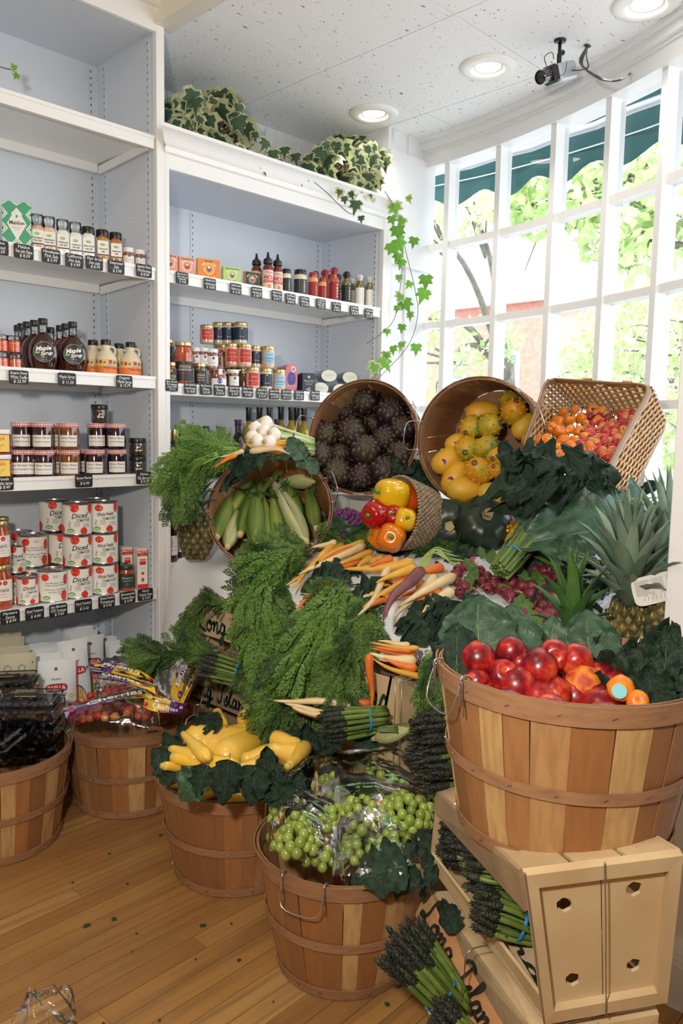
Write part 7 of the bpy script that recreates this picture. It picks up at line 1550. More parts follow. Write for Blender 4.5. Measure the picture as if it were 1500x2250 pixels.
for a in ((400, 1700, 330, 1640, 2.0, 2.02, 'kale', 1, 'kale leaf hanging out over the left rim of the squash basket', 1.5, None), (395, 1670, 360, 1610, 2.06, 2.08, 'curly', 0, 'curly kale at the upper left of the squash', 1.1, None), (405, 1690, 345, 1680, 2.0, 1.99, 'kale', 2, 'dark kale leaf at the far left below the hanging one', 1.5, None), (420, 1660, 395, 1590, 2.14, 2.16, 'curly', 1, 'curly kale behind the leftmost squash', 1.0, None),
          (440, 1700, 385, 1755, 1.88, 1.86, 'collard', 2, 'blue-green leaf in the front left of the squash basket', 1.3, FU), (455, 1690, 425, 1750, 1.86, 1.85, 'kale', 0, 'kale leaf pointing down left of the middle one', 1.7, FU), (500, 1680, 485, 1765, 1.84, 1.80, 'curly', 0, 'broad bumpy kale leaf at the front centre of the squash', 1.15, FU), (560, 1690, 545, 1765, 1.84, 1.80, 'kale', 1, 'kale leaf at the front right by the wire handle', 1.8, FU), (590, 1750, 585, 1640, 1.84, 1.88, 'curly', 1, 'kale leaf standing up in front of the squash at the right', .95, None),
          (620, 1760, 600, 1700, 1.84, 1.85, 'kale', 2, 'kale leaf at the front right corner', 1.7, None), (640, 1760, 660, 1690, 1.9, 1.92, 'kale', 0, 'kale leaf inside the right rim of the squash basket', 1.5, None), (690, 1720, 670, 1600, 2.1, 2.12, 'curly', 0, 'curly kale behind the squash at the right', 1.0, None), (650, 1680, 640, 1590, 2.14, 2.15, 'curly', 1, 'curly kale behind the crook-necked squash', 1.0, None), (480, 1590, 420, 1580, 2.16, 2.18, 'curly', 0, 'curly kale at the back left of the squash', 1.0, None)): kl(*a[:9], g_, a[9], a[10])
for a in ((940, 1900, 830, 1925, 1.70, 1.66, 'curly', 0, 'dark kale leaf under the grapes at the front rim', 1.1, FU), (955, 1850, 900, 1920, 1.74, 1.68, 'kale', 1, 'dark kale leaf under the grapes at the right rim', 1.8, FU), (965, 1830, 960, 1770, 1.80, 1.82, 'collard', 0, 'small rounded leaf at the right of the grape basket', 1.2, None), (880, 1900, 770, 1925, 1.66, 1.64, 'kale', 2, 'kale leaf lying on the front rim of the grape basket', 1.5, FU), (800, 1650, 805, 1580, 2.06, 2.08, 'kale', 0, 'kale leaf standing between the asparagus and the grapes', 1.6, None), (740, 1640, 700, 1610, 2.0, 2.0, 'curly', 1, 'dark kale beside the low asparagus bunch', 1.2, None), (1000, 2040, 960, 1960, 1.60, 1.66, 'kale', 2, 'dry dark leaf at the upper end of the lower crate', .9, None)): kl(*a[:9], 'kale leaves round the grapes', a[9], a[10])
# a loose ear of corn and husks behind the grapes
corn_ear('loose trimmed corn ear lying behind the grape bags', at(825, 1622, 2.04), at(900, 1600, 1.98), .019, 31, huskd, False)['group'] = 'loose corn'
# ------------------------------------------------------------------ radishes
radm = mat('radish_skin', (.13, .010, .017), .5, (.19, .020, .030), 18, bump=.1, rnd=.25); radl = leaf_mat('radish_leaf', (.055, .13, .022), (.11, .21, .04), 12, .5, .15, .4, 40, rnd=.15); rootp = mat('radish_root', (.42, .20, .18), .5)
rme = MB().add(lathe([(.0001, -.019), (.004, -.018), (.0125, -.010), (.0165, 0), (.015, .009), (.008, .016), (.003, .018)], 14, caps=False)).mesh('bulb', radm); rte = MB().add(tube(spline([(0, 0, -.018), (.004, .002, -.032), (.015, -.003, -.044), (.024, .006, -.050)], 9), [.0028-.00028*k for k in range(10)], 5)).mesh('root', rootp)
rl = (MB().add(leaf_vf(3, .55, .07, .25, .03, .12, 12, 8, .8, 3)).mesh('leaf', radl))
rt = thing('radish_bunches', 'heap of dark red radish bunches with leaves between the carrots and pineapples', 'radishes', surf(1130, 1290)); ri = T(-rt.matrix_basis.translation); r6 = random.Random(12); acc = []
tg_ = None
def rad_bunch(label, spots, leaves):
    rt = thing('radish_bunch', label, 'radishes', surf(*spots[0])); ri = T(-rt.matrix_basis.translation)
    for (x, y) in spots+[(a+r6.uniform(-16, 16), b+r6.uniform(-14, 14)) for a, b in spots]:
        p = surf(x, y, .016+r6.uniform(0, .026)); M = ri @ T(p) @ frame((r6.uniform(-1, 1), r6.uniform(-1, 1), r6.uniform(-.2, 1))) @ SCL(r6.uniform(.9, 1.15)); link('bulb', rme, rt, M); link('root', rte, rt, M)
    for (x, y) in leaves:
        a = surf(x+r6.uniform(-8, 8), y+14, .03); b = surf(x, y-14, .06); d = b-a; M = T(a) @ frame((-CF+CU*.5+CR*r6.uniform(-.5, .5)), d) @ RZ(r6.uniform(-.7, .7)) @ SCL(.05*r6.uniform(.9, 1.2)); link('leaf', rl, rt, ri @ M)
    return rt
bpy.data.objects.remove(rt)
rad_bunch('radish bunch at the left, next to the cream carrots', [(1022, 1240), (1002, 1262), (1005, 1280), (1055, 1254), (1010, 1302), (1018, 1285), (1070, 1268), (1045, 1272)], [(1050, 1245), (1075, 1225), (1100, 1235), (1035, 1265), (1020, 1290), (1060, 1215), (1120, 1215), (1085, 1250), (1030, 1280)])
rad_bunch('radish bunch in the middle with long pinkish roots', [(1098, 1264), (1085, 1280), (1115, 1286), (1130, 1272), (1145, 1288), (1092, 1292), (1108, 1300), (1135, 1303), (1160, 1298), (1060, 1280), (1168, 1290), (1125, 1262)], [(1130, 1250), (1150, 1262), (1175, 1270), (1120, 1295), (1165, 1275), (1190, 1282)])
rad_bunch('radish bunch at the upper right under the asparagus stalks', [(1160, 1238), (1188, 1236), (1165, 1255), (1190, 1258), (1208, 1250), (1222, 1256), (1218, 1272), (1200, 1270), (1228, 1286), (1240, 1278), (1180, 1245)], [])
rad_bunch('radish bunch at the lower right with the pink tag', [(1198, 1296), (1180, 1316), (1208, 1312), (1225, 1304), (1190, 1332), (1212, 1332), (1228, 1322), (1238, 1312), (1160, 1330), (1205, 1350), (1180, 1350), (1150, 1352), (1225, 1345), (1240, 1335), (1168, 1362)], [(1170, 1330), (1150, 1340), (1165, 1362), (1190, 1366), (1150, 1375), (1140, 1330), (1180, 1380)])
pinkt = mat('tag_pink', (.75, .02, .20), .4)
for x, y, l in ((1236, 1305, 'pink radish tag with a barcode beside the pineapple'), (1145, 1244, 'small pink radish tag under the asparagus'), (1038, 1230, 'small pink radish tag at the left heap')):
    t = thing('produce_tag', l, 'tag', T(surf(x, y, .055)) @ frame(-CF, (0, 0, 1))); s = 1 if x == 1236 else .45; obj('card', MB().add(box(-.014*s, -.02*s, 0, .014*s, .02*s, .001)), pinkt, t, smooth=False)
    if s == 1:
        o = obj('barcode', MB().add(box(-.009, -.012, .001, .009, .010, .0014)), print_white, t, smooth=False); mb = MB()
        for k in range(7): mb.add(box(-.007+.002*k, -.005, .0014, -.006+.002*k, .008, .0018))
        stuff(obj('bars', mb, print_black, o, smooth=False))
# ------------------------------------------------------------------ asparagus
def ap(x0, y0, t0, x1, y1, t1, l, r=.030, n=19, s=0, **k): asparagus(l, at(x0, y0, t0), at(x1, y1, t1), r, n, s, **k)
ap(1098, 1255, 2.16, 1205, 1125, 2.36, 'asparagus bunch with bright green stalks above the radishes', .030, 22, 1, band=.25)
ap(1180, 1200, 2.3, 1290, 1250, 2.1, 'dark asparagus bunch between the radishes and the pineapple', .034, 24, 2, band=0); ap(1190, 1170, 2.4, 1300, 1200, 2.26, 'dark asparagus tips below the big collard leaf', .034, 22, 3, band=0)
ap(850, 1575, 2.04, 708, 1592, 1.98, 'asparagus bunch lying over the floor crate behind the grapes', .030, 24, 3)
ap(1075, 1590, 1.72, 915, 1610, 1.66, 'asparagus bunch at the left of the peach basket, uppermost', .032, 26, 4, band=.42); ap(1070, 1650, 1.72, 905, 1665, 1.64, 'asparagus bunch at the left of the peach basket, second one', .034, 26, 5); ap(1080, 1700, 1.7, 925, 1690, 1.62, 'asparagus bunch at the left of the peach basket, third one', .032, 24, 6, band=0)
ap(1090, 1860, 1.62, 965, 1845, 1.62, 'asparagus bunch at the back of the upper open crate', .032, 24, 7, band=0); ap(1165, 1935, 1.48, 1020, 1900, 1.52, 'asparagus bunch in the middle of the upper open crate', .032, 26, 8, band=0); ap(1185, 2040, 1.44, 1045, 1985, 1.44, 'asparagus bunch at the front of the upper open crate', .034, 26, 9)
ap(1010, 2230, 1.52, 868, 2070, 1.52, 'asparagus bunch leaning out of the lower crate beside the grapes', .036, 28, 10, splay=.16); ap(1060, 2330, 1.40, 950, 2225, 1.42, 'asparagus bunch at the bottom edge of the photo', .034, 26, 11)
ap(560, 1490, 2.52, 440, 1455, 2.56, 'dark asparagus bunch in the far crate behind the cherries', .036, 24, 12, band=.3)
ap(1380, 2420, 1.5, 1200, 2380, 1.5, 'asparagus bunch deep in the lower crate', .03, 14, 13) if 0 else None
# ------------------------------------------------------------------ pineapples
def pine(l, x, y, tt, tilt=(0, 0), **k): return pineapple(l, T(at(x, y, tt)) @ frame((Vector((0, 0, 1))+CR*tilt[0]-CF*tilt[1])), **k)
pine('pineapple standing alone at the left of the corn basket', 430, 1226, 2.86, (.02, .0), H=.175, R=.062, CL=.11, n=22)
pine('pineapple with the tallest grey-green crown, middle of the right group', 1385, 1462, 1.84, (-.10, .10), H=.15, R=.058, CL=.215, n=52)
pine('pineapple at the far right against the wall edge', 1452, 1400, 2.02, (.0, .0), H=.15, R=.06, CL=.23, n=50)
pine('front pineapple whose green crown rises behind the large leaf', 1255, 1490, 1.80, (-.04, .0), H=.09, R=.055, CL=.16, n=20, green=True)
pine('pineapple lying low behind the paper tag', 1440, 1430, 1.80, (.2, .1), H=.14, R=.06, CL=.05, n=12)
t = thing('paper_tag', 'white printed care tag hanging on the pineapples', 'tag', T(at(1440, 1293, 1.74)) @ frame(-CF, CU-CR*.25)); sh = [(.052*math.copysign(abs(math.cos(a))**.4, math.cos(a)), .032*math.copysign(abs(math.sin(a))**.4, math.sin(a))) for a in np.linspace(0, 2*math.pi, 24, endpoint=False)]
obj('card', MB().add(([(a, b, z) for z in (0, .0006) for a, b in sh], [(i, (i+1) % 24, 24+(i+1) % 24, 24+i) for i in range(24)]+[tuple(range(24))[::-1], tuple(range(24, 48))])), paper_white, t, smooth=False); mb = MB()
for k in range(12): mb.add(box(-.044, .022-.0028*k, .0007, -.012+.006*math.sin(k*2), .0232-.0028*k, .0009)); mb.add(box(-.006, .022-.0022*k, .0007, .020, .0228-.0022*k, .0009)); mb.add(box(.028+.0014*k, .004, .0007, .0287+.0014*k, .024, .0009))
for k in range(4): mb.add(tube(spline([(-.03+.018*k, -.022, .001), (-.026+.018*k, -.008, .001), (-.020+.018*k, -.014, .001), (-.022+.018*k, -.022, .001)], 8), .0007, 3))
stuff(obj('print', mb, greyp, t, smooth=False))
# ------------------------------------------------------------------ peaches and nectarines
nect = mat('nectarine_skin', (.13, .005, .012), .3, (.36, .012, .012), 1.1, coat=.05, ramp=(.36, .53), c3=(.58, .08, .03)); pch = mat('peach_skin', (.76, .26, .03), .65, (.46, .05, .02), 1.3, ramp=(.45, .62)); aprm = mat('apricot_skin', (.80, .26, .02), .35, (.74, .14, .02), 1.2, ramp=(.5, .7))
def pmb(): return MB().add(lathe([(.0001, .75), (.12, .80), (.35, .93), (.72, .80), (.98, .25), (1, -.05), (.86, -.5), (.5, -.86), (.15, -.96), (.0001, -.93)], 24, caps=False, lobes=lambda a, q: 1-.07*math.exp(-((a-3.14)/.22)**2)))
pm = {'n': pmb().mesh('skin', nect), 'p': pmb().mesh('skin', pch), 'a': pmb().mesh('skin', aprm)}
PL = [(1052, 1447, 37, 'n', 'leftmost, in front of the tall leaf'), (1122, 1432, 33, 'n', 'dark, upper left row'), (1105, 1484, 36, 'n', 'second row, left'), (1185, 1468, 42, 'n', 'pale-topped in the centre'), (1135, 1506, 42, 'n', 'front row, left of centre'), (1218, 1440, 36, 'n', 'dark one behind the centre'), (1263, 1452, 38, 'n', 'back row, right of centre'), (1047, 1497, 30, 'n', 'front left at the rim'), (1218, 1526, 39, 'n', 'front row by the rim'), (1320, 1484, 30, 'n', 'back row, right'), (1318, 1540, 40, 'n', 'front right with yellow streak'), (1142, 1455, 24, 'n', 'half hidden in the middle'), (1342, 1505, 34, 'n', 'behind the apricots'), (1160, 1560, 34, 'n', 'low at the front rim')]
PC = Vector((PB.x, PB.y, 0))
for i, (x, y, r, k, l) in enumerate(PL+[(1282, 1504, 40, 'p', ''), (1364, 1513, 29, 'a', 'with a blue-green sticker'), (1400, 1541, 25, 'a', 'lower one at the rim')]):
    tt = (.036*FPX/r) if k != 'a' else 1.30; tt = max(1.24, min(1.47, tt)); tt = .5*tt+.5*(1.42-(y-1440)*.0010)
    nm, l = {'n': ('nectarine', 'red nectarine, '+l), 'p': ('peach', 'fuzzy orange peach among the red nectarines'), 'a': ('apricot', 'bright orange apricot, '+l)}[k]
    t = thing(nm, l, nm, T(at(x, y, tt)) @ frame((math.sin(i*2.3), math.cos(i*1.7), .6+.4*math.sin(i))) @ SCL(r*1.02*tt/FPX), {'n': 'nectarines in the peach basket', 'a': 'apricots in the peach basket', 'p': None}[k]); link('skin', pm[k], t)
    if 'sticker' in l: q = (t.matrix_basis.to_3x3().inverted() @ (-CF-CR*.5)).normalized(); obj('sticker', MB().add(disc_print(0, 0, .55, None, 0, 18), M=T(q*.99) @ frame(q) @ RX(-math.pi/2)), mat('sticker_teal', (.25, .62, .68), .4), t, smooth=False)
# filling under the visible fruit
fill = mat('fill_dark', (.05, .04, .03), .9)
for k in range(16):
    a = k*2.4; r = .16*math.sqrt((k+.5)/16); t = thing('nectarine', 'red nectarine buried under the others in the peach basket', 'nectarine', T(PB.x+r*math.cos(a), PB.y+r*math.sin(a), .79) @ RX(a) @ SCL(.036), 'buried nectarines'); link('skin', pm['n'], t)
# ------------------------------------------------------------------ yellow squash
sqm = mat('squash_yellow', (.80, .47, .035), .3, (.83, .54, .10), 7, bump=.06, bscale=60, coat=.15); sqn = mat('squash_stem_end', (.50, .42, .10), .6)
SQ = [((405, 1615), (455, 1665), .10, 30, 'leftmost, neck up'), ((556, 1600), (412, 1632), .0, 62, 'long one lying at the top left'), ((558, 1605), (430, 1648), -.03, 60, 'long one below the top left one'), ((618, 1595), (485, 1668), -.06, 64, 'large one lying diagonally across the middle'), ((678, 1604), (535, 1580), .02, 56, 'crook-necked at the top right'), ((478, 1566), (478, 1600), .06, 40, 'neck sticking up at the back'), ((383, 1640), (420, 1660), .06, 34, 'short one at the left edge'), ((362, 1688), (400, 1682), -.0, 34, 'end-on at the lower left'),
      ((385, 1672), (520, 1690), .02, 46, 'long one lying low in front'), ((540, 1660), (600, 1660), -.03, 50, 'stubby one in the middle right'), ((500, 1705), (640, 1668), -.04, 60, 'large pale one in the lower middle'), ((600, 1650), (668, 1662), .02, 50, 'pale bulb at the right'), ((650, 1635), (600, 1622), .06, 36, 'short one at the right back'), ((520, 1712), (470, 1700), -.04, 40, 'low one behind the front leaves'), ((640, 1700), (670, 1640), .05, 36, 'upright one at the right rim'), ((455, 1700), (560, 1715), -.05, 46, 'lowest at the front')]
for i, (a, b, h, wd, l) in enumerate(SQ):
    zc = .39+h*.55+.02; P0, P1 = onZ(*a, zc), onZ(*b, zc-.01); d = P1-P0; L = max(d.length, .09)*1.15; t = thing('yellow_squash', f'yellow summer squash, {l}', 'squash', T(P0-d.normalized()*.01) @ frame(d, -CF), 'yellow squash in the basket'); r = wd/1.8*((P0-CAM).dot(CF))/FPX
    obj('skin', MB().add(squash_vf(L, r, crook=.10*math.sin(i*1.9))), sqm, t); obj('stem_end', MB().add(lathe([(r*.25, -.004), (r*.38, .0), (r*.42, .006)], 8)), sqn, t, T(.10*math.sin(i*1.9)*L, 0, 0))
for k in range(10):
    a = k*2.4; r = .13*math.sqrt((k+.5)/10); t = thing('yellow_squash', 'yellow summer squash buried under the others', 'squash', T(QB[0]+r*math.cos(a), QB[1]+r*math.sin(a), .25) @ frame((math.cos(a*2), math.sin(a*2), 0)) @ T(0, 0, -.07), 'buried yellow squash'); obj('skin', MB().add(squash_vf(.15, .03)), sqm, t)
# ------------------------------------------------------------------ grapes in clear bags
grm = mat('grape_skin', (.20, .29, .045), .25, (.31, .39, .08), 6, sss=.15, coat=.3, rnd=.2); gme = ball(.0118, 12, 8, sz=1.08); gme = MB().add(gme).mesh('grape', grm); bagf = film_mat('bag_film', (.97, .98, .97), .02, .14, .22, 1.25); ptg = mat('bag_print', (.25, .55, .40), .5); ptd = mat('bag_print_dark', (.02, .26, .14), .5)
GC = [(735, 1735, 44, 'at the back left of the bags'), (640, 1790, 46, 'at the far left'), (650, 1850, 48, 'lower left'), (745, 1800, 40, 'left of centre'), (705, 1880, 46, 'front left'), (800, 1870, 56, 'front centre'), (850, 1720, 60, 'at the back under the seal strip'), (800, 1790, 55, 'in the middle of the basket'), (890, 1790, 62, 'at the right, largest'), (880, 1860, 50, 'front right'), (930, 1740, 40, 'back right corner'), (620, 1830, 30, 'against the left rim')]
for i, (x, y, R, l) in enumerate(GC):
    zc = .325+.03*math.sin(i)+(.03 if 1700 < y < 1850 and x > 700 else 0); c = onZ(x, y, zc); tt = (c-CAM).dot(CF); rr_ = R*tt/FPX
    t = thing('grape_cluster', f'cluster of green grapes in a clear bag, {l}', 'grapes', T(c), 'green grape clusters'); k = int(30*(R/50)**2); r7 = random.Random(i)
    obj('stalk', MB().add(tube([(0, 0, -.02), (.005, 0, .0), (.012, .006, .02)], .0022, 5)), hstem, t)
    for q in range(k):
        z = 1-1.35*(q+.5)/k; a = q*2.39996; n = Vector((math.sqrt(max(0, 1-z*z))*math.cos(a), math.sqrt(max(0, 1-z*z))*math.sin(a), z*.62)); link('grape', gme, t, T(n*rr_*r7.uniform(.82, 1.0)) @ SCL(r7.uniform(.85, 1.12)))
def film(name, label, cat, corners, dome, prints, seed, group, fold=.012, header=None, n=34):
    """crumpled clear bag lying over its contents; corners in world space (back-left, back-right, front-right, front-left)"""
    P = [Vector(p) for p in corners]; nrm = (P[1]-P[0]).cross(P[3]-P[0]).normalized(); nrm = nrm if nrm.z > 0 else -nrm
    def S(u, v, l=0):
        p = P[0].lerp(P[1], u).lerp(P[3].lerp(P[2], u), v); e = math.sin(math.pi*u)**.6*math.sin(math.pi*v)**.5 if 0 < u < 1 and 0 < v < 1 else 0
        return p+nrm*(dome*e+fold*noise.noise(Vector((u*4+seed, v*4, 0)))+fold*.5*abs(noise.noise(Vector((u*8, v*7+seed, 4))))+l)
    t = thing(name, label, cat, T(P[0]), group); inv = T(-P[0]); obj('clear_film', MB().add(grid(lambda u, v: S(u, v), n, n), M=inv), bagf, t)
    obj('seal_strip', MB().add(tube([S(u, .10, .001) for u in np.linspace(0, 1, 24)], .0016, 5), M=inv).add(tube([S(u, .125, .001) for u in np.linspace(0, 1, 24)], .0012, 5), M=inv), clearm, t)
    mats = []; mb = MB()
    for (vf, u0, v0, su, sv, m_) in prints:
        if m_ not in mats: mats.append(m_)
        mb.add(([S(min(max(u0+x*su, 0), 1), min(max(v0-z*sv, 0), 1), .0015-y) for x, y, z in vf[0]], vf[1]), mats.index(m_), inv)
    if mb.v: obj('print', mb, mats, t, smooth=False)
    return t, S
TX = lambda s, l=.0: text_vf(s, 1, 0, 0, lift=l, bold=.02)
def gp(u, v, k=.036): return [(rectp(-3.3, -.75, 3.3, .75), u, v, k, k*.8, ptd), (TX('PLU #4022', .001), u, v, k, k*.8, print_white)]
def gt2(u, v, k=.036): return [(TX('GREEN SEEDLESS'), u, v, k, k, ptg), (TX('RAISINS VERTS'), u, v+.05, k, k, ptg)]
zz = .345
film('grape_bag', 'clear bag of green grapes at the front right with printed green lettering', 'bag', [onZ(735, 1690, .40), onZ(945, 1740, .38), onZ(930, 1935, .33), onZ(730, 1925, .335)], .045, gp(.68, .62)+gt2(.6, .80)+gt2(.4, .22, .03), 2, 'clear grape bags', .010)
film('grape_bag', 'clear bag of green grapes at the front left', 'bag', [onZ(590, 1730, .36), onZ(735, 1760, .37), onZ(760, 1940, .32), onZ(590, 1870, .31)], .05, gp(.80, .30)+gt2(.7, .5, .03), 5, 'clear grape bags', .012)
film('grape_bag', 'clear bag of green grapes at the back with its empty top standing up', 'bag', [onZ(690, 1650, .42), onZ(900, 1650, .42), onZ(950, 1800, .36), onZ(690, 1800, .345)], .05, gp(.62, .45)+gt2(.3, .72, .03)+gt2(.75, .62, .03), 8, 'clear grape bags', .014)
film('grape_bag', 'slack clear bag corner pulled up between squash and grapes', 'bag', [onZ(650, 1700, .45), onZ(720, 1640, .44), onZ(740, 1830, .33), onZ(590, 1830, .32)], .03, [], 11, 'clear grape bags', .02, n=20)
# ------------------------------------------------------------------ cherries in printed bags
purb = mat('bag_purple', (.10, .015, .22), .25, coat=.5); yelb = mat('bag_yellow', (.82, .50, .03), .3, coat=.4); cz = .30
acc = []
for i in range(1100):
    x, y = r8.uniform(150, 430), r8.uniform(1475, 1640); c = ((x-290)/150)**2
    zc = .292+.045*(1-c)+.035*smooth_noise((x*.02, y*.03, 1), 1); p = onZ(x, y, zc)
    if (p-Vector((*CB, p.z))).length > .195 or any((p-q).length < .0215 for q in acc): continue
    acc.append(p); cherry(p, 'red and yellow cherry in the clear bags of the cherry basket', 'cherries in the bags', 1.15)
def cbag(label, cor, seed, texts, dome=.05):
    P = []
    for q in range(10):
        P.append((rectp(-.056, -.5, .056, .5, .0), .05+.1*q, .19, .9, .34, purb if (q < 6) != (seed % 2) else yelb))
    P.append((TX('Cherries', .0030), .5, .22, .17, .18, print_white)); P.append((TX('CALIFORNIA', .0015), .45, .05, .045, .04, yelb)); P.append((rectp(-.16, -.02, .16, .02, .0020), .5, .33, 1, 1, purb)); P.append((TX('GROWN IN THE USA', .0034), .5, .33, .024, .024, print_white)); P.append((disc_print(0, 0, .05, None, .001), .86, .14, 1, 1, purb if (seed % 2) == 0 else yelb))
    P.append((disc_print(0, 0, .035, None, .001), .2, .07, 1, .6, print_black))
    t, S = film('cherry_bag', label, 'bag', cor, dome, P, seed, 'purple printed cherry bags', .007); inv = T(-Vector(cor[0]))
    obj('zip_slider', MB().add(ball(1, 8, 6), M=inv @ T(S(.06, .245)) @ SCL(.010, .006, .005)), mat('slider_red', (.7, .02, .02), .4), t); return t
cbag('cherry bag in front of the basket with white lettering on purple', [onZ(138, 1556, .405), onZ(345, 1500, .43), onZ(352, 1606, .35), onZ(160, 1622, .335)], 2, None)
cbag('cherry bag at the front right with mostly yellow header', [onZ(320, 1522, .46), onZ(412, 1545, .42), onZ(398, 1600, .34), onZ(305, 1608, .34)], 3, None, .03)
cbag('cherry bag in the middle, its header facing up', [onZ(200, 1472, .47), onZ(340, 1510, .47), onZ(350, 1560, .42), onZ(215, 1540, .42)], 4, None, .03)
cbag('cherry bag at the back with upside-down header', [onZ(335, 1508, .46), onZ(185, 1468, .46), onZ(255, 1440, .47), onZ(345, 1470, .47)], 7, None, .02)
cbag('cherry bag at the back right, its purple corner pointing up', [onZ(460, 1452, .44), onZ(400, 1560, .38), onZ(330, 1520, .36), onZ(350, 1450, .42)], 6, None, .05)
# ------------------------------------------------------------------ blueberry boxes
bbm = mat('blueberry', (.012, .018, .045), .55, (.035, .045, .09), 90, rnd=.3); bball = ball(1, 8, 6)
def clam(label, c, rot, tilt, s=1.0, logo=True):
    t = thing('berry_box', label, 'box', T(c) @ RZ(rot) @ RX(tilt), 'clear boxes of blueberries'); w_, d_, h_ = .19*s, .125*s, .062
    obj('base_tray', MB().add(cbox(-w_/2, -d_/2, 0, w_/2, d_/2, h_*.62, .006)), clearm, t, smooth=False); obj('clear_lid', MB().add(cbox(-w_/2-.004, -d_/2-.004, h_*.62, w_/2+.004, d_/2+.004, h_*.70, .002)).add(cbox(-w_/2+.004, -d_/2+.004, h_*.70, w_/2-.004, d_/2-.004, h_, .006)), clearm, t, smooth=False)
    mb = MB(); r = random.Random(len(label))
    for q in range(90): mb.add(bball, M=T(r.uniform(-w_/2+.012, w_/2-.012), r.uniform(-d_/2+.012, d_/2-.012), r.uniform(.02, h_-.014)) @ SCL(.0085))
    stuff(obj('blueberries', mb, bbm, t))
    if logo:
        lo = obj('label', MB().add(([(.05*math.cos(a), -.02+.035*math.sin(a)*(1 if math.sin(a) > 0 else .15), h_+.001) for a in np.linspace(0, 2*math.pi, 28, endpoint=False)], [tuple(range(28))])), labk, t, smooth=False); mb = MB()
        for k in range(11): a = .25+2.64*k/10; mb.add(([(.020*math.cos(a-.05), -.014+.014*math.sin(a-.05), h_+.002), (.028*math.cos(a), -.014+.020*math.sin(a), h_+.002), (.020*math.cos(a+.05), -.014+.014*math.sin(a+.05), h_+.002)], [(0, 1, 2)]), k % 2)
        v, f = glyphs('BLUEBERRIES', 0, .02); mb.add(([(p[0]*.011, -.018+p[1]*.010, h_+.002) for p in v], f), 2); obj('lettering', mb, [mat('logo_blue', (.1, .4, .75), .5), green, goldp], lo, smooth=False)
for l, x, y, z_, r_, ti, lg in (('clear box of blueberries with arched logo, topmost', 62, 1548, .375, -.75, .06, True), ('clear box of blueberries at the upper left edge', 10, 1506, .39, -.6, .0, True), ('clear box of blueberries under the topmost one', 66, 1590, .30, -.8, .05, False), ('clear box of blueberries tilted at the left edge', 5, 1610, .29, -1.3, .35, False), ('clear box of blueberries lying lower in the basket', 70, 1625, .235, -.85, .1, False), ('clear box of blueberries deepest in the basket', 20, 1650, .20, -.5, .0, False)): clam(l, onZ(x, y, z_+.03)-Vector((0, 0, .03)), r_, ti, 1.0, lg)
# crumpled clear bag on the floor at the lower left edge
film('plastic_bag', 'crumpled clear plastic bag at the bottom left corner', 'bag', [at(60, 2190, 1.5), at(160, 2175, 1.5), at(175, 2290, 1.4), at(10, 2290, 1.4)], .03, [], 21, None, .03, n=20)
# scraps of leaf on the floor
scr = mat('leaf_scrap', (.025, .05, .02), .7)
for i, (x, y, s) in enumerate(((190, 2032, 9), (251, 2018, 8), (445, 2032, 8), (525, 2108, 6), (300, 2050, 3), (105, 1850, 4), (240, 1875, 4), (352, 1834, 6), (465, 1960, 4), (290, 2090, 3), (92, 1860, 3), (508, 2028, 3), (430, 2106, 3), (160, 1938, 4), (280, 1940, 4), (875, 2165, 9), (850, 2205, 8), (350, 2240, 4), (227, 2247, 5), (600, 2200, 3))):
    p = onZ(x, y, .003); r = s*(p-CAM).dot(CF)/FPX; rr_ = random.Random(i); pts = [(r*rr_.uniform(.5, 1.1)*math.cos(a), r*rr_.uniform(.4, 1)*math.sin(a)) for a in np.linspace(0, 2*math.pi, 9, endpoint=False)]
    o = obj('leaf_scrap', MB().add(([(a, b, z_) for z_ in (0, .0022) for a, b in pts], [(k, (k+1) % 9, 9+(k+1) % 9, 9+k) for k in range(9)]+[tuple(range(9))[::-1], tuple(range(9, 18))])), scr, None, T(p.x, p.y, .0005), smooth=False); tag(o, 'small dark green leaf scrap lying on the wooden floor', 'leaf scrap', 'leaf scraps on the floor')

# ------------------------------------------------------------------ ivy on top of the lower unit
ivg = leaf_mat('ivy_green', (.030, .075, .028), (.055, .12, .05), 30, .42, .22, .3, 60, rnd=.25); ivc = leaf_mat('ivy_cream', (.42, .46, .22), (.58, .58, .36), 20, .45, .25, .2, 40, rnd=.1); ivb = leaf_mat('ivy_bright', (.12, .34, .03), (.20, .46, .06), 20, .42, .4, .3, 60, rnd=.2); vinem = mat('ivy_stem', (.10, .045, .035), .6)
OUT = [(0, 0), (.22, -.10), (.50, .10), (.34, .24), (.46, .52), (.18, .50), (.06, .82), (0, 1.0), (-.06, .82), (-.18, .50), (-.46, .52), (-.34, .24), (-.50, .10), (-.22, -.10)]
def ivy_mesh(seed, mats):
    r = random.Random(seed); v = [(0, .32, .03)]; f = []; n = len(OUT)
    for k, s in ((0, r.uniform(.62, .86)), (1, 1.0)):
        for (x, y) in OUT: q = s if k == 0 else 1; q = q*(1 if k else r.uniform(.85, 1.1)); X, Y = x*q, .32+(y-.32)*q; v.append((X, Y, -.35*X*X-.10*(Y-.3)**2*(1+Y)+.02*r.uniform(-1, 1)))
    f = [(0, 1+i, 1+(i+1) % n) for i in range(n)]+[(1+i, 1+n+i, 1+n+(i+1) % n, 1+(i+1) % n) for i in range(n)]
    mb = MB(); mb.add((v, f[:n]), 0); mb.add((v, f[n:]), 1); mb.v = v; mb.f = f
    return mb.mesh('leaf', mats)
IV = [ivy_mesh(s, [ivg, ivc]) for s in range(5)]; IVB = [ivy_mesh(s+9, [ivb, ivb if s else ivc]) for s in range(3)]
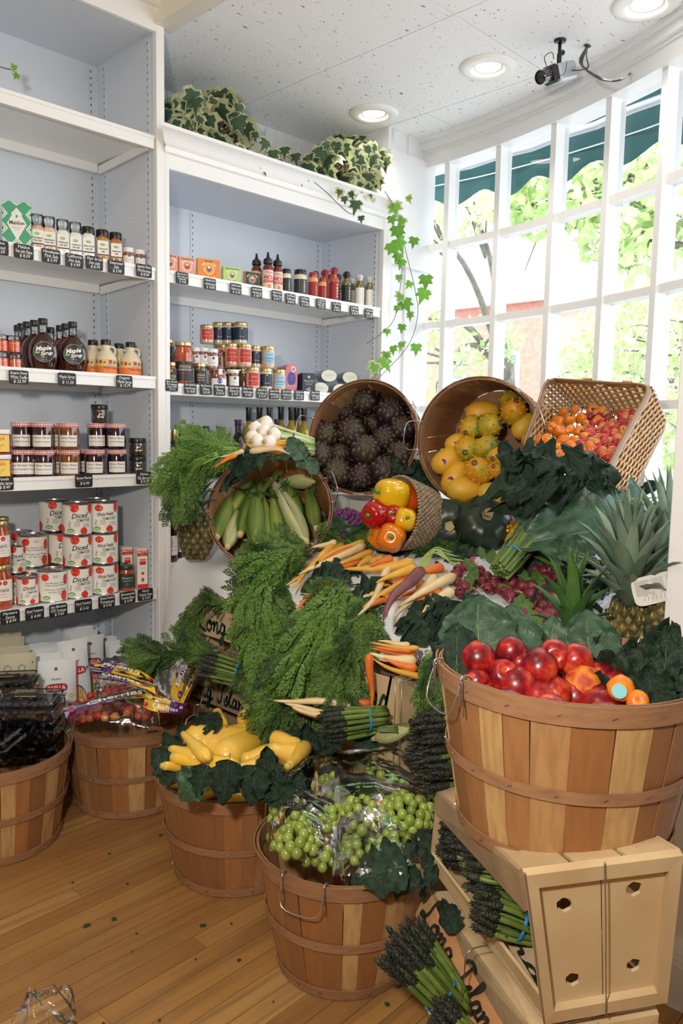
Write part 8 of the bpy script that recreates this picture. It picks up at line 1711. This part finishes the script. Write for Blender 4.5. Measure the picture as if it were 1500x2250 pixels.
def ivy(label, cx, cy, w_, h_, Y0, Y1, n, seed, size=.062):
    r = random.Random(seed); c = onY(cx, cy, (Y0+Y1)/2); c.z = 2.318; t = thing('ivy_plant', label, 'plant', T(c)); inv = T(-c)
    obj('pot', MB().add(lathe([(.05, 0), (.07, .09), (.074, .09), (.074, .10), (.066, .10), (.06, .085), (.0001, .08)], 24, caps=False)), mat('pot_dark', (.05, .035, .03), .6), t)
    sm = MB(); root = c+Vector((0, 0, .09))
    for k in range(n):
        a = r.uniform(0, 6.283); q = math.sqrt(r.uniform(.02, 1)); x = cx+w_*q*math.cos(a); y = cy+h_*q*math.sin(a); p = onY(x, y, Y0+(Y1-Y0)*r.random()); p = onY(x, y, -.055) if p.x > 1.235 else p; p.z = max(p.z, 2.335)
        f_ = (CAM-p).normalized(); f_ = (f_+Vector((r.uniform(-.7, .7), r.uniform(-.7, .7), r.uniform(-.3, .7)))).normalized(); d = Vector((r.uniform(-.6, .6), r.uniform(-.3, .3), -1)); z = f_; y_ = (d-z*d.dot(z)).normalized(); x_ = y_.cross(z); s = size*r.uniform(.65, 1.25)
        M = Matrix(((x_.x*s, y_.x*s, z.x*s, p.x), (x_.y*s, y_.y*s, z.y*s, p.y), (x_.z*s, y_.z*s, z.z*s, p.z), (0, 0, 0, 1))); link('leaf', IV[k % 5], t, inv @ M)
        if k % 2 == 0: sm.add(tube(spline([root, root.lerp(p, .5)+Vector((r.uniform(-.04, .04), r.uniform(-.04, .04), .05)), p], 7), .0017, 4), M=inv)
    stuff(obj('stems', sm, vinem, t)); return t
ivy('large variegated ivy by the tall unit, touching the ceiling', 452, 272, 92, 84, .04, .28, 130, 1, .095)
ivy('smaller variegated ivy nearest the window', 762, 362, 88, 70, .03, .22, 115, 2, .088)
def vine(label, path, Y, leaves, bright, seed, size=.072):
    r = random.Random(seed); P = [onY(x, y, Y) for x, y in path]; t = thing('ivy_vine', label, 'vine', T(P[0])); inv = T(-P[0]); obj('stem', MB().add(tube(spline(P, 30), .0016, 5), M=inv), vinem, t)
    for (x, y) in leaves:
        p = onY(x, y, Y-.01); f_ = ((CAM-p).normalized()+Vector((r.uniform(-.6, .6), r.uniform(-.6, .6), r.uniform(-.2, .5)))).normalized(); d = Vector((r.uniform(-.8, .8), r.uniform(-.3, .3), -1)); y_ = (d-f_*d.dot(f_)).normalized(); x_ = y_.cross(f_); s = size*r.uniform(.6, 1.2); p = p-y_*s*.4
        link('leaf', (IVB if bright else IV)[r.randrange(3)], t, inv @ Matrix(((x_.x*s, y_.x*s, f_.x*s, p.x), (x_.y*s, y_.y*s, f_.y*s, p.y), (x_.z*s, y_.z*s, f_.z*s, p.z), (0, 0, 0, 1))))
vine('ivy strand trailing along the crown between the two ivies', [(540, 300), (600, 330), (640, 350), (680, 380), (700, 395)], -.03, [(560, 300), (580, 320), (600, 345), (560, 350), (625, 335), (610, 362), (650, 350), (640, 375), (575, 368), (665, 392), (530, 330), (545, 355)], False, 3)
vine('short ivy strand hanging over the crown at the right', [(690, 400), (720, 425), (745, 450), (772, 470), (790, 450)], -.085, [(745, 425), (757, 440), (772, 430), (793, 482), (780, 455)], False, 4, .06)
vine('long bright ivy strand hanging down beside the window', [(845, 420), (866, 455), (880, 500), (893, 560), (908, 620), (918, 680), (908, 735), (885, 775), (850, 812), (826, 836)], -.08, [(868, 460), (880, 488), (862, 485), (898, 438), (866, 548), (878, 540), (908, 533), (872, 566), (897, 626), (935, 620), (928, 650), (893, 672), (878, 655), (900, 695), (882, 722), (914, 768), (863, 770), (849, 783), (848, 800), (821, 812), (880, 760), (874, 512), (880, 580)], True, 5)
vine('thin ivy strand curling back towards the shelves', [(878, 470), (884, 560), (878, 640), (866, 700), (842, 728), (806, 755)], -.05, [(876, 612), (875, 655), (872, 680), (850, 730)], True, 6, .04)
vine('tip of a vine on the top shelf at the left edge', [(-20, 140), (10, 150), (30, 155), (36, 168)], .05, [(35, 168), (30, 150)], True, 7, .035)
# ------------------------------------------------------------------ security camera
cg = mat('camera_silver', (.50, .52, .56), .35, metal=.4); rub = mat('cable_grey', (.08, .08, .09), .5); m0 = onZ(1230, 88, ZC); CN = m0+Vector((0, 0, -.115)); ax = (at(1180, 158, 2.7)-at(1265, 140, 2.82)).normalized()
t = thing('security_camera', 'silver and black box security camera hanging from the ceiling tile', 'camera', T(m0)); inv = T(-m0); MM2 = T(CN) @ frame(ax)
obj('ceiling_plate', MB().add(lathe([(.0001, 0), (.022, 0), (.022, -.004), (.012, -.008), (.0001, -.008)], 20, caps=False)), black_m, t)
obj('bracket_arm', MB().add(tube([(0, 0, -.004), (0, 0, -.045), (0, 0, -.05), (0, 0, -.085)], [.006, .0065, .009, .008], 10)).add(tube([(.008, 0, -.04), (.022, 0, -.036)], [.004, .010], 8)), black_m, t)
obj('housing', MB().add(cbox(-.030, -.030, -.075, .030, .030, .030, .007)), cg, t, inv @ MM2, smooth=False)
obj('front_shell', MB().add(cbox(-.031, -.031, .030, .031, .031, .062, .009)), black_m, t, inv @ MM2, smooth=False)
obj('lens', MB().add(lathe([(.022, .06), (.024, .066), (.019, .07), (.019, .082), (.024, .084), (.024, .112), (.021, .114), (.018, .106), (.0001, .102)], 28, caps=False)), mat('lens_black', (.01, .01, .012), .12, coat=1), t, inv @ MM2, smooth=40)
obj('lettering', MB().add(text_vf('NEXUS', .008), M=T(-.0305, 0, -.05) @ frame((-1, 0, 0), (0, 1, 0)) @ RX(0)), black_m, t, inv @ MM2, smooth=False)
hub = onZ(1290, 100, ZC); e1 = onZ(1388, 158, ZC-.03)
for k, (dz, rr_) in enumerate(((.0, .003), (.008, .0035), (-.006, .0022))):
    obj('cable', MB().add(tube(spline([hub+Vector((.004*k, 0, 0)), hub.lerp(CN, .25)+Vector((.01*k, 0, -.035)), at(1312, 168+dz*300, 2.72), at(1345, 178, 2.72), at(1370, 172, 2.7), e1], 26), rr_, 6), M=inv), rub, t)
obj('cable', MB().add(tube(spline([CN-ax*.07, at(1290, 150, 2.76), at(1288, 125, 2.8), hub], 14), .0025, 6), M=inv), black_m, t); obj('lens_cable', MB().add(tube(spline([at(1200, 145, 2.68), at(1196, 125, 2.66), at(1212, 115, 2.68), at(1216, 130, 2.7)], 12), .0015, 5), M=inv).add(tube(spline([at(1205, 148, 2.64), at(1225, 165, 2.62), at(1240, 160, 2.64), at(1245, 138, 2.68)], 12), .0015, 5), M=inv), black_m, t)
obj('ceiling_hole', MB().add(disc_print(0, 0, .02, None, 0, 9, .6), M=T(hub-m0-Vector((0, 0, .0012))) @ RX(-math.pi/2)), mat('hole_brown', (.16, .11, .06), .9), t, smooth=False)
# ------------------------------------------------------------------ outside
awn = mat('awning_teal', (.020, .095, .095), .8, (.028, .115, .11), 3, bump=.1); t = thing('awning', 'dark teal awning with scalloped edge outside the window', 'awning')
def aw(u, v):
    a = 12-56*u
    if v < .6: k = v/.6; return cyl(a, 3.42+.68*k, 3.17-.30*k)
    k = (v-.6)/.4; return cyl(a, 4.10+.01*math.sin(u*90), 2.87-k*(.215+.035*math.cos(a*2*math.pi/5.2)))
obj('fabric', MB().add(grid(aw, 110, 10)), awn, t); obj('frame_bar', MB().add(tube([cyl(12-3*k, 3.72, 2.70+.01*(k % 2)) for k in range(18)], .020, 8)), mat('bar_grey', (.45, .47, .50), .5), t)
obj('valance_cord', MB().add(tube([cyl(12-3*k, 4.08, 2.76) for k in range(18)], .004, 5)), print_white, t)
struct(obj('street_ground', MB().add(box(1.9, -30, -.3, 60, 40, -.2)), mat('asphalt', (.30, .30, .31), .9, (.36, .36, .37), 2), smooth=False)); struct(obj('sidewalk', MB().add(box(2.0, -30, -.2, 6.5, 40, -.15)), mat('concrete', (.55, .54, .52), .9, (.60, .59, .57), 2), smooth=False))
brick = mat('brick_red', (.40, .17, .13), .9, (.48, .22, .17), 8); cremew = mat('wall_cream', (.55, .47, .38), .9); trimw = mat('stone_trim', (.75, .73, .70), .8); dkg = mat('far_glass', (.12, .16, .20), .1)
def house(name, label, x0, y0, y1, h, wm, wins, band=True):
    t = thing(name, label, 'building', T(x0, (y0+y1)/2, -.2)); inv = T(-x0, -(y0+y1)/2, .2); obj('wall', MB().add(box(x0, y0, -.2, x0+6, y1, h), M=inv), wm, t, smooth=False); obj('cornice', MB().add(box(x0-.25, y0-.1, h, x0+6, y1+.1, h+.35), M=inv), trimw, t, smooth=False)
    for (yy, z_) in wins:
        f = obj('window', MB().add(box(x0-.06, yy-.55, z_-.1, x0, yy+.55, z_+1.55), M=inv).add(box(x0-.15, yy-.7, z_-.25, x0, yy+.7, z_-.1), M=inv), trimw, t, smooth=False); obj('pane', MB().add(box(x0-.07, yy-.42, z_+.02, x0-.061, yy+.42, z_+.68), M=inv), dkg, f, smooth=False); obj('pane', MB().add(box(x0-.07, yy-.42, z_+.74, x0-.061, yy+.42, z_+1.42), M=inv), dkg, f, smooth=False)
house('brick_building', 'red brick building with pale window surrounds across the street', 20, 10.3, 19.0, 5.2, brick, [(11.6, 2.2), (13.6, 2.2), (15.8, 2.2), (17.6, 2.2), (11.6, -.1+.4), (15, .3)])
house('cream_building', 'cream building with grey windows right of the brick one', 20.5, 6.0, 10.1, 4.9, cremew, [(7.2, 1.9), (8.9, 1.9), (7.2, .2)])
house('brick_house', 'brick house half hidden by trees at the right across the street', 22, -3, 5.6, 6.5, brick, [(0, 2.2), (2, 2.2), (4, 2.2)])
lfm = leaf_mat('maple_leaf', (.46, .60, .26), (.60, .70, .38), 3, .6, .5, .001, 10, rnd=.05); barkm = mat('bark', (.16, .14, .12), .9, (.24, .22, .19), 9)
def tree(label, base, h, crowns, n, seed, ls=.16):
    r = np.random.default_rng(seed); b = Vector(base); t = thing('street_tree', label, 'tree', T(b)); mb = MB().add(tube(spline([(0, 0, 0), (.1, 0, h*.4), (0, .2, h)], 10), [.2-.012*k for k in range(11)], 9)); P = []
    for (c, R) in crowns:
        c = Vector(c)-b; mb.add(tube(spline([(0, .1, h*.7), (Vector((0, .1, h*.8))).lerp(c, .5)+Vector((0, 0, .3)), c], 10), [.09-.007*k for k in range(11)], 6))
        for k in range(5): e = c+Vector(r.normal(0, .5, 3))*R; mb.add(tube([c.lerp(Vector((0, .1, h*.8)), .3), c.lerp(e, .5), e], [.03, .02, .006], 5))
        q = r.normal(0, 1, (n, 3)); q = q/np.linalg.norm(q, axis=1)[:, None]*(r.uniform(.15, 1, (n, 1))**.5)*R*np.array([1, 1, .75]); P.append(q+np.array(c))
    obj('trunk', mb, barkm, t); P = np.concatenate(P); m = len(P); a = r.normal(0, 1, (m, 3)); a /= np.linalg.norm(a, axis=1)[:, None]; b_ = np.cross(a, r.normal(0, 1, (m, 3))); b_ /= np.linalg.norm(b_, axis=1)[:, None]; s = ls*r.uniform(.5, 1, (m, 1))
    V = np.stack([P-a*s, P+b_*s*.55, P+a*s, P-b_*s*.55], 1).reshape(-1, 3); F = np.arange(4*m).reshape(-1, 4); stuff(link('foliage', fast_mesh('foliage', V, F, lfm, False), t))
def cc(x, y, t, R): return (at(x, y, t), R)
tree('maple tree in bright spring leaf just outside the right panes', (7.5, -1.6, -.2), 3.6, [cc(1420, 400, 8, .9), cc(1480, 480, 7.6, .9), cc(1300, 400, 8.5, .8), cc(1220, 420, 9, .7), cc(1380, 520, 8.4, .5), cc(1500, 350, 8, 1), cc(1150, 440, 9.5, .5)], 330, 1, .12)
tree('young tree in leaf outside the left panes', (12, 6.2, -.2), 3.6, [cc(930, 470, 12, .8), cc(1040, 450, 13, .7), cc(960, 800, 14, .9), cc(1060, 760, 15, .8), cc(900, 700, 13, .7)], 260, 2, .11)
tree('bushy tree beyond the road at the right', (14, .5, -.2), 2.6, [cc(1390, 740, 15, 1.4), cc(1460, 700, 15, 1.6), cc(1480, 850, 14, 1.4), cc(1350, 820, 16, 1.2), cc(1300, 780, 18, 1.0), cc(1500, 950, 13, 1.0)], 480, 3, .13)
t = thing('parked_car', 'pale car parked across the street, seen past the wicker basket', 'car', T(11.2, -.47, -.2) @ RZ(R_(80))); prof = [(-2.1, .3), (-2.1, .75), (-1.5, .85), (-.9, 1.35), (.7, 1.4), (1.3, .9), (2.1, .8), (2.15, .3)]
obj('body', MB().add(([(x, y, z) for y in (-.8, .8) for x, z in prof], [tuple(range(8))[::-1], tuple(range(8, 16))]+[(i, (i+1) % 8, 8+(i+1) % 8, 8+i) for i in range(8)])), mat('car_paint', (.55, .58, .62), .25, coat=1), t, smooth=False)
for s in (-.81, .81): obj('side_window', MB().add(box(-.8, s-.005, .92, .75, s+.005, 1.28)), dkg, t, smooth=False)
for x in (-1.3, 1.3):
    for s in (-.75, .75): obj('wheel', MB().add(lathe([(.0001, -.1), (.3, -.1), (.32, 0), (.3, .1), (.0001, .1)], 20, caps=False), M=T(x, s, .32) @ RX(math.pi/2)), black_m, t)
